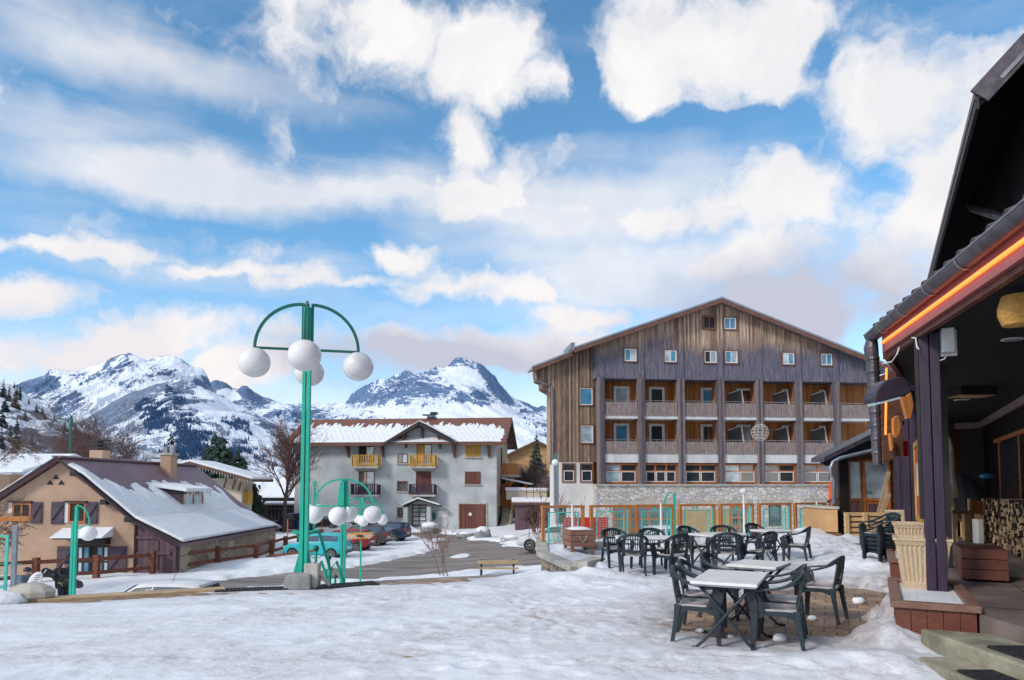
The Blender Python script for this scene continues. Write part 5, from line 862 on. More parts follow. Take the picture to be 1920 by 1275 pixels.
# ================= street lamps, cars, fences, people, trees =================
def ground_z(x, y): return float(zlow(x, y))
def globe_lamp(label, x, y, z0, top, r, harc, Rg, rot, arms, gm='globeb', pm='green', arch='greend', poler=.07, group='green multi globe street lamps', plate=True):
    t = thing('street_lamp', label, 'street lamp', (x, y, z0), group); H = top-z0
    P0 = lambda a, b, c: Vector((x+a, y+b, z0+c)); mb = MB()
    c, s = math.cos(rot), math.sin(rot); q = poler
    for sg in (-1, 1):
        ox, oy = c*sg*q*.5, s*sg*q*.5; w0 = q*.82
        mb.beam(P0(ox, oy, 0), P0(ox, oy, H-.05), w0, q*1.2, w0*.8, q)
    if plate:
        for sg in (-1, 1): mb.add([P0(c*sg*q, s*sg*q, .35), P0(c*sg*(q+.09), s*sg*(q+.09), .0), P0(c*sg*q, s*sg*q, 0)]+[P0(c*sg*q-s*.02, s*sg*q+c*.02, .35), P0(c*sg*(q+.09)-s*.02, s*sg*(q+.09)+c*.02, .0), P0(c*sg*q-s*.02, s*sg*q+c*.02, 0)], [(0, 1, 2), (5, 4, 3), (0, 3, 4, 1), (1, 4, 5, 2), (2, 5, 3, 0)])
    mb.build('pole', M[pm], t, bevel=.004)
    for k, a in enumerate(arms):
        a = a+rot; dx, dy = math.cos(a), math.sin(a); m2 = MB(); i0 = q*1.0
        path = [P0(dx*(i0+(r-i0)*math.sin(u)), dy*(i0+(r-i0)*math.sin(u)), H-harc*(1-math.cos(u))) for u in [PI/2*j/14 for j in range(15)]]
        m2.sweep(path, .04 if Rg > .2 else .03, .05, up=[Vector((0, 0, 1))*math.cos(u)*1+Vector((dx, dy, 0))*math.sin(u)+Vector((0, 0, .01)) for u in [PI/2*j/14 for j in range(15)]])
        m2.beam(P0(dx*i0, dy*i0, H-harc), P0(dx*r, dy*r, H-harc), .045, .04); m2.beam(P0(dx*i0, dy*i0, H-harc), P0(dx*i0, dy*i0, H+.02), .04, .04); ar = m2.build('arm', M[arch], t)
        m3 = MB(); m3.sphere(P0(dx*r, dy*r, H-harc-Rg*.96), Rg, 24, 16, (1, 1, .96)); m3.build('globe', M[gm], t, smooth=True)
    return t
b = gnd(568, 1101); lampx, lampy = b.x, b.y
ztop = at(575, 571, b.y).z
globe_lamp('tall green street lamp with four large white globes standing on a concrete block', b.x, b.y+.02, .255, ztop, .87, .80, .268, R(14), [0, PI/2, PI, 3*PI/2], gm='globe', poler=.078)
p0 = gnd(566, 1103); blk = MB(); blk.prism([(p0.x-.25, 0), (p0.x+.20, 0), (p0.x+.20, .23), (p0.x+.17, .26), (p0.x-.16, .26), (p0.x-.23, .20), (p0.x-.25, .12)], p0.y-.2, p0.y+.26); blk.build('concrete_block', M['concrete'], label='grey concrete block carrying the tall green lamp', cat='block', bevel=.03)
mb = MB(); q = gnd(591, 1103); mb.beam((q.x-.05, q.y, 0), (q.x-.05, q.y, .42), .24, .2); mb.beam((q.x-.05, q.y-.02, .44), (q.x+.22, q.y+.1, .02), .1, .06); mb.build('stone_post', M['conc_pale'], label='broken pale stone post leaning against the grey lamp block', cat='post', bevel=.02)
x2 = at(645, 909, 19).x; globe_lamp('green street lamp with pale globes rising from below the square edge', x2, 19, -2.78, at(645, 899, 19).z, .80, .73, .255, R(4), [0, PI/2, PI, 3*PI/2], arch='green', poler=.08)
x3 = at(678, 909, 26).x; globe_lamp('slim green street lamp carrying the orange direction sign', x3, 26, -2.78, at(678, 934, 26).z, .80, .62, .21, R(-72), [0, PI/2, PI, 3*PI/2], arch='green', poler=.065)
x4 = at(590, 909, 47).x; globe_lamp('distant small twin globe lamp in front of the grey building', x4, 47, -2.78, at(590, 902, 47).z, .26, 1.6, .24, R(8), [0, PI], arch='green', poler=.06)
for (px, py, Y, rg) in ((597, 972, 30, 0),): pass
def hook_lamp(label, px, pyb, pytop, Y, side, z0, reach=.42, harc=.62, Rg=.235, globe=True, H=None):
    b_ = at(px, 909, Y); top = at(px, pytop, Y).z; t = thing('street_lamp', label, 'street lamp', (b_.x, Y, z0), 'single hook lamps'); mb = MB()
    for sg in (-1, 1): mb.beam((b_.x+sg*.045, Y, z0), (b_.x+sg*.045, Y, top-.5 if sg < 0 else top-.02), .075, .09)
    mb.build('pole', M['green'], t); m2 = MB(); path = [(b_.x+side*(.05+reach*math.sin(u)), Y, top-harc*(1-math.cos(u))) for u in [PI/2*j/12 for j in range(13)]]
    m2.tube(path, .03, 6); m2.beam((b_.x, Y, top-harc-.12), (b_.x+side*(.05+reach), Y, top-harc), .05); m2.build('arm', M['green'], t)
    if globe: MB().sphere((b_.x+side*(reach+.02), Y, top-harc-Rg), Rg, 24, 14, (1, 1, .95)).build('globe', M['globeb'], t, smooth=True)
    return t
hook_lamp('leaning green hook lamp with one white globe beside the person in black', 143, 1115, 948, 21.5, 1, -2.78, Rg=.245)
hook_lamp('green hook lamp arching above the orange framed mesh fence', 1262, 960, 923, 27, -1, -2.0, reach=.34, harc=.6, globe=False)
t = hook_lamp('small green lamp with white globe at the left corner of the hotel', 1045, 905, 850, 42, -1, -2.2, reach=.1, harc=.35, Rg=.22); [c for c in t.children if c.name.startswith('pole')][0].data.materials[0] = M['galv']
# swan neck street light behind the chalet
p = at(131, 855, 60); top = at(131, 779, 60).z; t = thing('street_lamp', 'dark green swan neck street light with a flat disc head behind the chalet roof', 'street lamp', (p.x, 60, -2.7))
MB().tube([(p.x, 60, -2.7), (p.x, 60, top)], .13, 8, r1=.09).build('pole', M['greend'], t); r_ = .85; mb = MB(); mb.tube([(p.x-.1-r_+r_*math.cos(u), 60, top-1.1+r_*math.sin(u)) for u in [PI*j/12 for j in range(13)]], .05, 6); mb.build('arm', M['greend'], t)
hd = (p.x-.1-2*r_, 60, top-1.3); mb = MB(); mb.sphere((hd[0], 60, hd[2]-.25), .9, 18, 8, (1, 1, .28)); mb.build('lamp_shade', M['zinc'], t, smooth=True)
# ---- text helper ----
def text_mb(s, size, origin, frame_u=Vector((1, 0, 0)), depth=.004, width=None):
    cu = bpy.data.curves.new('t', 'FONT'); cu.body = s; cu.size = size; cu.extrude = depth; cu.align_x = 'CENTER'; cu.align_y = 'CENTER'; o = bpy.data.objects.new('t', cu); COL.objects.link(o)
    dg = bpy.context.evaluated_depsgraph_get(); me = o.evaluated_get(dg).to_mesh(); vs = [v.co.copy() for v in me.vertices]; fs = [tuple(p.vertices) for p in me.polygons]; o.evaluated_get(dg).to_mesh_clear(); bpy.data.objects.remove(o)
    k = 1.0
    if width: k = width/(max(v.x for v in vs)-min(v.x for v in vs))
    m_ = MB(); m_.add([Vector(origin)+frame_u*v.x*k+Vector((0, 0, v.y))+Vector((frame_u.y, -frame_u.x, 0))*v.z for v in vs], fs); return m_
sg = thing('direction_sign', 'orange wooden arrow sign reading espace village on the slim green lamp', 'sign', (x3, 26, at(678, 1005, 26).z))
zc = at(678, 1004.5, 25.85).z; xa, xb_ = at(653, 900, 25.85).x, at(703, 900, 25.85).x; mb = MB(); mb.prism([(xa, zc-.14), (xb_-.14, zc-.10), (xb_, zc+.02), (xb_-.14, zc+.14), (xa, zc+.1)], 25.83, 25.87); bd = mb.build('board', mk('sign_orange', (.62, .30, .06), (.5, .22, .04), 3, .6), sg)
text_mb('espace', .23, ((xa+x3)/2+.0, 25.82, zc-.01), width=.46).build('lettering', M['wframe'], bd, normals=False); text_mb('village', .23, ((xb_-.1+x3)/2+.03, 25.82, zc+.02), width=.42).build('lettering', M['wframe'], bd, normals=False)
MB().box(x3-.12, x3+.12, 25.78, 26.1, zc-.03, zc+.03).build('clamp', M['metalk'], sg)
# ---- stair with green rails beside the tall lamp ----
st = thing('stair', 'concrete stair dropping from the square to the street beside the tall lamp', 'stair', (-2.9, 14.5, -2.78)); mb = MB()
for k in range(15): mb.box(-3.35, -2.0, 12.75+k*.32, 13.07+k*.32, -3.0, -.14-.18*k)
mb.build('steps', M['concrete'], st)
def gtube(name, lab, cat, pts, r=.022, group=None, mat='green'):
    P_ = [at(*p) for p in pts]; return MB().tube(P_, r, 6).build(name, M[mat], label=lab, cat=cat, smooth=False, group=group)
hr = thing('stair_railing', 'green zigzag stair railing with balls on posts next to the tall lamp', 'railing', (-3.1, 12.6, 0)); 
for k, pts in enumerate(([(549, 998, 12.1), (560, 999, 12.1), (586, 997, 12.2), (597, 994, 12.3), (619, 1067, 12.9), (618, 1095, 12.9)], [(558, 1000, 12.1), (586, 1068, 12.7)], [(592, 1064, 13.4), (602, 1052, 13.4), (617, 1096, 13.4)], [(620, 1068, 13.6), (631, 1052, 13.7), (646, 1096, 13.7)])): MB().tube([at(*p) for p in pts], .03, 6).build('rail', M['green'], hr)
for (px, py, Y, r_) in ((592.5, 1028, 13.2, .062), (617, 1045, 14.8, .055), (628.5, 1081, 15.5, .05)):
    c_ = at(px, py, Y); zb_ = -.14-.18*max(0, int((Y-12.75)/.32)); pq = MB().tube([(c_.x, Y, zb_), (c_.x, Y, c_.z)], .03, 6).build('post', M['green'], hr); MB().sphere(c_, r_, 12, 8).build('ball', M['greend'], hr, smooth=True)
c_ = [at(577+30*k/10, 1040+6*math.sin(PI*k/10)+0*k, 13.2) for k in range(11)]; MB().tube(c_, .008, 4).build('chain', M['metalk'], hr); c_ = [at(605+26*k/10, 1062+8*math.sin(PI*k/10), 13.5) for k in range(11)]; MB().tube(c_, .008, 4).build('chain', M['metalk'], hr)
def grating(x0, y0, x1, y1, wd, lab):
    a, b_ = gnd(x0, y0), gnd(x1, y1); d = (b_-a); ln = d.length; d.normalize(); n_ = Vector((-d.y, d.x, 0)); mb = MB(); n = int(ln/.06)
    for k in range(n): p_ = a+d*(k+.5)*ln/n; mb.beam(p_+Vector((0, 0, .02)), p_+n_*wd+Vector((0, 0, .02)), .012, .03)
    for f in (0, .33, .66, 1): mb.beam(a+n_*wd*f+Vector((0, 0, .016)), b_+n_*wd*f+Vector((0, 0, .016)), .015, .03)
    return mb.build('drain_grating', M['metalk'], label=lab, cat='grating', group='metal gratings along the square edge')
grating(592, 1106, 712, 1097, .38, 'dark metal grating at the head of the stair'); grating(402, 1111, 548, 1106, .26, 'dark metal grating between the raw plank and the lamp block')
# raw plank kerb and stone on the left edge
mb = MB(); a, b_ = gnd(70, 1127), gnd(420, 1107); mb.beam(a+Vector((0, .05, .0)), b_+Vector((0, .05, .0)), .30, .08); mb.build('timber_plank', M['plankw'], label='long raw timber plank lying along the edge of the square', cat='plank', bevel=.012)
a = gnd(62, 1128); mb = MB(); mb.sphere((a.x-.12, a.y+.12, .1), .34, 10, 7, (1.1, .6, .5)); mb.build('boulder', M['conc_pale'], label='flat tan boulder at the left end of the timber plank', cat='stone', bevel=0)
mb = MB(); a = gnd(10, 1132); mb.sphere((a.x-.25, a.y+.1, .02), .36, 26, 14, (1.4, .7, .42)); r2 = random.Random(2); mb.v = [(x+r2.uniform(-.02, .02), y, z+r2.uniform(-.02, .02)) for x, y, z in mb.v]; mb.build('snow_heap', M['snowbank'], label='icy grey snow heap around the foot of the left mesh panel', cat='snow heap', smooth=True)
# ---- orange framed mesh fence panels ----
def mesh_panel(fr, u0, u1, z0, z1, pu0, pu1, pz1, post, label, gm='fenceo', rp_=True):
    t = thing('fence_panel', label, 'fence panel', tuple(fr.M @ Vector(((u0+u1)/2, 0, z0))), 'orange framed mesh fence panels'); w_ = .085; mb = MB(fr)
    mb.box(u0, u0+w_, -.05, .05, z0-.25, z1-.07); (mb.box(u1-w_, u1, -.05, .05, z0-.25, z1-.07) if rp_ else None); mb.box(u0-.01, u1+.01, -.055, .055, z1-.069, z1); mb.build('timber_frame', M[gm], t, bevel=.006)
    m2 = MB(fr); r = .02; m2.box(pu0-r, pu0+r, .0, .03, z0-.1, pz1); m2.box(pu1-r, pu1+r, .0, .03, z0-.1, pz1); m2.box(pu0, pu1, .002, .028, pz1-.03, pz1); m2.box(pu0, pu1, .002, .028, z0+.12, z0+.15)
    um = (pu0+pu1)/2; m2.box(um-.025, um+.025, 0, .03, pz1, z1-.072); m2.box(pu1+r, u1-w_, .01, .02, (z0+pz1)/2, (z0+pz1)/2+.02); m2.box(u0+w_, pu0-r, .01, .02, (z0+pz1)/2, (z0+pz1)/2+.02)
    if post: m2.box(post-.03, post+.015, .0, .03, z0-.1, z1-.08)
    m2.build('metal_frame', M['turq'], t); m3 = MB(fr); n = 9
    for k in range(1, n): u = pu0+(pu1-pu0)*k/n; m3.box(u-.004, u+.004, .012, .018, z0+.15, pz1-.03)
    nz_ = 11
    for k in range(1, nz_): z = z0+.15+(pz1-z0-.18)*k/nz_; m3.box(pu0, pu1, .0185, .0245, z-.004, z+.004)
    m3.build('wire_mesh', M['turq'], t); return t
A = Vector((.80, 19.95, 0)); Bq = at(1549, 909, 23.9); FF = Frame((A.x, A.y, 0), math.atan2(Bq.y-A.y, Bq.x-A.x))
fdat = [(1015.5, 1095, 1028.5, 1083, None, 'far left mesh panel standing behind the brown planter box'), (1106, 1183, 1118.5, 1168.5, 1176.5, 'mesh panel in front of the red hoarding'), (1191, 1262, 1202.5, 1250.5, 1257, 'mesh panel with the white van behind it'), (1273, 1340, 1283, 1329, 1335, 'mesh panel directly before the ochre wall'),
        (1349, 1412, 1358, 1401.5, 1408, 'mesh panel in front of the snow covered bench frame'), (1421, 1482, 1431, 1471, 1478, 'mesh panel before the red framed window'), (1489, 1547, 1499, 1539, 1543, 'last mesh panel next to the ochre wall corner')]
for (x0, x1, p0_, p1_, po, lab) in fdat:
    u = lambda x: FF.px(x, 950)[0]; mesh_panel(FF, u(x0), u(x1), 0, 1.14, u(p0_), u(p1_), .95, u(po) if po else None, 'orange framed '+lab)
LFr = Frame(tuple(gnd(32, 1123)), R(12)); LFr.o.z = 0
t = mesh_panel(LFr, -2.6, .14, .05, 1.26, -1.9, -.16, .98, None, 'orange framed mesh panel at the left edge of the square', rp_=False)
MB(LFr).box(-.05, .01, .06, .12, .0, 1.12).build('post', M['galv'], t)
def white_pole(px, yt, yb, Y, lab, head=False):
    p_ = at(px, yb, Y); zt_ = at(px, yt, Y).z; t = thing('garland_pole', lab, 'pole', (p_.x, Y, 0), 'white poles behind the terrace tables'); MB().tube([(p_.x, Y, -.05), (p_.x, Y, zt_)], .045, 8, r1=.03).build('pole', M['wframe'], t)
    if head: MB().sphere((p_.x, Y, zt_), .13, 8, 5, (1, 1, .7)).build('lantern', M['wframe'], t)
white_pole(1073.5, 944, 1010, 19.6, 'white pole at the left rising above the brown planter box'); white_pole(1240, 943, 1010, 20.2, 'white pole between the left and the middle tables'); white_pole(1396, 921, 1010, 21.4, 'tallest white pole with a small lantern head', True); white_pole(1533, 940, 1008, 22.6, 'white pole by the last mesh panel')
# red hoarding, bench frame behind fence
p0, p1 = at(1056, 970, 33), at(1140, 970, 33); mb = MB(); 
mb.box(p0.x, p1.x, 33, 33.05, -2.2, p0.z); mb.build('hoarding', M['red'], label='bright red hoarding behind the left mesh panels', cat='hoarding')
# timber box planter with rope handle
px0 = gnd(1072, 1052); t = thing('box_planter', 'brown slatted box planter with rope handle standing in the snow left of the tables', 'planter', (px0.x, px0.y, 0)); BX = Frame((gnd(1070, 1047).x, gnd(1070, 1047).y, 0), R(10)); w_, d_, z0, z1 = .62, .80, .26, .68
for k in range(3):
    mb = MB(BX); a_, b2 = z0+k*(z1-z0)/3+.006, z0+(k+1)*(z1-z0)/3-.006; mb.box(0, w_, -.03, 0, a_, b2); mb.box(0, w_, -d_, -d_+.03, a_, b2); mb.box(-.002, .028, -d_+.03, -.03, a_, b2); mb.box(w_-.03, w_, -d_+.03, -.03, a_, b2); mb.build('board', M['boxwood'], t, bevel=.004)
for (u, n) in ((.06, -.07), (w_-.06, -.07), (.06, -d_+.07), (w_-.06, -d_+.07)): MB(BX).box(u-.035, u+.035, n-.035, n+.035, 0, z0-.001).build('leg', M['boxwood'], t)
mb = MB(BX); mb.box(.03, w_-.03, -d_+.03, -.03, z1-.1, z1-.01); mb.sphere((w_/2, -d_/2, z1-.02), .3, 14, 8, (1, 1.2, .22)); mb.build('snow_cover', M['snowroof'], t, smooth=False); MB(BX).tube([(w_/2-.1+.2*k/10, .015, z1-.14-.15*math.sin(PI*k/10)) for k in range(11)], .012, 6).build('rope_handle', M['conc_pale'], t)
# ---- ranch fences ----
def ranch(label, bases, h=1.25, mat='redwood', rails=(.45, .92)):
    P_ = [gl(*b_) for b_ in bases]; t = thing('ranch_fence', label, 'fence', tuple(P_[0]))
    for p_ in P_: MB().box(p_.x-.12, p_.x+.12, p_.y-.12, p_.y+.12, p_.z-.3, p_.z+h).build('post', M[mat], t, bevel=.015)
    for a_, b2 in zip(P_[:-1], P_[1:]):
        for f in rails:
            MB().beam(a_+Vector((.1, -.1, h*f-.08)), b2+Vector((-.1, -.1, h*f-.08)), .06, .17).build('rail', M[mat], t)
    return t
ranch('red brown timber fence between the chalet and the snowboarder', [(-60, 1112), (66, 1101), (180, 1094), (285, 1083)], 1.3); ranch('red brown timber fence climbing the snow bank past the chalet corner', [(341, 1077), (408, 1066), (480, 1056), (509, 1047), (535, 1040), (560, 1034), (603, 1022)], 1.2)
mb = MB(); p_ = gl(516, 1055); mb.beam((p_.x-.5, p_.y, p_.z+.35), (p_.x+2.6, p_.y-.4, p_.z+.75), .1, .14); mb.beam((p_.x, p_.y, p_.z-.1), (p_.x, p_.y, p_.z+.45), .1); mb.build('parking_barrier', M['brown'], label='low wooden barrier bar in front of the turquoise car', cat='barrier')
for (px, py, ty, lab) in ((512, 1020, 977, 'thin orange snow stake standing furthest left beyond the fence'), (539, 1012, 974, 'thick orange snow stake beside the tall lamp'), (603, 1000, 976, 'thin orange snow stake right of the tall lamp'), ): p_ = gl(px, py); z = at(px, ty, p_.y).z; MB().tube([(p_.x, p_.y, p_.z-.2), (p_.x, p_.y, z)], .05 if 'thick' in lab else .025, 6).build('snow_stake', M['orangep'], label=lab, cat='snow stake', group='orange snow stakes')
# ---- bench ----
p_ = gl(933, 1080); s_ = p_.y/1280; t = thing('park_bench', 'plank park bench on the snowy verge beside the road', 'bench', tuple(p_)); x0, x1 = at(896, 900, p_.y).x, at(972, 900, p_.y).x
for x in (at(903, 900, p_.y).x, at(963, 900, p_.y).x): mb = MB(); mb.beam((x, p_.y+.1, p_.z-.1), (x, p_.y+.1, p_.z+.75), .09, .06); mb.beam((x, p_.y+.05, p_.z+.32), (x, p_.y-.4, p_.z+.32), .08, .05); mb.beam((x, p_.y-.35, p_.z-.1), (x, p_.y-.35, p_.z+.33), .08, .05); mb.build('leg', M['metalk'], t)
MB().box(x0, x1, p_.y, p_.y+.045, p_.z+.55, p_.z+.71).build('backrest', M['plankw'], t); MB().box(x0, x1, p_.y-.42, p_.y-.02, p_.z+.35, p_.z+.40).build('seat', M['plankw'], t)
# ---- boulders with snow ----
def rock(px, py, w_, h_, lab, mat='concrete', seed=0, snow=True):
    p_ = gl(px, py); t = thing('boulder', lab, 'boulder', tuple(p_), 'snow capped boulders near the grey building'); r2 = random.Random(seed); mb = MB(); mb.sphere((p_.x, p_.y, p_.z+h_*.35), 1, 10, 7, (w_*.5, w_*.4, h_*.65)); mb.v = [(a+r2.uniform(-.08, .08)*w_, b_+r2.uniform(-.06, .06)*w_, c+r2.uniform(-.08, .08)*h_) for a, b_, c in mb.v]; mb.build('rock', M[mat], t)
    if snow: m2 = MB(); m2.sphere((p_.x, p_.y, p_.z+h_*.72), 1, 12, 8, (w_*.42, w_*.36, h_*.36)); m2.build('snow_cap', M['snowroof'], t, smooth=True)
rock(806, 1000, 1.9, 1.0, 'rounded boulder capped with snow in front of the grey building door', seed=1); rock(752, 996, 1.4, .7, 'small snow covered boulder left of the entrance', seed=2); rock(905, 1011, 1.3, .95, 'grey pointed boulder right of the junction', seed=3); rock(873, 1008, 1.6, .5, 'low flat boulder under snow near the garage', seed=4); rock(960, 1016, 1.5, .5, 'rough stones beside the white car', 'stone', seed=5); rock(735, 992, .9, .55, 'tiny boulder next to the dark blue estate car', seed=6)
# ---- cars ----
CARM = {}
def paint(c):
    k = str(c)
    if k not in CARM: CARM[k] = mk('car_paint', c, tuple(x*.75 for x in c), 1.2, .28, bump=0, spec=.6)
    return M['__'] if False else CARM[k]
M['carglass'] = glass('car_glass', (.015, .02, .028), .04); M['tyre'] = mk('tyre_rubber', (.012, .012, .013), (.03, .03, .03), 8, .8); M['rim'] = mk('alloy', (.42, .43, .45), (.3, .3, .32), 4, .35, metal=.7); M['tail'] = mk('tail_light', (.45, .01, .015), (.3, .008, .01), 4, .25); M['headl'] = mk('head_light', (.6, .62, .65), (.45, .47, .5), 4, .15)
def car(label, col, x, y, rot, L_=4.1, W_=1.74, H_=1.5, kind='hatch', z=None, box=False, group='parked cars'):
    t = thing('parked_car', label, 'car', (x, y, ground_z(x, y)+.07 if z is None else z), group, rot); Mt = WM[t.name]
    w2 = W_/2
    if kind == 'hatch': st_ = [(-.5, .55, .72, .72), (-.485, .34, .95, .98), (-.46, .28, 1.0, 1.30), (-.40, .24, 1.0, 1.44), (-.30, .22, .99, 1.49), (-.10, .2, .97, 1.5), (.06, .2, .95, 1.44), (.17, .2, .94, 1.2), (.25, .2, .93, .97), (.36, .2, .86, .88), (.46, .24, .74, .76), (.495, .3, .62, .63), (.5, .36, .5, .5)]
    elif kind == 'estate': st_ = [(-.5, .5, .75, .75), (-.49, .3, .98, 1.0), (-.465, .26, 1.02, 1.32), (-.42, .24, 1.0, 1.42), (-.30, .22, .98, 1.46), (-.08, .2, .96, 1.47), (.05, .2, .94, 1.42), (.15, .2, .93, 1.15), (.22, .2, .92, .95), (.36, .2, .85, .87), (.46, .24, .74, .76), (.495, .3, .62, .63), (.5, .36, .5, .5)]
    else: st_ = [(-.5, .5, .7, .7), (-.485, .3, 1.05, 1.07), (-.46, .26, 1.1, 1.55), (-.42, .24, 1.1, 1.72), (-.30, .22, 1.08, 1.76), (-.08, .2, 1.06, 1.77), (.08, .2, 1.04, 1.7), (.18, .2, 1.03, 1.35), (.25, .2, 1.0, 1.05), (.38, .2, .95, .98), (.46, .24, .85, .87), (.495, .3, .7, .7), (.5, .36, .5, .5)]
    k = H_/max(s[3] for s in st_); mb = MB(); mb.M = Mt; rings = []
    for (fx, zs_, zb_, zr_) in st_:
        X_ = fx*L_; e = 1-max(0, abs(fx)-.40)**1.5*5.5; ww = w2*max(.6, e); gh = zr_-zb_; zb_ *= k; zr_ *= k; wr = ww*(.97-.28*min(1, gh/.45)) if gh > .05 else ww*.88
        rings.append([(X_, 0, zs_), (X_, ww*.86, zs_), (X_, ww*.99, zs_+.13), (X_, ww*1.0, (zs_+zb_)/2+.05), (X_, ww*.96, zb_-.02), (X_, ww*.95-.0*gh, zb_+.02), (X_, wr, zr_-.05 if gh > .05 else zr_), (X_, wr*.86, zr_), (X_, 0, zr_+.015)])
    full = [r_+[(a, -b_, c) for a, b_, c in reversed(r_[1:-1])] for r_ in rings]; n = len(full[0]); vs = [p for r_ in full for p in r_]
    fs = [(i*n+j, (i+1)*n+j, (i+1)*n+(j+1) % n, i*n+(j+1) % n) for i in range(len(full)-1) for j in range(n)]+[tuple(range(n)), tuple((len(full)-1)*n+j for j in reversed(range(n)))]
    mb.add(vs, fs); body = mb.build('body', paint(col), t, smooth=True); m_ = body.modifiers.new('e', 'EDGE_SPLIT'); m_.split_angle = R(38)
    # windows just proud of the body: interpolate between belt (5) and roof edge (6)
    def ip(i, f, g_, s, off=.012):
        a, b_ = rings[i], rings[i+1]; p = Vector(a[5]).lerp(Vector(b_[5]), f); q = Vector(a[6]).lerp(Vector(b_[6]), f); r_ = p.lerp(q, g_); return (r_.x, s*(r_.y+off), r_.z)
    for s in (1, -1):
        for (i0, f0, i1, f1, tp_) in ((3, -.1, 4, .95, .9), (5, .02, 6, .95, .9)) :
            mw = MB(); mw.M = Mt; lo, hi = .08, .88; seq = [(i0, max(f0, 0)), (i0, 1.0)] if i0 == i1 else [(i0, max(f0, 0)), (i0+1, 0), (i1, f1)]
            b_ = [ip(i, f, lo, s) for i, f in seq]; tt = [ip(i, f, hi, s) for i, f in seq]
            if i0 == 5: b_.append(ip(7, .8, lo, s))
            mw.add(b_+tt[::-1], [tuple(range(len(b_)+len(tt)))]); mw.build('window', M['carglass'], t, normals=False)
    for (ia, ib, nm) in ((6, 8, 'windscreen'), (3, 1, 'rear_window')):   # front and back glass
        A_, B_ = rings[ia], rings[ib]; mw = MB(); mw.M = Mt; g_ = [] 
        top_ = Vector(A_[7]).lerp(Vector(B_[7]), .12); mid = Vector(rings[(ia+ib)//2][7]); bot = Vector(B_[7]).lerp(mid, .15); o_ = Vector((.03 if ia == 6 else -.03, 0, .03))
        pts = []
        for v_ in (top_, mid, bot): pts.append((v_.x+o_.x, v_.y*.98, v_.z+o_.z))
        mw.add([(a, b_, c) for a, b_, c in pts]+[(a, -b_, c) for a, b_, c in reversed(pts)], [(0, 1, 4, 5), (1, 2, 3, 4)]); mw.build(nm, M['carglass'], t, normals=False)
    R_ = .31 if kind != 'suv' else .35
    for fx in (-.31, .325):
        for s in (1, -1):
            c = Vector((fx*L_, s*(w2-.085), R_-.02)); mw = MB(); mw.M = Mt; mw.tube([c-Vector((0, s*.1, 0)), c+Vector((0, s*.1, 0))], R_, 20); wh = mw.build('wheel', M['tyre'], t); mr = MB(); mr.M = Mt
            c2 = c+Vector((0, s*.106, 0)); mr.tube([c2-Vector((0, s*.01, 0)), c2], R_*.30, 10)
            for q_ in range(5): a = 2*PI*q_/5; mr.beam(c2, c2+Vector((math.cos(a)*R_*.66, 0, math.sin(a)*R_*.66)), .06, .02)
            mr.add([c2+Vector((math.cos(2*PI*j/20)*R_*.72, 0, math.sin(2*PI*j/20)*R_*.72)) for j in range(20)]+[c2+Vector((math.cos(2*PI*j/20)*R_*.6, 0, math.sin(2*PI*j/20)*R_*.6)) for j in range(20)], [(j, (j+1) % 20, 20+(j+1) % 20, 20+j) for j in range(20)]); mr.build('rim', M['rim'], wh, normals=False)
            ma = MB(); ma.M = Mt; ma.tube([Vector((c.x, s*(w2-.03), c.z+.02)), Vector((c.x, s*(w2+.006), c.z+.02))], R_*1.16, 22); ma.build('wheel_arch', M['tyre'], t)
    for s in (1, -1):
        ml = MB(); ml.M = Mt; zt = rings[2][5][2]; yy = rings[1][4][1]; ml.box(-.497*L_, -.455*L_, min(s*yy*.70, s*(yy+.035)), max(s*yy*.70, s*(yy+.035)), zt-.34, zt-.02); ml.build('tail_light', M['tail'], t, bevel=.02)
        ml = MB(); ml.M = Mt; yy = rings[10][4][1]; zt = rings[10][5][2]; ml.box(.43*L_, .49*L_, min(s*yy*.6, s*(yy+.0)), max(s*yy*.6, s*(yy+.0)), zt-.17, zt-.03); ml.build('headlight', M['headl'], t, bevel=.03)
        ml = MB(); ml.M = Mt; X_ = .17*L_; ml.box(X_-.06, X_+.08, min(s*w2*.98, s*(w2+.17)), max(s*w2*.98, s*(w2+.17)), .93*k, 1.04*k); ml.build('wing_mirror', paint(col), t, bevel=.02)
    ml = MB(); ml.M = Mt; ml.box(-.506*L_, -.495*L_, -.26, .26, .58, .69); ml.build('number_plate', M['wframe'], t)
    ml = MB(); ml.M = Mt; ml.box(-.507*L_, -.47*L_, -w2*.75, w2*.75, .3, .44); ml.build('bumper', M['metalk'], t, bevel=.02)
    if box: ml = MB(); ml.M = Mt; ml.sphere((-.1, -.1, H_+.22), 1, 16, 10, (1.1, .42, .2)); rb_ = ml.build('roof_box', mk('grey_roof_box', (.13, .14, .17), (.1, .11, .13), 2, .5), t, smooth=True); ml = MB(); ml.M = Mt; ml.box(-.6, -.52, -.6, .6, H_+.01, H_+.09); ml.box(.3, .38, -.6, .6, H_+.01, H_+.09); ml.build('roof_bar', M['metalk'], t)
    return t
c_ = gl(588, 1050); car('turquoise hatchback parked nearest the road on the snow', (.03, .50, .56), c_.x, c_.y+.9, R(172), 3.9, 1.72, 1.5)
c_ = gl(640, 1035); car('dark red car squeezed between the turquoise and the grey brown cars', (.30, .012, .02), c_.x, c_.y+.6, R(170), 4.1, 1.74, 1.45)
c_ = gl(678, 1027); car('grey brown estate car with a grey roof box', (.085, .07, .07), c_.x-.4, c_.y+1.2, R(168), 4.5, 1.78, 1.5, 'estate', box=True)
c_ = gl(712, 1018); car('dark blue estate car at the right end of the parked row', (.012, .025, .07), c_.x-.2, c_.y+1.5, R(168), 4.6, 1.8, 1.5, 'estate')
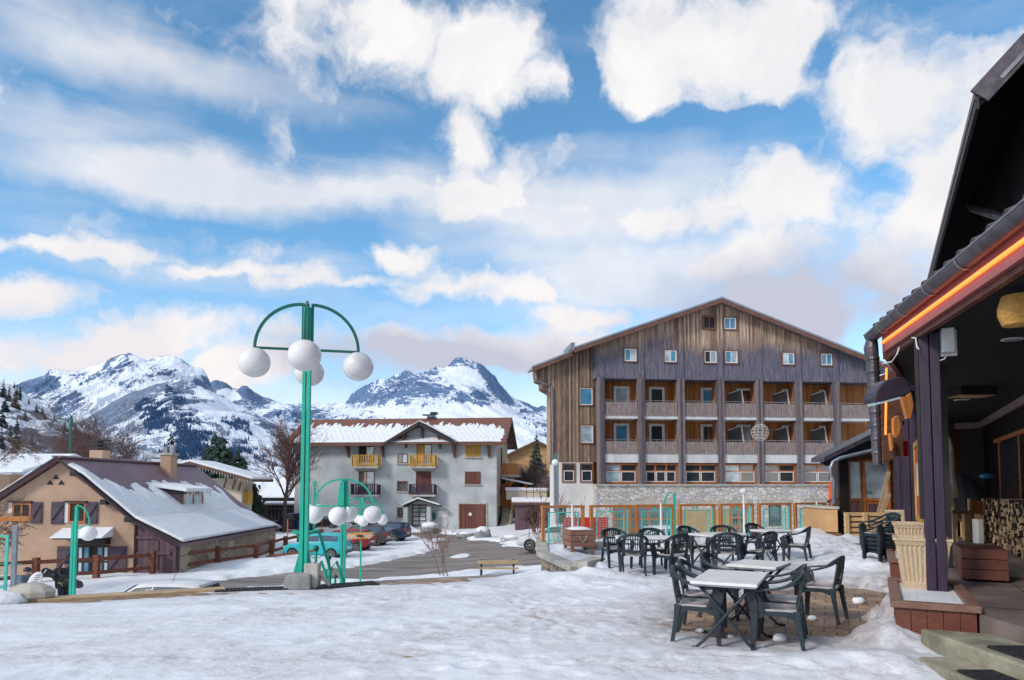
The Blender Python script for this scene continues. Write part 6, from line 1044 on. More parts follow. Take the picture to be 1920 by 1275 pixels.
c_ = gl(535, 1000); car('dark blue van like car beyond the chalet eave', (.015, .025, .08), c_.x, c_.y+2, R(175), 4.4, 1.8, 1.75, 'suv'); c_ = gl(562, 998); car('black car just behind the dark blue one left of the grey building', (.02, .02, .024), c_.x+.8, c_.y+5, R(175), 4.3, 1.8, 1.5, 'estate')
c_ = gl(1015, 1037); car('white car parked on the street beside the terrace wall', (.70, .71, .73), c_.x+.85, c_.y+.9, R(176), 4.5, 1.8, 1.5, 'estate')
p_ = at(1240, 909, 35); car('white van like car behind the mesh fence under the ochre wall', (.72, .74, .76), p_.x-.4, 35, R(186), 4.4, 1.8, 1.62, 'suv', z=-1.95)
p_ = at(283, 1100, 22.0); car('white car below the square edge showing only its roof', (.72, .73, .75), p_.x, 22.2, R(176), 4.0, 1.72, 1.42, 'estate', z=-2.75); p_ = at(322, 1093, 22); MB().tube([(p_.x, 22, p_.z), (p_.x+.14, 22, p_.z+.3)], .008, 4).build('aerial', M['metalk'], bpy.data.objects['parked_car.008'])
p_ = at(990, 909, 80); car('snow dusted dark car parked high up behind the side gallery', (.03, .04, .05), p_.x+1.2, 82, R(178), 4.4, 1.8, 1.6, 'suv', z=at(990, 919, 82).z)
# ---- people ----
M['skin'] = mk('skin', (.50, .30, .22), (.45, .26, .19), 4, .6); M['blackcloth'] = mk('black_ski_wear', (.012, .012, .016), (.03, .03, .036), 6, .8, bump=.3); M['greycloth'] = mk('grey_jacket', (.16, .22, .28), (.10, .14, .19), 6, .85, bump=.3); M['tealcloth'] = mk('teal_backpack', (.02, .16, .18), (.02, .1, .13), 6, .8); M['helmet'] = mk('dark_helmet', (.01, .013, .03), (.02, .022, .04), 3, .3); M['limeband'] = mk('lime_trim', (.35, .6, .08), (.3, .5, .06), 3, .6)
def skin_mesh(name, V, E, mat, parent, base, sub=2, **kw):
    me = bpy.data.meshes.new(name); me.from_pydata([tuple(Vector(v[0])+base-parent.location) if parent else tuple(Vector(v[0])+base) for v in V], E, []); me.materials.append(mat); o = bpy.data.objects.new(name, me); COL.objects.link(o)
    if parent: o.parent = parent; WM[o.name] = WM[parent.name]
    else: WM[o.name] = Matrix.Identity(4)
    m_ = o.modifiers.new('skin', 'SKIN'); m_.use_smooth_shade = True; sk = me.skin_vertices[0].data
    for i, v in enumerate(V): r = v[1]; sk[i].radius = r if isinstance(r, tuple) else (r, r)
    for q in sk: q.use_root = False
    sk[0].use_root = True; s = o.modifiers.new('sub', 'SUBSURF'); s.levels = sub; s.render_levels = sub; return setp(o, **kw)
def person(label, base, J, hang, jacket, trousers, name='person'):
    """J: joints relative to the feet; hang = facing direction angle"""
    t = thing(name, label, 'person', tuple(base)); base = Vector(base); c, s = math.cos(hang), math.sin(hang); T = lambda v: Vector((v[0]*c-v[1]*s, v[0]*s+v[1]*c, v[2]))
    V = [(T(J['pelvis']), (.15, .12))]; E = []
    def add(v, r, par): V.append((T(v), r)); E.append((par, len(V)-1)); return len(V)-1
    sp_ = add(J['waist'], (.14, .11), 0); chs = add(J['chest'], (.17, .12), sp_); nk = add(J['neck'], .06, chs); hd = add(J['head'], (.095, .11), nk); add(J['crown'], (.08, .09), hd)
    for k in 'lr':
        s_i = add(J['sh'+k], .07, chs); e_ = add(J['el'+k], .05, s_i); w__ = add(J['wr'+k], .033, e_); h_ = add(J['ha'+k], (.04, .022), w__); hv = Vector(J['ha'+k])-Vector(J['wr'+k]); hv.normalize(); sd_ = Vector((-hv.y, hv.x, 0)) if abs(hv.z) < .9 else Vector((0, 1, 0))
        for f in range(4): b1 = Vector(J['ha'+k])+hv*.045+sd_*(f-1.5)*.022; i1 = add(b1, .010, h_); i2 = add(b1+hv*(.03+.006*(1-abs(f-1.4)))+Vector((0, 0, -.012)), .009, i1); add(b1+hv*.045+Vector((0, 0, -.035)), .008, i2)
        i1 = add(Vector(J['wr'+k])+hv*.04+sd_*.045, .011, h_); add(Vector(J['wr'+k])+hv*.07+sd_*.06, .009, i1)
        k_ = add(J['hip'+k], .10, 0); n_ = add(J['kn'+k], .065, k_); a_ = add(J['an'+k], .045, n_); add(J['to'+k], (.045, .03), a_)
    body = skin_mesh('body', V, E, M['skin'], t, base)
    # jacket and trousers a little outside the body
    Vj = [(T(J['pelvis'])+Vector((0, 0, .02)), (.19, .16)), (T(J['waist']), (.19, .155)), (T(J['chest']), (.215, .165)), (T(J['neck'])+Vector((0, 0, -.03)), .085)]; Ej = [(0, 1), (1, 2), (2, 3)]
    for k in 'lr': n0 = len(Vj); Vj += [(T(J['sh'+k]), .105), (T(J['el'+k]), .082), (T(J['wr'+k]), .062)]; Ej += [(2, n0), (n0, n0+1), (n0+1, n0+2)]
    skin_mesh('jacket', Vj, Ej, jacket, t, base)
    Vt = [(T(J['pelvis'])+Vector((0, 0, -.04)), (.175, .15))]; Et = []
    for k in 'lr': n0 = len(Vt); Vt += [(T(J['hip'+k]), .135), (T(J['kn'+k]), .105), (T(J['an'+k]), .09)]; Et += [(0, n0), (n0, n0+1), (n0+1, n0+2)]
    skin_mesh('trousers', Vt, Et, trousers, t, base)
    for k in 'lr': a_, b_ = base+T(J['an'+k]), base+T(J['to'+k]); mb = MB(); mb.beam(a_+Vector((0, 0, -.02))-(b_-a_).normalized()*.08, b_+Vector((0, 0, .0)), .11, .12, .10, .08); mb.build('boot', M['blackcloth'], t, bevel=.03)
    hc = base+T(J['head'])+Vector((0, 0, .055)); mb = MB(); mb.sphere(hc, .135, 16, 10, (1.05, .95, .88)); mb.v = [(x, y, max(z, hc.z-.03)) for x, y, z in mb.v]; mb.build('helmet', M['helmet'], t, smooth=True)
    fd = T((1, 0, 0)); mb = MB(); g0 = hc+fd*.1+Vector((0, 0, -.045)); mb.sphere(g0, .06, 10, 6, (.7, 1.1, .6)); mb.build('goggles', M['carglass'], t, smooth=True); mb = MB(); g1 = hc+fd*.118+Vector((0, 0, -.095)); mb.sphere(g1, .018, 8, 6); mb.build('nose', M['skin'], t, smooth=True)
    return t
J = dict(pelvis=(0, 0, .94), waist=(.01, 0, 1.10), chest=(.03, 0, 1.32), neck=(.06, 0, 1.50), head=(.10, 0, 1.62), crown=(.10, 0, 1.72), shl=(.03, .19, 1.42), ell=(.0, .30, 1.16), wrl=(.12, .30, .95), hal=(.17, .28, .9), shr=(.03, -.19, 1.42), elr=(-.10, -.29, 1.17), wrr=(.10, -.34, .98), har=(.16, -.33, .93),
         hipl=(0, .10, .88), knl=(.10, .11, .5), anl=(-.02, .11, .1), tol=(.16, .12, .05), hipr=(0, -.10, .88), knr=(.04, -.11, .5), anr=(-.12, -.11, .1), tor=(.05, -.12, .05))
xp = at(124, 909, 26).x; t = person('person in black ski wear and dark helmet carrying a black snowboard under one arm', (xp, 26, -2.86), J, R(0), M['blackcloth'], M['blackcloth'])
bp_ = MB(); bp_.sphere((xp-.22, 26, -2.86+1.22), 1, 12, 8, (.16, .17, .27)); bp_.build('backpack', M['blackcloth'], t, smooth=True); MB().box(xp-.03, xp+.16, 25.78, 25.80, -1.93, -1.9).build('lime_trim', M['limeband'], t)
sb = thing('snowboard', 'black snowboard with a white mark held by the person in black', 'snowboard', (xp, 25.6, -2)); a, b_ = at(78, 1069, 25.62), at(156, 1099, 25.62); mb = MB(); d = b_-a; n_ = 12; d.normalize(); up = Vector((-d.z, 0, d.x)); W_ = lambda u: .13+.02*abs(2*u-1) if .08 < u < .92 else .13*math.sqrt(max(.05, 1-((abs(2*u-1)-.84)/.16)**2))
tp = [a.lerp(b_, u)+up*W_(u) for u in [i/24 for i in range(25)]]; bt = [a.lerp(b_, u)-up*W_(u) for u in [i/24 for i in range(25)]]; ring = tp+bt[::-1]; k = len(ring); mb.add([(p.x, p.y-.01, p.z) for p in ring]+[(p.x, p.y+.01, p.z) for p in ring], [tuple(range(k)), tuple(range(2*k-1, k-1, -1))]+[(i, (i+1) % k, k+(i+1) % k, k+i) for i in range(k)]); mb.build('deck', M['blackcloth'], sb)
q = a.lerp(b_, .07); mb = MB(); mb.beam(q+Vector((0, -.013, 0))-up*.08, q+Vector((.06, -.013, 0))+up*.07, .04, .004, up=(0, 1, 0)); mb.build('white_mark', M['wframe'], sb)
for u in (.32, .66): q = a.lerp(b_, u); MB().box(q.x-.09, q.x+.09, 25.5, 25.605, q.z-.05, q.z+.06).build('binding', M['metalk'], sb, bevel=.02)
J2 = dict(pelvis=(0, 0, .42), waist=(.04, 0, .58), chest=(.12, 0, .82), neck=(.19, 0, .99), head=(.25, 0, 1.10), crown=(.26, 0, 1.20), shl=(.12, .18, .92), ell=(.28, .25, .68), wrl=(.48, .20, .62), hal=(.54, .18, .6), shr=(.12, -.18, .92), elr=(.26, -.26, .66), wrr=(.46, -.22, .58), har=(.52, -.2, .56),
          hipl=(.02, .10, .38), knl=(.42, .14, .50), anl=(.40, .14, .1), tol=(.55, .14, .05), hipr=(.02, -.10, .38), knr=(.40, -.14, .42), anr=(.30, -.14, .1), tor=(.46, -.14, .05))
xq = at(45, 909, 25).x; t = person('crouching person in a grey hooded jacket with a helmet behind the mesh panel', (xq, 25, at(44, 1063, 25).z-1.27), J2, R(0), M['greycloth'], M['blackcloth']); z_ = t.location.z
MB().sphere((xq-.1, 25, z_+.72), 1, 12, 8, (.17, .16, .25)).build('backpack', M['tealcloth'], t, smooth=True)
mb = MB(); mb.box(xq+.2, xq+.6, 24.8, 25.3, ground_z(xq, 25)-.3, z_+.03); mb.box(xq-.5, xq+.3, 24.7, 25.4, ground_z(xq, 25)-.3, z_+.25); mb.build('snow_mound', M['snowbank'], label='snow mound the crouching person rests on', cat='snow heap', bevel=.1)
p_ = at(66, 1088, 24.6); mb = MB(); mb.sphere(p_, 1, 16, 10, (.22, .04, .34)); c0 = Vector(p_); rm = Matrix.Translation(c0) @ Matrix.Rotation(R(38), 4, 'Y') @ Matrix.Translation(-c0); mb.v = [tuple(rm @ Vector(v)) for v in mb.v]; sbd = mb.build('snowboard', M['wframe'], label='white snowboard tip with black stripes beside the crouching person', cat='snowboard', smooth=True)
mb = MB()
for k in range(6): a_ = c0+Vector((-.16+.04*k, -.045, -.22+.08*k)); mb.beam(a_, a_+Vector((.18, 0, .03)), .025, .01)
mb.build('black_stripe', M['blackcloth'], sbd)
# ---- trees ----
def bare_tree(label, pos, H, spread, mats=('bark', 'twig'), levels=4, seed=0, trunkr=None, lean=0, fan=(3, 4), name='bare_tree', group='leafless trees', multi=1, up=.35, cat='tree', r0=.5, dens=1.0, minr=.008):
    t = thing(name, label, cat, tuple(pos), group); r2 = random.Random(seed); tr = MB(); cr = MB(); R0 = trunkr or H*.022
    def grow(p, d, l, r, lv):
        n = 4 if lv > 1 else 3; pts = [p]; q = p.copy(); dd = d.copy()
        for i in range(n): dd = (dd+Vector((r2.gauss(0, .13), r2.gauss(0, .13), r2.gauss(0, .08)+up*.08))).normalized(); q = q+dd*l/n; pts.append(q.copy())
        (tr if lv >= levels-0 else cr).tube(pts, [max(minr, r*(1-.6*i/n)) for i in range(n+1)], 6 if lv >= levels else 3, cap=False)
        if lv == 0: return
        k = max(2, int(r2.randint(*fan)*dens*(1.7 if lv == levels else 1.25)))
        for j in range(k):
            f = r0+(1-r0)*((j+r2.random())/k) if lv == levels else .25+.75*(j+r2.random())/k; i = min(n-1, int(f*n)); b_ = pts[i].lerp(pts[i+1], f*n-i)
            az_ = r2.random()*2*PI; el_ = r2.uniform(.25, .85)*spread; side = dd.orthogonal().normalized(); side.rotate(Matrix.Rotation(az_, 3, dd)); nd = (dd*math.cos(el_)+side*math.sin(el_)+Vector((0, 0, up*.4))).normalized()
            grow(b_, nd, l*r2.uniform(.42, .68), r*.42, lv-1)
    for m_ in range(multi):
        d0 = Vector((r2.gauss(lean, .25 if multi > 1 else .03), r2.gauss(0, .25 if multi > 1 else .03), 1)).normalized(); grow(Vector(pos)+Vector((r2.gauss(0, .15*(multi > 1)), r2.gauss(0, .1*(multi > 1)), 0)), d0, H*(.5 if multi == 1 else .42), R0, levels)
    if tr.v: tr.build('trunk', M[mats[0]], t, normals=False, smooth=True)
    if cr.v: cr.build('crown', M[mats[1]], t, normals=False)
    return t
def conifer(label, pos, H, Rr, seed=0, mat='needle', group='dark conifers', tiers=None, bough=13, open_=.0, name='conifer'):
    t = thing(name, label, 'tree', tuple(pos), group); r2 = random.Random(seed); p = Vector(pos); MB().tube([p-Vector((0, 0, .3)), p+Vector((0, 0, H*.97))], H*.016, 6, r1=.02).build('trunk', M['bark'], t); mb = MB(); T_ = tiers or int(10+H*1.1)
    for i in range(T_):
        f = i/(T_-1); z = H*(.06+.92*f); rr = Rr*(1-f)**.85*r2.uniform(.8, 1.12)+.05; nb_ = max(5, int(bough*(1-f*.55)))
        for j in range(nb_):
            a = 2*PI*(j+r2.random()*.8)/nb_; l = rr*r2.uniform(.6, 1.15); dr = -(.5-.35*f)*l; w_ = l*.30+.04; c, s = math.cos(a), math.sin(a); q0 = p+Vector((0, 0, z+r2.uniform(-.5, .5)*H/T_))
            q1 = q0+Vector((c*l*.55, s*l*.55, dr*.35)); q2 = q0+Vector((c*l, s*l, dr)); sd_ = Vector((-s, c, 0)); hg = .28*l+.06
            mb.add([q0, q1+sd_*w_-Vector((0, 0, hg*.6)), q2+Vector((0, 0, -hg)), q1-sd_*w_-Vector((0, 0, hg*.6)), q1+Vector((0, 0, .10*l)), q1-Vector((0, 0, hg*1.3))], [(0, 1, 4), (1, 2, 4), (2, 3, 4), (3, 0, 4), (0, 4, 2, 5)])
            for sgn in (1, -1):
                for u in (.3, .5, .7, .9): b_ = q0.lerp(q2, u); e_ = b_+sd_*sgn*w_*(1.6-u)*r2.uniform(.6, 1.4)+Vector((c, s, 0))*l*.12+Vector((0, 0, -hg*r2.uniform(.5, 1.5))); mb.add([b_, b_+Vector((c, s, 0))*l*.16-Vector((0, 0, hg*.2)), e_], [(0, 1, 2)])
    mb.build('crown', M[mat], t, normals=False); return t
for (px, pt, pb, Y, Rr, sd_, lab) in ((405, 815, 905, 75, 2.0, 1, 'tall dark spruce, the left one of the pair by the snowy house'), (417, 822, 900, 70, 2.3, 2, 'dark spruce, right one of the tall pair by the snowy house'), (447, 852, 920, 72, 2.4, 3, 'shorter broad spruce right of the tall pair'), (437, 872, 925, 66, 2.0, 8, 'low spruce tucked behind the icicle eave'),
                                      (321, 819, 880, 68, 1.5, 4, 'spruce top rising behind the slim chimney'), (463, 890, 930, 64, 1.5, 6, 'small dark spruce at the end of the cream house'), (1006, 818, 900, 88, 1.4, 7, 'slender spruce standing before the stone gable house'), (978, 880, 905, 84, 1.6, 9, 'low spruce beside the orange gallery'), (390, 838, 905, 78, 1.8, 11, 'spruce behind and left of the tall pair'), (430, 845, 905, 74, 1.9, 13, 'spruce squeezed between the tall pair and the broad one'), (456, 868, 905, 70, 1.7, 14, 'spruce peeking over the icicle eave')):
    top = at(px, pt, Y); conifer(lab, (top.x, Y, -2.8), top.z+3.6, Rr*1.75, sd_, bough=16)
# hillside conifers: stand each on the slope
def on_slope(px, py):
    d = np.hypot(qxF-px, qyF-py); vis = d+0*PF[:, 1]; i = int(np.argmin(vis)); return PF[i]
hill = [(6, 745, 38), (16, 752, 34), (27, 765, 40), (12, 772, 42), (38, 742, 22), (31, 740, 20), (26, 728, 14), (46, 782, 36), (33, 812, 34), (48, 790, 26), (68, 776, 22), (80, 778, 18), (84, 786, 14), (103, 786, 12), (122, 808, 26), (118, 812, 22), (136, 800, 18), (140, 812, 28), (152, 801, 10), (30, 838, 44), (60, 835, 30), (20, 830, 34), (4, 800, 50), (186, 815, 8), (36, 750, 24), (-8, 740, 40), (55, 758, 14), (3, 840, 46)]
for i, (px, py, hp) in enumerate(hill):
    P_ = on_slope(px, py); Hh = hp/1280*P_[1]; lar = i in (2, 7, 10, 11, 12, 18)
    conifer('dark conifer on the snowy left hillside', (P_[0], P_[1], P_[2]-.4), Hh*1.05, Hh*(.20 if not lar else .28), 50+i, 'needleblue' if not lar else 'larch', 'conifers on the left hillside', tiers=12, bough=9, name='hillside_conifer')
# bare trees and shrubs
p_ = at(536, 909, 64); bare_tree('large leafless tree against the left wall of the grey building', (p_.x, 64, -2.8), 11.5, 1.1, ('bark', 'twig'), 4, 3, trunkr=.26, fan=(5, 7), up=.25)
p_ = at(676, 909, 90); bare_tree('thin leafless tree top showing above the rusty roof', (p_.x, 90, -2.8), 15.5, 1.0, ('bark', 'twigpale'), 4, 8, trunkr=.16, fan=(3, 4))
for i, (px, Y, H_, lab, m_) in enumerate(((100, 78, 13, 'reddish leafless tree behind the chalet ridge, far left one', 'twig'), (165, 80, 15, 'reddish leafless tree behind the wide chimney, left side', 'twig'), (205, 76, 14.5, 'reddish leafless tree behind the wide chimney, right side', 'twig'), (240, 84, 12.5, 'low leafless tree between the two chimneys', 'twig'), (72, 74, 15, 'pale trunked leafless tree above the snowy low house', 'twigpale'), (145, 86, 15, 'leafless tree beside the swan neck street light', 'twig'), (355, 86, 8, 'small leafless tree right of the slim chimney', 'twig'))):
    p_ = at(px, 909, Y); bare_tree(lab, (p_.x, Y, -2.8), H_, 1.15, ('bark', m_), 4, 20+i, fan=(4, 6), up=.3, trunkr=.16)
for i, (px, Y, H_, lab) in enumerate(((985, 78, 8.0, 'bushy leafless tree left of the stone gable house'), (1012, 74, 9.0, 'dense reddish leafless tree in front of the stone gable house'), (1030, 72, 8, 'leafless tree touching the hotel corner'), (970, 92, 9.5, 'pale leafless tree behind the side gallery'), (1000, 82, 7.5, 'leafless tree before the gable wall'))): p_ = at(px, 909, Y); bare_tree(lab, (p_.x, Y, -2.5), H_, 1.0, ('bark', 'twigpale' if i != 1 else 'twig'), 4, 40+i, fan=(4, 5), multi=2, up=.45)
p_ = at(480, 909, 68); bare_tree('small red brown shrub in front of the dark barn', (p_.x-.8, 68, -2.8), 4.5, 1.1, ('bark', 'twig'), 3, 61, fan=(5, 6), multi=3, name='shrub', cat='shrub')
p_ = at(8, 909, 27); bare_tree('tan leafless larch reaching in from the left edge', (p_.x-2.7, 27, -2.7), 9.0, 1.4, ('bark', 'twigtan'), 5, 71, minr=.006, trunkr=.13, fan=(4, 5), up=-.05, r0=.2)
def sapling(px, pyb, pyt, lab, seed, Y=None, z0=None):
    p_ = gl(px, pyb) if Y is None else Vector((at(px, 909, Y).x, Y, z0)); H_ = at(px, pyt, p_.y).z-p_.z; t = bare_tree(lab, tuple(p_), H_*1.25, .8, ('twigtan', 'twigpale'), 3, seed, trunkr=.026, fan=(3, 3), multi=3, up=.6, name='berry_sapling', group='young trees with red berries', minr=.007, r0=.35)
    cr = [c for c in t.children if c.name.startswith('crown')][0]; r2 = random.Random(seed); vs = [v.co for v in cr.data.vertices]; mb = MB()
    for k in range(70): v = vs[r2.randrange(len(vs))]+p_; 
    for k in range(130):
        v = vs[r2.randrange(len(vs))]+p_
        if v.z-p_.z > H_*.35: mb.sphere(v, .024, 5, 4)
    mb.build('berries', M['berry'], t, normals=False, kind='stuff')
sapling(838, 1083, 965, 'young tree with red berries growing on the verge left of the bench', 5); sapling(1062, 1020, 900, 'young tree with red berries behind the far left mesh panel', 9, 21.3, -2.2)
p_ = at(995, 909, 50); bare_tree('reddish twiggy bush under the dark garage', (p_.x+.3, 50, -2.2), 3.4, 1.3, ('bark', 'twig'), 3, 90, fan=(5, 6), multi=4, name='shrub', cat='shrub')
# wire ball decoration hung on a cable
p_ = at(1425, 811, 43); t = thing('wire_ball', 'white wire globe decoration hanging in front of the hotel columns', 'decoration', tuple(p_)); mb = MB(); r_ = .53
for k in range(6): a = PI*k/6; mb.tube([p_+Vector((math.cos(a)*math.cos(u)*r_, math.sin(a)*math.cos(u)*r_, math.sin(u)*r_)) for u in [2*PI*j/24 for j in range(25)]], .02, 4, cap=False)
for z in (-.35, -.18, 0, .18, .35): q = math.sqrt(r_*r_-z*z); mb.tube([p_+Vector((math.cos(u)*q, math.sin(u)*q, z)) for u in [2*PI*j/24 for j in range(25)]], .02, 4, cap=False)
mb.build('cage', M['conc_pale'], t, normals=False); P_ = [at(1352, 788, 45.5), at(1376, 802, 44.2), at(1415, 807, 43), at(1436, 807, 43), at(1462, 806, 44), at(1500, 790, 46), at(1512, 770, 46.5)]; MB().tube(P_, .014, 4).build('cable', M['metalk'], t)
# ================= terrace furniture =================
def make_chair():
    t = thing('plastic_chair', 'x', 'chair', (0, 0, 0), 'dark green plastic armchairs on the terrace')
    pl = M['plastic']
    # local: +x is the front
    mb = MB(); P_ = []
    for i in range(9):
        for j in range(9):
            u = i/8; v = j/8-.5; w_ = .46-.05*(1-u); x = -.20+.42*u; y = v*w_; z = .425+.012*math.cos(v*PI*1.0)*-1+.012+(-.018 if u > .9 else 0)+.01*(abs(v)*2)**3; P_.append((x, y, z))
    mb.add(P_+[(x, y, z-.02) for x, y, z in P_], [(i*9+j, (i+1)*9+j, (i+1)*9+j+1, i*9+j+1) for i in range(8) for j in range(8)]+[(81+i*9+j, 81+i*9+j+1, 81+(i+1)*9+j+1, 81+(i+1)*9+j) for i in range(8) for j in range(8)])
    edge_ = [(i*9) for i in range(9)]+[72+j for j in range(1, 9)]+[i*9+8 for i in range(7, -1, -1)]+[j for j in range(7, 0, -1)]; k = len(edge_); b_ = 0
    mb.f += [(edge_[i], edge_[(i+1) % k], edge_[(i+1) % k]+81, edge_[i]+81) for i in range(k)]
    mb.build('seat', M['seatsnow'], t, smooth=False)
    # hoop: arm - back rail - arm in one curved band
    hoop = []; W_ = []; T_ = []; U_ = []
    half = [(.25, .262, .600), (.20, .268, .640), (.10, .272, .652), (.0, .275, .665), (-.10, .272, .695), (-.18, .255, .735), (-.235, .21, .775), (-.265, .13, .80), (-.275, .05, .812)]
    pts = half+[(x, -y, z) for x, y, z in half[::-1]]; ws = [.05, .058, .058, .055, .05, .045, .04, .035, .035]; ts = [.02, .022, .022, .024, .03, .04, .05, .055, .055]; ws = ws+ws[::-1]; ts = ts+ts[::-1]
    h_ = MB().sweep([Vector(p) for p in pts], ws, ts); bk_ = h_.build('back_rail', pl, t, smooth=False, bevel=.006)
    mb = MB()   # back: two wide uprights, three slats
    for s in (-1, 1): mb.sweep([(-.20, s*.17, .42), (-.235, s*.175, .60), (-.262, s*.15, .79)], [.07, .055, .075], .018, up=(1, 0, .15))
    for y in (-.085, -.043, 0, .043, .085): mb.sweep([(-.205, y*.9, .50), (-.24, y, .64), (-.272, y*1.1, .79)], [.018, .018, .022], .014, up=(1, 0, .15))
    mb.sweep([(-.215, -.15, .50), (-.222, 0, .495), (-.215, .15, .50)], .014, .05); mb.sweep([(-.245, -.15, .645), (-.252, 0, .64), (-.245, .15, .645)], .014, .03)
    mb.build('backrest', pl, t)
    for s in (-1, 1):
        mb = MB(); mb.sweep([(.255, s*.262, .61), (.225, s*.262, .50), (.215, s*.25, .40), (.225, s*.24, .20), (.235, s*.235, 0)], [.05, .055, .05, .045, .04], [.09, .10, .07, .055, .045], up=(1, 0, 0)); mb.sweep([(.20, s*.262, .62), (.16, s*.262, .56), (.15, s*.255, .46), (.12, s*.25, .42)], .02, [.02, .03, .04, .05], up=(1, 0, 0)); mb.build('leg', M['plasticp'], t, bevel=.004)
        mb = MB(); mb.sweep([(-.20, s*.215, .44), (-.215, s*.22, .30), (-.265, s*.235, 0)], [.05, .045, .036], [.07, .05, .04], up=(1, 0, 0)); mb.build('leg', pl, t, bevel=.004)
        mb = MB(); mb.sweep([(.20, s*.235, .385), (.10, s*.232, .402), (-.08, s*.225, .405), (-.19, s*.215, .385)], .016, [.09, .05, .05, .08]); mb.build('apron', pl, t)
    mb = MB(); mb.sweep([(.22, .22, .385), (.225, .1, .405), (.225, -.1, .405), (.22, -.22, .385)], .016, [.08, .045, .045, .08]); mb.build('apron', pl, t)
    return t
chair0 = make_chair(); used = [False]
def place_chair(x, y, deg, label, z=.0, group=None):
    if not used[0]: o = chair0; used[0] = True; o.location = (x, y, z); o.rotation_euler = (0, 0, R(deg)); o['label'] = label
    else: o = dup(chair0, None, label, (x, y, z), R(deg))
    if group: o['group'] = group
    return o
def table(x, y, deg, Lx, Ly, label, round_=0.0):
    """long side Lx along local x"""
    t = thing('folding_table', label, 'table', (x, y, 0), 'white topped folding tables', R(deg)); Mt = WM[t.name]
    mb = MB(); mb.M = Mt; a, b_ = Lx/2, Ly/2; k = round_; poly = [(-a+k, -b_), (a-k, -b_), (a, -b_+k), (a, b_-k), (a-k, b_), (-a+k, b_), (-a, b_-k), (-a, -b_+k)] if k else [(-a, -b_), (a, -b_), (a, b_), (-a, b_)]
    mb.prism(poly, .70, .732, axis='z'); mb.build('tabletop', M['tabletop'], t, bevel=.006)
    mb = MB(); mb.M = Mt; mb.prism([(p*.97, q*.96) for p, q in poly], .682, .699, axis='z'); mb.build('top_rim', M['zinc'], t)
    for s in (-1, 1):
        xx = s*(a-.12)
        for q in (-1, 1):
            m2 = MB(); m2.M = Mt; o_ = .018*q; m2.tube([(xx+o_, q*(b_-.05), .69), (xx+o_, q*(b_-.25), .48), (xx+o_, -q*(b_-.12), .10), (xx+o_, -q*(b_-.03), .02), (xx+o_, -q*(b_+.06), .012)], .017, 8); m2.build('leg', M['plastic'], t, smooth=True)
    m2 = MB(); m2.M = Mt; m2.tube([(-a+.12, 0, .36), (a-.12, 0, .36)], .012, 6); m2.build('cross_bar', M['plastic'], t)
    return t
table(2.44, 7.68, 64, 1.12, .68, 'nearest white topped table, rectangular, over the bare paving'); table(3.22, 8.97, 54, .74, .62, 'small white topped table directly behind the nearest one'); table(2.62, 13.55, -6, 1.15, .70, 'white topped table of the left group by the box planter', .12); table(4.3, 14.35, 24, 1.1, .78, 'white topped table of the middle group in front of the ochre panel', .12); table(5.85, 15.5, 20, .74, .70, 'small white topped table of the right group, farthest back', .08)
CH = [(2.08, 7.72, -20, 'chair on the left side of the nearest table, closest to the camera on that side'), (2.32, 8.38, -22, 'chair behind the closest left one at the nearest table'), (2.84, 7.42, 158, 'chair on the right of the nearest table with its side turned to the viewer'), (3.12, 8.02, 156, 'chair just behind the closest right one at the nearest table'), (4.03, 9.02, 142, 'lone chair on the paving facing the small second table from the right'), (2.84, 9.22, -34, 'chair with rounded back left of the small second table'),
      (2.16, 14.25, -78, 'far left chair of the left group facing the viewer'), (2.92, 14.35, -95, 'far right chair of the left group facing the viewer'), (2.30, 13.12, 82, 'left chair with its slatted back to the viewer at the left group'), (3.03, 13.05, 118, 'right chair with its back to the viewer at the left group'),
      (3.98, 15.15, -60, 'left rear chair of the middle group'), (4.75, 15.35, -95, 'right rear chair of the middle group facing the viewer'), (4.22, 13.5, 78, 'chair with its back to the viewer at the middle group'), (4.95, 13.75, 125, 'turned chair at the right of the middle group'), (5.86, 16.25, -62, 'rear chair of the right group'), (6.30, 15.2, 145, 'chair at the right of the right group with its back to the gate')]
for x, y, a, lab in CH: place_chair(x, y, a, lab)
for k in range(5): place_chair(7.33-.02*k, 13.6-.035*k, 188, 'dark chair in the stack of five beside the veranda, %s' % ['lowest one', 'second from the ground', 'middle one', 'second from the top', 'top one'][k], z=.03+.085*k, group='stacked chairs beside the veranda')
# lumps of snow on the bare paving
for i, (px, py, s_, lab) in enumerate(((1523, 1163, .075, 'rounded snow lump under the lone chair'), (1462, 1202, .10, 'largest snow lump between the front legs of the right chair'), (1610, 1131, .11, 'flat snow lump on the paving right of the lone chair'), (1370, 1197, .05, 'tiny snow lump beneath the nearest table'), (1312, 1186, .06, 'small snow lump at the left rim of the paving'), (1492, 1140, .035, 'crumb of snow behind the right chair'))):
    p_ = gnd(px, py); mb = MB(); mb.sphere((p_.x, p_.y, .01+s_*.2), s_*.72, 12, 8, (1.15, .9, .7)); r2 = random.Random(i); mb.v = [(a+r2.uniform(-.1, .1)*s_, b+r2.uniform(-.1, .1)*s_, c+r2.uniform(-.09, .09)*s_) for a, b, c in mb.v]; mb.build('snow_lump', M['snowroof'], label=lab, cat='snow lump', group='snow lumps on the paving', smooth=True)
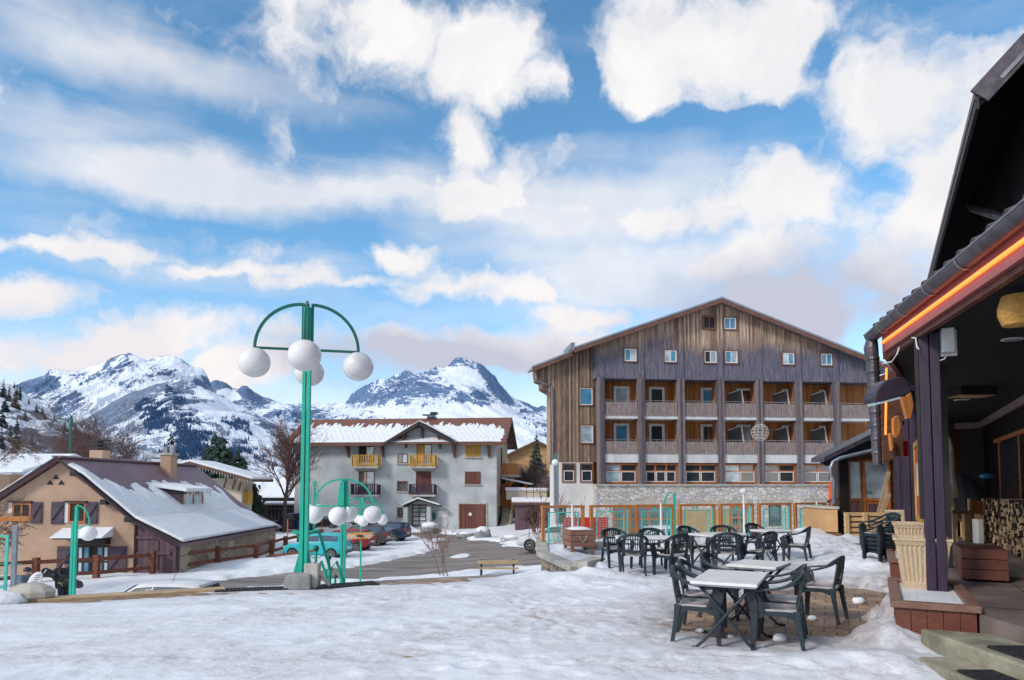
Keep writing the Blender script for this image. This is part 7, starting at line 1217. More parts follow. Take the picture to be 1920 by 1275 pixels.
# ================= restaurant with veranda =================
zd = .42; pb = gnd(1757, 1110, zd); RF = Frame((pb.x, pb.y, 0), R(62))
rp = lambda u, n, z: RF.M @ Vector((u, n, z))
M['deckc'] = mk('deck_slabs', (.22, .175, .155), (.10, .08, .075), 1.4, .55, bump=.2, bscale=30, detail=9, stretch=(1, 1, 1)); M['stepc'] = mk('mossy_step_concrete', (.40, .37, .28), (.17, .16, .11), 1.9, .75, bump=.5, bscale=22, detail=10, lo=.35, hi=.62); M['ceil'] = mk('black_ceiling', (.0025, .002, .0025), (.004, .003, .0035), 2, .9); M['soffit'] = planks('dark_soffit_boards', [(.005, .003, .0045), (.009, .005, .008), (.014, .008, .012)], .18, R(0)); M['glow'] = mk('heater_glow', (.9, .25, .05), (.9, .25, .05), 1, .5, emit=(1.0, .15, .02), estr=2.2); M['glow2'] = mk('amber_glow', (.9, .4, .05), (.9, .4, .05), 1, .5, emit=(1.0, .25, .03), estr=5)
rest = thing('restaurant', 'dark timber restaurant with open veranda, grey gutter and glowing heater strip at the right', 'restaurant', (pb.x+4, pb.y+4, 0))
mb = MB(); dk = [(4.78, 2.0), (4.78, 6.88), tuple(rp(-1.5, .27, 0))[:2], tuple(rp(.6, .27, 0))[:2], tuple(rp(.6, -.32, 0))[:2], tuple(rp(15.4, -.32, 0))[:2], tuple(rp(15.4, 2.6, 0))[:2], tuple(rp(-3.5, 2.6, 0))[:2]]
mb.prism(dk, -.1, zd, axis='z'); dkp = mb.build('deck', M['deckc'], rest)
mb = MB(RF)
for n in (.95, 1.35): mb.box(-1.4, 15, n-.006, n+.006, zd+.001, zd+.003)
for u in range(-1, 15, 2): mb.box(u-.004, u+.004, .3, 2.2, zd+.0015, zd+.0035)
mb.build('joints', M['interior'], dkp)
def step(poly, z, lab): return MB().prism(poly, -.05, z, axis='z').build('step', M['stepc'], rest, label=lab, bevel=.025)
step([(4.20, 2), (4.775, 2), (4.775, 6.86), (4.20, 7.13)], .275, 'upper mossy concrete step'); step([(3.74, 2), (4.195, 2), (4.195, 6.55), (3.80, 6.55)], .135, 'lower mossy concrete step')
for (x0, x1, y0, y1, z, lab) in ((4.30, 4.74, 5.2, 6.28, .279, 'black rubber mat lying on the upper step'), (3.84, 4.15, 4.9, 6.0, .139, 'black rubber mat lying on the lower step')):
    mb = MB(); nx, ny = 12, 28; mb.box(x0, x1, y0, y1, z, z+.012)
    for i in range(nx):
        for j in range(ny): xa = x0+(x1-x0)*(i+.2)/nx; ya = y0+(y1-y0)*(j+.2)/ny; mb.box(xa, xa+(x1-x0)*.6/nx, ya, ya+(y1-y0)*.6/ny, z+.0121, z+.022)
    mb.build('door_mat', M['mat_'], label=lab, cat='mat', group='rubber mats on the steps')
# planters
def planter_box(u0, u1, n0, n1, ztop, label, posts=True):
    t = thing('planter', label, 'planter', tuple(rp((u0+u1)/2, (n0+n1)/2, 0)), 'red brown plank planters along the veranda'); n = 0; r2 = random.Random(int(u0*10))
    def side(a, b_, c, d, alongu):
        L_ = abs(b_-a) if alongu else abs(d-c); k = max(3, int(L_/.13)); mb = MB(RF)
        for i in range(k):
            if alongu: mb.box(a+(b_-a)*i/k+.003, a+(b_-a)*(i+1)/k-.003, c+r2.uniform(0, .004), d, -.05, ztop-.07)
            else: mb.box(a+r2.uniform(0, .004), b_, c+(d-c)*i/k+.003, c+(d-c)*(i+1)/k-.003, -.05, ztop-.07)
        mb.build('side_board', M['planter'], t)
    side(u0, u0+.03, n0, n1, False); side(u1-.03, u1, n0, n1, False); side(u0+.031, u1-.031, n0, n0+.03, True); side(u0+.031, u1-.031, n1-.03, n1, True)
    w_ = .11; rm = MB(RF); rm.box(u0-.04, u0+w_-.04, n0-.04, n1+.04, ztop-.07, ztop); rm.box(u1-w_+.04, u1+.04, n0-.04, n1+.04, ztop-.07, ztop); rm.box(u0+w_-.038, u1-w_+.038, n0-.04, n0+w_-.04, ztop-.068, ztop-.002); rm.box(u0+w_-.038, u1-w_+.038, n1-w_+.04, n1+.04, ztop-.068, ztop-.002); rm.build('rim', M['plantop'], t, bevel=.006)
    MB(RF).box(u0+.035, u1-.035, n0+.035, n1-.035, ztop-.14, ztop-.055).build('snow_fill', M['snowbank'], t); return t
planter_box(-1.5, .56, -.49, .25, .50, 'nearest red brown plank planter around the foot of the front post'); planter_box(3.1, 5.3, -.45, .2, .52, 'second plank planter farther along the veranda behind the big pot'); planter_box(9.0, 11.6, -.45, .2, .52, 'third plank planter beside the stacked chairs')
mb = MB(RF); t = thing('wooden_box', 'dark red wooden box on the deck right of the front post', 'box', tuple(rp(1.7, .6, zd)))
for k in range(3):
    m_ = MB(RF); m_.box(1.3, 2.2, .38, .92, zd+.03+k*.14, zd+.165+k*.14); m_.build('board', M['planter'], t, bevel=.008)
def pot(px, pyrim, Y, s, label):
    c_ = at(px, 909, Y); c_ = c_+Vector((.45*s, .14*s, 0)); Y = c_.y; ca, sa = math.cos(R(-28)), math.sin(R(-28)); t = thing('plant_pot', label, 'pot', (c_.x, Y, zd+.03), 'square sandy plastic pots'); z0, z1 = zd+.02, zd+.66; a0, a1 = .245*s, .345*s; nf = 22
    def ring(a, z, fl):
        pts = []
        for sd_ in range(4):
            for i in range(nf):
                v = -1+2*i/nf; d = a*(1-(.055*(.5-.5*math.cos(PI*(i-2))) if (fl and 2 < i < nf-2) else 0))-(.03*a if abs(v) > .97 else 0); q = {0: (v*a, -d), 1: (d, v*a), 2: (-v*a, d), 3: (-d, -v*a)}[sd_]; pts.append((c_.x+q[0]*ca-q[1]*sa, Y+q[0]*sa+q[1]*ca, z))
        return pts
    R_ = [ring(a0, z0, 0), ring(a0+.006, z0+.08, 0), ring(a0+.008, z0+.10, 1), ring(a1-.035, z1-.10, 1), ring(a1-.028, z1-.085, 0), ring(a1-.012, z1-.04, 0), ring(a1, z1-.03, 0), ring(a1, z1, 0), ring(a1-.04, z1, 0), ring(a1-.06, z1-.12, 0)]; k = 4*nf; mb = MB()
    mb.add([p for r_ in R_ for p in r_], [(i*k+j, i*k+(j+1) % k, (i+1)*k+(j+1) % k, (i+1)*k+j) for i in range(len(R_)-1) for j in range(k)]+[tuple(range(k-1, -1, -1)), tuple((len(R_)-1)*k+j for j in range(k))]); mb.build('shell', M['potm'], t); return t
pot(1673, 1010, 8.70, .95, 'large fluted sandy pot behind the front post'); pot(1672, 980, 12.1, .95, 'second fluted sandy pot on the next planter'); pot(1659, 957, 17.9, .95, 'farthest fluted sandy pot by the wooden pallet')
# posts
def post(u, n, ht, w_, lab):
    t = MB(RF).box(u-w_*.5, u+w_*.5, n-w_*.48, n-.004, zd-.05, ht).build('post', M['purplewood'], rest, label=lab, bevel=.01); MB(RF).box(u-w_*.5, u+w_*.5, n+.004, n+w_*.48, zd-.05, ht).build('post_half', M['purplewood'], t, bevel=.01); MB(RF).box(u+.02, u+w_*.5+.05, n-w_*.48-.04, n-w_*.48-.003, zd+.9, ht).build('post_strip', M['dark'], t)
post(0, 0, 3.66, .23, 'front double timber post, dark purple'); post(6.3, 0, 3.66, .26, 'middle dark timber post'); post(12.6, 0, 3.66, .26, 'rear dark timber post'); 
for u in (3.0, 9.4): MB(RF).box(u-.06, u+.06, .3, .42, zd, 3.66).build('post', M['dark'], rest)
# walls
mb = MB(RF); mb.box(-3.5, 30, 2.35, 2.6, -.1, 10.6); mb.build('wall', M['soffit'], rest); mb = MB(RF); mb.box(15.4, 15.6, .3, 2.349, zd, 3.7); mb.build('wall', M['dark'], rest)
mb = MB(RF)
for u in (5.2, 8.0, 9.3, 12.2): mb.box(u, u+.13, 2.30, 2.349, zd+.2, 2.9)
mb.box(4.9, 13, 2.29, 2.348, 2.9, 3.0); mb.build('window_frame', M['orange'], rest)
MB(RF).box(5.3, 12.2, 2.31, 2.347, 1.2, 2.85).build('window_pane', M['glass'], rest)
mb = MB(RF); mb.box(-3.5, 15.3, 2.22, 2.30, 3.50, 3.68); mb.box(15.30, 15.38, .3, 2.3, 3.50, 3.68); mb.build('cornice', mk('pinkish_cornice', (.34, .24, .23), (.25, .17, .17), 3, .6), rest)
# canopy: ceiling, fascia beam, heater strip, gutter, tiles
zc = 3.68; Ea = gnd(1920, 489, zc); Eb = gnd(1656, 665, zc); dE = (Eb-Ea).normalized(); En = Ea-dE*3; nE = Vector((dE.y, -dE.x, 0))
wallA = rp(-3.5, 2.35, zc); wallB = rp(15.3, 2.35, zc); corner2 = rp(15.3, .2, zc)
C0 = rp(3.0, -.25, zc)
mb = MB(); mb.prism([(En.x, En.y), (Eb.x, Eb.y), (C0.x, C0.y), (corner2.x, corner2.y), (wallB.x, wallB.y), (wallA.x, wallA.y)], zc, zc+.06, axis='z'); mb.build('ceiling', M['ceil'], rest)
mb = MB(); a, b_ = En+nE*.03, Eb+nE*.03; mb.beam(a+Vector((0, 0, .10)), b_+Vector((0, 0, .10)), .07, .34); mb.build('fascia_beam', M['planter'], rest); mb = MB(); mb.beam(Eb+nE*.05+Vector((0, 0, .1)), C0+Vector((0, 0, .1)), .07, .33); mb.beam(C0+Vector((0, 0, .1)), corner2+Vector((0, 0, .1)), .07, .33); mb.build('fascia_beam', M['dark'], rest)
hs_ = thing('heater_strip', 'long glowing orange heater strip under the veranda gutter', 'heater', tuple(Ea)); MB().beam(Ea-dE*2-nE*.075+Vector((0, 0, .115)), Eb-dE*.25-nE*.075+Vector((0, 0, .13)), .03, .03).build('glowing_bar', M['glow'], hs_); mb = MB(); mb.beam(Ea-dE*2-nE*.035+Vector((0, 0, .115)), Eb-dE*.2-nE*.035+Vector((0, 0, .115)), .05, .24); mb.build('glow_band', mk('painted_red_glow', (.36, .09, .075), (.28, .07, .06), 3, .4), hs_)  # wide red band: heater glow on the fascia, put into its colour
gz_ = Vector((0, 0, .29)); go_ = -nE*.12; Gp = [Ea-dE*2.5+go_+gz_, Ea+go_+gz_]+[Ea.lerp(Eb, k/6)+go_+gz_ for k in range(1, 7)]+[Eb+dE*.12+go_+gz_]
gut = thing('gutter', 'thick grey half round gutter along the veranda edge', 'gutter', tuple(Eb)); mb = MB(); a, b_ = Gp[0], Gp[-1]; prof = [(math.cos(PI+PI*j/12)*.105, math.sin(PI+PI*j/12)*.105) for j in range(13)]
for q, r_ in ((a, 1), (b_, 1)): pass
vs = [p+nE*x+Vector((0, 0, z+.03)) for p in (a, b_) for x, z in prof]; vs2 = [p+nE*x*.93+Vector((0, 0, z*.93+.03)) for p in (a, b_) for x, z in prof]; n_ = 13
mb.add(vs+vs2, [(j, j+1, n_+j+1, n_+j) for j in range(12)]+[(2*n_+j+1, 2*n_+j, 3*n_+j, 3*n_+j+1) for j in range(12)]+[(0, n_, 3*n_, 2*n_), (12, 2*n_+12, 3*n_+12, n_+12)]+[tuple([n_+j for j in range(13)]+[3*n_+j for j in range(12, -1, -1)])]); mb.add([b_+nE*x+Vector((0, 0, z+.03)) for x, z in prof], [tuple(range(13))]); mb.build('trough', M['zincd'], gut)
mb = MB(); mb.tube([a-nE*.105+Vector((0, 0, .035)), b_-nE*.105+Vector((0, 0, .035))], .014, 6); mb.build('bead', M['zinc'], gut)
for f in (.2, .42, .64, .86): q = Ea.lerp(Eb, f)+go_+gz_; m_ = MB(); m_.sweep([q+nE*math.cos(PI+PI*j/12)*.112+Vector((0, 0, math.sin(PI+PI*j/12)*.112+.03)) for j in range(13)], .006, .03, up=[dE]*13); m_.build('bracket', M['zinc'], gut)
# downspout with corrugated rings
q = Eb+dE*.1+go_+gz_; zt = q.z; bot = at(1646, 872, q.y-.1); pts = [q+Vector((0, 0, -.02)), q+Vector((-.02, 0, -.16)), q+Vector((-.01, 0, -.3))]; n2 = 56; rs = [.075, .10, .095]
for k in range(n2): f = k/(n2-1); pts.append(Vector((q.x-.005+(bot.x-q.x)*f, q.y-.1*f, zt-.34-(zt-.34-bot.z)*f))); rs.append((.094-.03*f)*(1.10 if k % 7 == 0 else (1.0 if k % 7 > 3 else .97)))
MB().tube(pts, rs, 14).build('downspout', M['zincd'], gut, smooth=False)
# canopy roof slab with rounded tiles showing above the gutter
mb = MB(); up_ = 1.15; A0_ = Ea-dE*3-nE*.06+Vector((0, 0, .36)); B0_ = Eb-nE*.06+Vector((0, 0, .36)); mb.add([A0_, B0_, B0_+nE*2.2+Vector((0, 0, .8)), A0_+nE*3.2+Vector((0, 0, 1.2))]+[p+Vector((0, 0, -.05)) for p in (A0_, B0_, B0_+nE*2.2+Vector((0, 0, .8)), A0_+nE*3.2+Vector((0, 0, 1.2)))], [(0, 1, 2, 3), (7, 6, 5, 4), (0, 4, 5, 1), (1, 5, 6, 2), (2, 6, 7, 3), (3, 7, 4, 0)]); cr_ = mb.build('canopy_roof', M['dark'], rest)
mb = MB()
for k in range(30): f = -1.1+k*.07; p0_ = Ea.lerp(Eb, min(f, 1.0) if f < 1.0 else 1.0) if f < .99 else None; 
for k in range(19):
    p0_ = Eb-dE*(.15+k*.36)-nE*.13+Vector((0, 0, .36)); mb.tube([p0_, p0_+nE*.5+Vector((0, 0, .20)), p0_+nE*1.1+Vector((0, 0, .42))], .085, 8)
mb.build('tiles', mk('dark_clay_tiles', (.09, .06, .07), (.05, .035, .045), 5, .6), cr_)
# main roof far above with soffit
s1 = 1.0; r_ = ray(1838, 175); n_e = 1.2
def onplane(px, py, n): 
    u, z = Frame(tuple(rp(0, n, 0)), RF.a).px(px, py, 0); return u, z
uc, zc_ = onplane(1838, 176, n_e); uf, zf = onplane(1746, 540, n_e)
mb = MB(RF); u1_ = max(uf, uc+10)+14; z_e = zc_
def rs_(u0, u1, n0, n1, z0, z1, th, name, mat): m_ = MB(RF); m_.add([(u0, n0, z0), (u1, n0, z0), (u1, n1, z1), (u0, n1, z1), (u0, n0, z0-th), (u1, n0, z0-th), (u1, n1, z1-th), (u0, n1, z1-th)], [(0, 1, 2, 3), (7, 6, 5, 4), (0, 4, 5, 1), (1, 5, 6, 2), (2, 6, 7, 3), (3, 7, 4, 0)]); return m_.build(name, mat, rest)
mr = rs_(uc, u1_, n_e, 8, z_e, z_e+(8-n_e)*1.02, .22, 'roof', M['soffit'])
e_ = MB(RF); e_.beam((uc-.02, n_e-.05, z_e-.1), (u1_, n_e-.05, z_e-.1), .06, .34); e_.build('eave_board', M['dark'], mr); e_ = MB(RF); e_.beam((uc-.05, n_e-.02, z_e-.06), (uc-.05, 8, z_e+(8-n_e)*1.02-.06), .06, .36); e_.build('bargeboard', M['zincd'], mr)
MB(RF).beam((uc-.02, n_e-.085, z_e-.02), (u1_, n_e-.085, z_e-.02), .03, .14).build('eave_trim', mk('weathered_trim', (.20, .15, .13), (.10, .07, .07), 5, .6), mr); MB(RF).beam((uc-.085, n_e+.3, z_e+.16), (uc-.085, 8, z_e+(8-n_e)*1.02-.14), .03, .07).build('verge_trim', M['zinc'], mr)
# gable wall under the verge and inner part
mb = MB(RF); mb.prism([(2.35, 3), (9, 3), (9, z_e+7), (2.35, z_e+.9)], uc+.6, uc+.8, axis='x'); mb.build('wall', M['soffit'], rest)
P1, P2, P3 = at(1809, 370, 17.5), at(1826, 389, 17.0), at(1935, 424, 14.5); MB().tube([P1+Vector((0, 0, .25)), P1, P2, P3], .12, 10).build('overflow_pipe', M['zincd'], rest, smooth=True)
# ceiling fittings
for (px, py, r_, lab) in ((1898, 637, .13, 'larger round recessed ceiling lamp near the right edge'), (1803, 750, .16, 'small round recessed ceiling lamp deeper under the veranda')): p_ = gnd(px, py, zc-.01); t = thing('ceiling_lamp', lab, 'lamp', tuple(p_), 'recessed ceiling lamps'); MB().tube([p_, p_+Vector((0, 0, .02))], r_, 20).build('ring', M['wframe'], t); MB().tube([p_-Vector((0, 0, .004)), p_], r_*.7, 16).build('lens', M['glasscurt'], t)
p_ = gnd(1824, 742, zc-.16); t = thing('ceiling_heater', 'flat dark ceiling box with a yellowish underside', 'heater', tuple(p_)); MB().box(p_.x-.36, p_.x+.36, p_.y-.2, p_.y+.3, zc-.16, zc-.002).build('housing', M['metalk'], t); MB().box(p_.x-.33, p_.x+.33, p_.y-.19, p_.y+.28, zc-.172, zc-.162).build('grille', M['ochre'], t)
p_ = at(1908, 583, 6.6); t = thing('pendant_lamp', 'woven straw pendant lampshade hanging at the right edge', 'lamp', tuple(p_)); mb = MB(); pr_ = [(.06, .15), (.13, .15), (.165, .04), (.165, -.04), (.13, -.14), (.06, -.15), (.001, -.15)]; nn = 20; mb.add([(p_.x+math.cos(2*PI*j/nn)*r_, p_.y+math.sin(2*PI*j/nn)*r_, p_.z+z) for r_, z in pr_ for j in range(nn)], [(i*nn+j, i*nn+(j+1) % nn, (i+1)*nn+(j+1) % nn, (i+1)*nn+j) for i in range(len(pr_)-1) for j in range(nn)]); mb.build('lamp_shade', mk('woven_straw', (.62, .34, .08), (.38, .19, .04), 18, .8, stretch=(1, 1, 5), bump=.5, bscale=90), t); MB().tube([p_+Vector((0, 0, .15)), Vector((p_.x, p_.y, zc))], .01, 5).build('cord', M['metalk'], t)
q = rp(-.12, .17, 0); z0, z1 = at(1760, 662, q.y).z, at(1760, 617, q.y).z; t = thing('junction_box', 'pale grey plastic speaker box beside the top of the front post', 'box', (q.x, q.y, z0)); MB(RF).box(-.2, -.06, .13, .27, z0, z1).build('case', M['plw'], t, bevel=.012); MB(RF).box(-.06, -.04, .12, .30, z0-.03, z1+.02).build('bracket', M['wframe'], t); pp = [rp(-.1, .2, z0), rp(-.12, .16, z0-.07), rp(-.1, .1, z0-.09), rp(-.05, .08, z0-.02)]; MB().tube(pp, .008, 5).build('cable', M['wframe'], t)
for (pts) in ([(1655, 682, 9.6), (1672, 678, 9.4), (1682, 664, 9.2), (1686, 651, 9.2)], [(1710, 633, 8.6), (1717, 634, 8.5), (1719, 650, 8.4), (1723, 655, 8.35)]): MB().tube([at(*p) for p in pts], .009, 5).build('cable', M['wframe'], rest)
# floodlights
def flood(poly, Y, dep, arm, lens, lab):
    c_ = at(sum(p[0] for p in poly)/len(poly), sum(p[1] for p in poly)/len(poly), Y); t = thing('floodlight', lab, 'floodlight', tuple(c_), 'half round floodlights on the veranda posts'); P_ = [at(x, y, Y) for x, y in poly]; k = len(P_); mb = MB(); mb.add([p+Vector((0, -dep/2, 0)) for p in P_]+[p+Vector((0, dep/2, 0)) for p in P_], [tuple(range(k)), tuple(range(2*k-1, k-1, -1))]+[((i+1) % k, i, k+i, k+(i+1) % k) for i in range(k)]); mb.build('housing', mk('purple_grey_metal', (.055, .04, .06), (.035, .028, .04), 5, .4, metal=.2), t, bevel=.02)
    a, b_ = at(*lens[0], Y), at(*lens[1], Y); MB().beam(a, b_, dep*.9, .03).build('lens', M['glasscurt'], t); a, b_ = at(*arm[0], Y), at(*arm[1], Y); MB().beam(a, b_, .05, .07).build('arm', M['purplewood'], t)
flood([(1628, 749), (1631, 738), (1640, 724), (1652, 715), (1668, 710), (1683, 710), (1690, 717), (1697, 735), (1694, 741), (1640, 756), (1630, 756)], 8.7, .30, [(1694, 728), (1722, 727)], [(1637, 758), (1676, 748)], 'nearer purple grey floodlight in front of the front post'); flood([(1633, 800), (1637, 790), (1647, 782), (1660, 780), (1672, 782), (1679, 792), (1680, 800), (1676, 803), (1634, 803)], 12.6, .34, [(1678, 792), (1694, 793)], [(1638, 805), (1664, 804)], 'farther dark floodlight above the lower roof')
# glowing boards and sawn brackets on the side wall beyond the corner
t = thing('heater_lamp', 'upright glowing orange strip on the veranda end wall', 'heater', tuple(at(1661, 850, 11.6))); MB().beam(at(1660.5, 815, 11.6), at(1662, 690, 11.6), .02, .03).build('glowing_bar', M['glow'], t)
P_ = [at(x, y, 12.2) for x, y in ((1650, 705), (1688, 690), (1694, 850), (1656, 870))]; mb = MB(); mb.add(P_+[p+Vector((0, .05, 0)) for p in P_], [(0, 1, 2, 3), (7, 6, 5, 4), (0, 4, 5, 1), (1, 5, 6, 2), (2, 6, 7, 3), (3, 7, 4, 0)]); mb.build('end_panel', M['brown'], rest)
for (poly, Y) in ((((1691, 744), (1703, 742), (1708, 735), (1713, 760), (1712, 766), (1707, 784), (1702, 785)), 10.2), (((1676, 785), (1684, 779), (1689, 800), (1686, 812), (1681, 820), (1677, 815)), 11.5), (((1669, 812), (1673, 815), (1675, 840), (1672, 845)), 12)):  # heater glow on the brackets is painted in as orange timber colour
    P_ = [at(x, y, Y) for x, y in poly]; k = len(P_); mb = MB(); mb.add(P_+[p+Vector((0, .08, 0)) for p in P_], [tuple(range(k)), tuple(range(2*k-1, k-1, -1))]+[((i+1) % k, i, k+i, k+(i+1) % k) for i in range(k)]); mb.build('bracket', M['fenceo'], rest, label='sawn wooden bracket with heater glow painted into its colour')
u0, zA = RF.px(1738, 808, -.1); u1, _ = RF.px(1724, 808, -.1); zB = RF.px(1736, 972, -.1)[1]; u0, u1 = .42, 1.5; t = thing('menu_board', 'yellow framed notice board with a red and white sheet left of the front post', 'notice board', tuple(rp((u0+u1)/2, -.1, zB))); m_ = MB(RF); f_ = .07
zA, zB = 2.35, 1.25
m_.box(u0, u0+f_, -.14, -.08, zB, zA); m_.box(u1-f_, u1, -.14, -.08, zB, zA); m_.box(u0+f_, u1-f_, -.14, -.082, zA-f_, zA); m_.box(u0+f_, u1-f_, -.14, -.082, zB, zB+f_); m_.build('frame', M['yellowwood'], t); MB(RF).box(u0+f_, u1-f_, -.12, -.09, zB+f_, zA-f_).build('sheet', M['red'], t); MB(RF).box(u0+f_+.1, u1-f_-.25, -.124, -.121, zB+.35, zA-.3).build('paper', M['wframe'], t)
p_ = at(1697, 841, 12.4); MB().box(p_.x-.04, p_.x+.06, 12.4, 12.43, p_.z-.14, p_.z+.14).build('red_notice', M['red'], label='small red and white notice on a dark post under the veranda', cat='notice')
# things stored on the veranda
def parasol(px, Y, yt, yb, lab, r_=.13, lean=0):
    b_ = at(px, 990, Y); zt_ = at(px, yt, Y).z; zb_ = at(px, yb, Y).z; t = thing('closed_parasol', lab, 'parasol', (b_.x, Y, zd), 'closed beige parasols'); MB().tube([(b_.x+lean, Y, zd), (b_.x, Y, zt_)], .03, 8).build('pole', M['wframe'], t); nn = 20; mb = MB(); prof = [(.02, zt_+.05), (.06, zt_-.02), (r_*.8, zt_-.25), (r_*.85, zt_-.9), (r_*1.1, zb_+.35), (r_*1.3, zb_), (r_*1.0, zb_)]
    mb.add([(b_.x+lean*(zt_-z)/(zt_-zd)+math.cos(2*PI*j/nn)*r*(1 if j % 2 else .84), Y+math.sin(2*PI*j/nn)*r*(1 if j % 2 else .84), z) for r, z in prof for j in range(nn)], [(i*nn+j, i*nn+(j+1) % nn, (i+1)*nn+(j+1) % nn, (i+1)*nn+j) for i in range(len(prof)-1) for j in range(nn)]); mb.build('folded_cloth', mk('beige_canvas', (.72, .63, .52), (.58, .50, .41), 3, .9, bump=.3), t, smooth=True); return t
parasol(1767, 15.5, 822, 950, 'closed beige parasol nearer to the front post', .15, .12); parasol(1784, 15.9, 822, 933, 'closed beige parasol just right of the first one', .13)
def rustic_table(px, py, Y, w_, lab): b_ = at(px, py, Y); t = thing('rustic_table', lab, 'table', (b_.x, Y, zd)); MB().box(b_.x-w_/2, b_.x+w_/2, Y-.3, Y+.3, zd+.66, zd+.72).build('tabletop', M['redwood'], t); [MB().box(b_.x+sx-.05, b_.x+sx+.05, Y+sy-.05, Y+sy+.05, zd, zd+.659).build('leg', M['pallet'], t) for sx in (-w_/2+.08, w_/2-.08) for sy in (-.22, .22)]
rustic_table(1800, 990, 16.2, .72, 'low rustic wooden table under the veranda')
def wchair(px, Y, lab, mat='redwood'): b_ = at(px, 990, Y); t = thing('wooden_chair', lab, 'chair', (b_.x, Y, zd), 'wooden chairs on the veranda'); MB().box(b_.x-.2, b_.x+.2, Y-.2, Y+.2, zd+.42, zd+.46).build('seat', M[mat], t); [MB().box(b_.x+sx-.025, b_.x+sx+.025, Y+sy-.025, Y+sy+.025, zd, zd+(.42 if sy < 0 else 1.0)).build('leg', M['pallet'], t) for sx in (-.17, .17) for sy in (-.17, .175)]; MB().box(b_.x-.145, b_.x+.145, Y+.16, Y+.19, zd+.6, zd+.95).build('backrest', M[mat], t)
wchair(1783, 17.6, 'reddish wooden chair left behind the rustic table'); wchair(1812, 17.8, 'reddish wooden chair right behind the rustic table'); wchair(1842, 16.2, 'light wooden chair next to the firewood stack', 'orange')
b_ = at(1835, 990, 17.4); mb = MB(); mb.sphere((b_.x+.05, 18.2, zd+.7), 1, 14, 10, (.75, .5, .95)); mb.v = [(x, y, max(z, zd)) for x, y, z in mb.v]; mb.build('covered_furniture', M['blackcloth'], label='black covered heap of furniture at the back of the veranda', cat='furniture', bevel=0); p_ = at(1850, 893, 17.3); MB().sphere(p_, .14, 10, 7, (1.3, .8, .5)).build('blue_cap', mk('blue_plastic', (.05, .22, .45), (.03, .12, .3), 4, .4), label='small blue cap lying on the black covered heap', cat='cap', smooth=True)
b_ = at(1834, 1000, 15.6); MB().box(b_.x-.07, b_.x+.07, 15.5, 15.7, zd, zd+.55).build('white_bracket', M['wframe'], label='white upright bracket beside the rustic table', cat='bracket', bevel=.02)
# firewood
endm = mk('split_wood', (.74, .52, .30), (.46, .28, .14), 9, .85, bump=.3); barkm = mk('log_bark', (.10, .065, .045), (.045, .03, .025), 12, .95, bump=.5)
vari = []
for s_ in range(14):
    r2 = random.Random(100+s_); k = r2.choice((3, 3, 4, 4, 5)); ph = r2.random()*6; pts = [(math.cos(ph+2*PI*i/k+r2.uniform(-.3, .3))*r2.uniform(.07, .115), math.sin(ph+2*PI*i/k+r2.uniform(-.3, .3))*r2.uniform(.055, .095)) for i in range(k)]; me = bpy.data.meshes.new('firewood_log'); Lg = r2.uniform(.38, .5); sh = r2.uniform(-.03, .03)
    me.from_pydata([(x, 0, z) for x, z in pts]+[(x*.95+sh, Lg, z*.95) for x, z in pts], [], [tuple(range(k)), tuple(range(2*k-1, k-1, -1))]+[((i+1) % k, i, k+i, k+(i+1) % k) for i in range(k)]); me.materials.append(endm); me.materials.append(barkm)
    for i, f in enumerate(me.polygons): f.material_index = 0 if (i < 2 or i % 3 == 0) else 1
    bm = bmesh.new(); bm.from_mesh(me); bmesh.ops.recalc_face_normals(bm, faces=bm.faces[:]); bm.to_mesh(me); bm.free(); vari.append(me)
r2 = random.Random(5); cnt = 0
for row in range(10):
    ztop_ = zd+.07+row*.125; u = 4.4+.05*(row % 2)
    while u < 11.4:
        hmax = 9.2 if u > 5 else 8
        if row < hmax-(1.2 if 9.2 < u < 10 else 0)-r2.random()*1.2 and cnt < 298 and (u < 8.6 or r2.random() < .80):
            o = bpy.data.objects.new('firewood_log', r2.choice(vari)); COL.objects.link(o); o.location = rp(u+r2.uniform(-.02, .02), 1.66+r2.uniform(-.06, .08), ztop_+r2.uniform(-.02, .02)); o.rotation_euler = (0, r2.choice((0, PI))+r2.uniform(-.4, .4), R(62)-PI/2+PI/2-PI+PI/2*0+r2.uniform(-.15, .15)-R(0)); setp(o, 'split firewood log in the long stack against the veranda wall', 'firewood', 'firewood logs stacked on the veranda'); cnt += 1
        u += .155 if u < 8.6 else .21
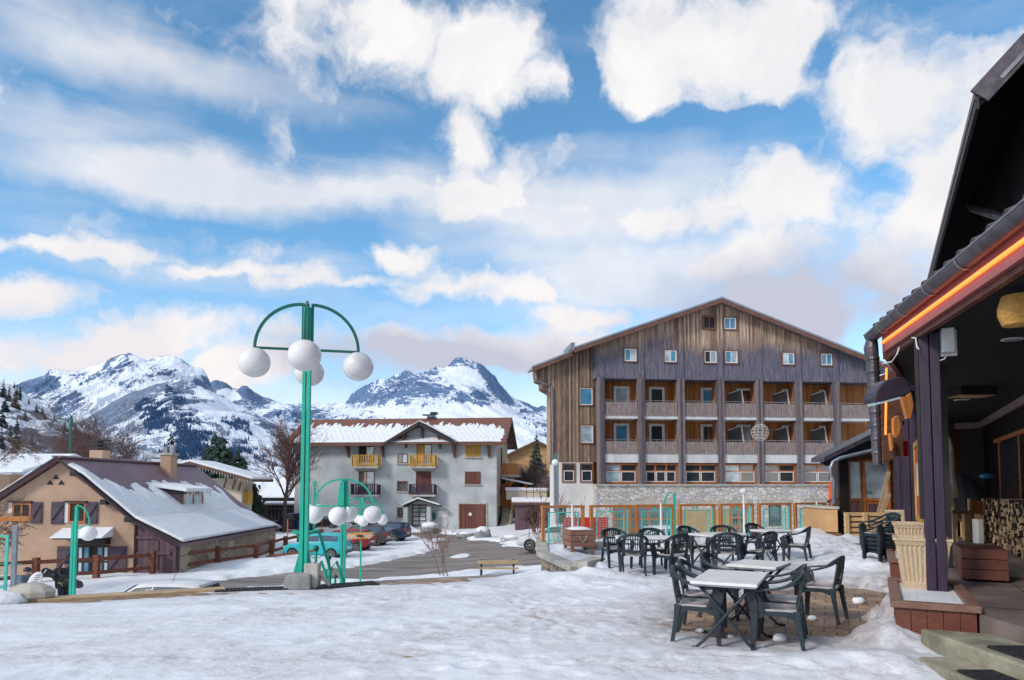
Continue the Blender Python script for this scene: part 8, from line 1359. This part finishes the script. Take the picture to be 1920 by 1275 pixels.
# ---- annex with glazed doors ----
ax = at(1568, 909, 21.2); AF = Frame((ax.x, ax.y, 0), R(2)); an = thing('annex', 'brown wooden annex with glazed double door under a small lean to roof', 'annex', (ax.x+2, 22, 0)); Ap = lambda x, y, n=0: AF.px(x, y, n)
w0 = Ap(1570, 900)[0]; w1 = w0+5.0; mb = MB(AF); mb.prism([(w0, 0), (w1, 0), (w1, Ap(1680, 805)[1]+1), (w0, Ap(1570, 858)[1])], 0, -.35); mb.build('wall', M['brown'], an)
for (x0, x1) in ((1570, 1586.5),): a, b_ = Ap(x0, 900)[0], Ap(x1, 900)[0]; MB(AF).box(a, b_, .002, .12, 0, Ap(1575, 860)[1]).build('corner_post', M['dark'], an)
zt_ = Ap(1620, 862)[1]; zm = Ap(1620, 936)[1]
for (x0, x1, lab) in ((1586.5, 1615.5, 'narrow fixed door leaf'), (1615.5, 1667, 'wide door leaf with handle')):
    a, b_ = Ap(x0, 900)[0], Ap(x1, 900)[0]; m_ = MB(AF); f_ = .07; m_.box(a, a+f_, .003, .08, .15, zt_); m_.box(b_-f_, b_, .003, .08, .15, zt_); m_.box(a+f_, b_-f_, .003, .078, zt_-f_, zt_); m_.box(a+f_, b_-f_, .003, .078, zm-.06, zm+.03); m_.box(a+f_, b_-f_, .003, .05, .15, zm-.061); d_ = m_.build('door', M['bframe'] if x0 < 1600 else M['orange'], an, label=lab)
    MB(AF).box(a+f_, b_-f_, .01, .04, zm+.03, zt_-f_).build('pane', M['glasscurt'], d_); MB(AF).box(a+f_+.08, b_-f_-.08, .051, .07, .3, zm-.14).build('panel', M['plumwood'], d_)
    if x0 > 1600: q = Ap(1620, 921); MB(AF).box(q[0]-.01, q[0]+.16, .085, .11, q[1]-.01, q[1]+.015).build('handle', M['zinc'], d_)
q0, q1 = Ap(1544, 866, .9), Ap(1665, 808, .9); mb = MB(AF); mb.prism([q0, q1, (q1[0], q1[1]+.16), (q0[0]+.02, q0[1]+.14)], .9, .1); ar_ = mb.build('roof', M['zincd'], an); mb = MB(AF); mb.prism([(q0[0]+.3, q0[1]-.12), (q1[0], q1[1]-.35), (q1[0], q1[1]-.004), (q0[0]+.1, q0[1]-.0)], .5, .44); mb.build('fascia', mk('dark_blue_fascia', (.02, .035, .06), (.015, .025, .04), 4, .5), ar_)
MB().tube([at(1644, 826, 20.2), at(1643, 838, 20.2), at(1634, 845, 20.2), at(1600, 853, 20.2), at(1575, 859, 20.2), at(1562, 866, 20.2), at(1557, 878, 20.2), at(1559, 890, 20.2), at(1564, 900, 20.3), at(1563, 945, 20.3)], .055, 10).build('drain_pipe', M['galv'], an, smooth=True)
# ochre wall with hand rail
a, b_ = at(1546, 909, 21.0), at(1584, 909, 20.4); t = thing('ochre_wall', 'ochre rendered low wall with brown hand rail beside the last mesh panel', 'wall', (a.x, 21, 0)); z = at(1560, 954, 20.8).z; m_ = MB(); x1_ = at(1566, 909, 20.8).x
m_.prism([(a.x, 21.0), (x1_, 20.7), (b_.x, 21.6), (b_.x, 22.6), (a.x, 22.6)], .32, z, axis='z'); m_.build('wall_body', M['ochre'], t); m_ = MB(); m_.prism([(a.x-.05, 20.94), (x1_+.02, 20.62), (b_.x+.06, 21.55), (b_.x+.06, 22.6), (a.x-.05, 22.6)], z+.002, z+.07, axis='z'); m_.build('coping', M['conc_pale'], t); m_ = MB(); m_.prism([(a.x, 20.97), (x1_+.05, 20.6), (b_.x+.1, 21.5), (b_.x+.1, 22.6), (a.x, 22.6)], .0, .3, axis='z'); m_.build('plinth', M['brown'], t)
m_ = MB(); m_.beam(at(1551, 941, 21.2), at(1581, 930, 21.2), .05, .07); [m_.beam(at(x, y, 21.2), at(x, y+13, 21.2), .03) for x, y in ((1556, 941), (1577, 933))]; m_.build('hand_rail', M['brown'], t)
# pallet, planks, black bundle, step, stick
pl0 = gnd(1585, 1021); pl1 = gnd(1670, 1021); PFm = Frame((pl0.x, pl0.y, 0), R(-2)); w_ = (pl1-pl0).length; t = thing('pallet', 'pale wooden pallet fence standing upright before the annex door', 'pallet', (pl0.x+.6, pl0.y, 0)); zt_ = at(1600, 961, pl0.y).z
for f in (0, .40, .86): MB(PFm).box(f*w_, f*w_+.12, -.04, .05, -.02, zt_).build('stile', M['pallet'], t, bevel=.008)
for k in range(6): z = .06+k*(zt_-.16)/5; MB(PFm).box(0, w_, -.065, -.041, z, z+.105).build('slat', M['pallet'], t, bevel=.005)
for (x0, y0, x1, y1, Y, w_, lab) in ((1646, 965, 1667, 884, 20.6, .10, 'taller raw plank leaning beside the annex door'), (1653, 965, 1667, 925, 20.3, .13, 'shorter raw plank leaning in front of the taller one'), (1626, 1001, 1690, 966, 13.6, .03, 'thin wooden stick leaning across the stacked chairs')): MB().beam(at(x0, y0, Y), at(x1, y1, Y), w_, .03, up=(0, 1, 0)).build('leaning_plank' if w_ > .05 else 'wooden_stick', M['plankw'], label=lab, cat='plank' if w_ > .05 else 'stick')
p_ = gnd(1583, 1015); mb = MB(); mb.sphere((p_.x, p_.y+.2, .42), 1, 12, 8, (.2, .2, .42)); r2 = random.Random(3); mb.v = [(x+r2.uniform(-.03, .03), y, z+r2.uniform(-.02, .02)) for x, y, z in mb.v]; mb.build('black_bundle', M['blackcloth'], label='black cloth bundle propped left of the wooden pallet', cat='bundle', smooth=True)
p_ = gnd(1628, 1036); t = thing('low_step', 'low brown wooden step with a dark mat in the snow before the stacked chairs', 'step', tuple(p_)); MB().box(p_.x-.3, p_.x+.55, p_.y, p_.y+.6, 0, .2).build('tread', M['planter'], t, bevel=.01); MB().box(p_.x-.28, p_.x+.5, p_.y+.03, p_.y+.57, .202, .225).build('mat', M['mat_'], t)
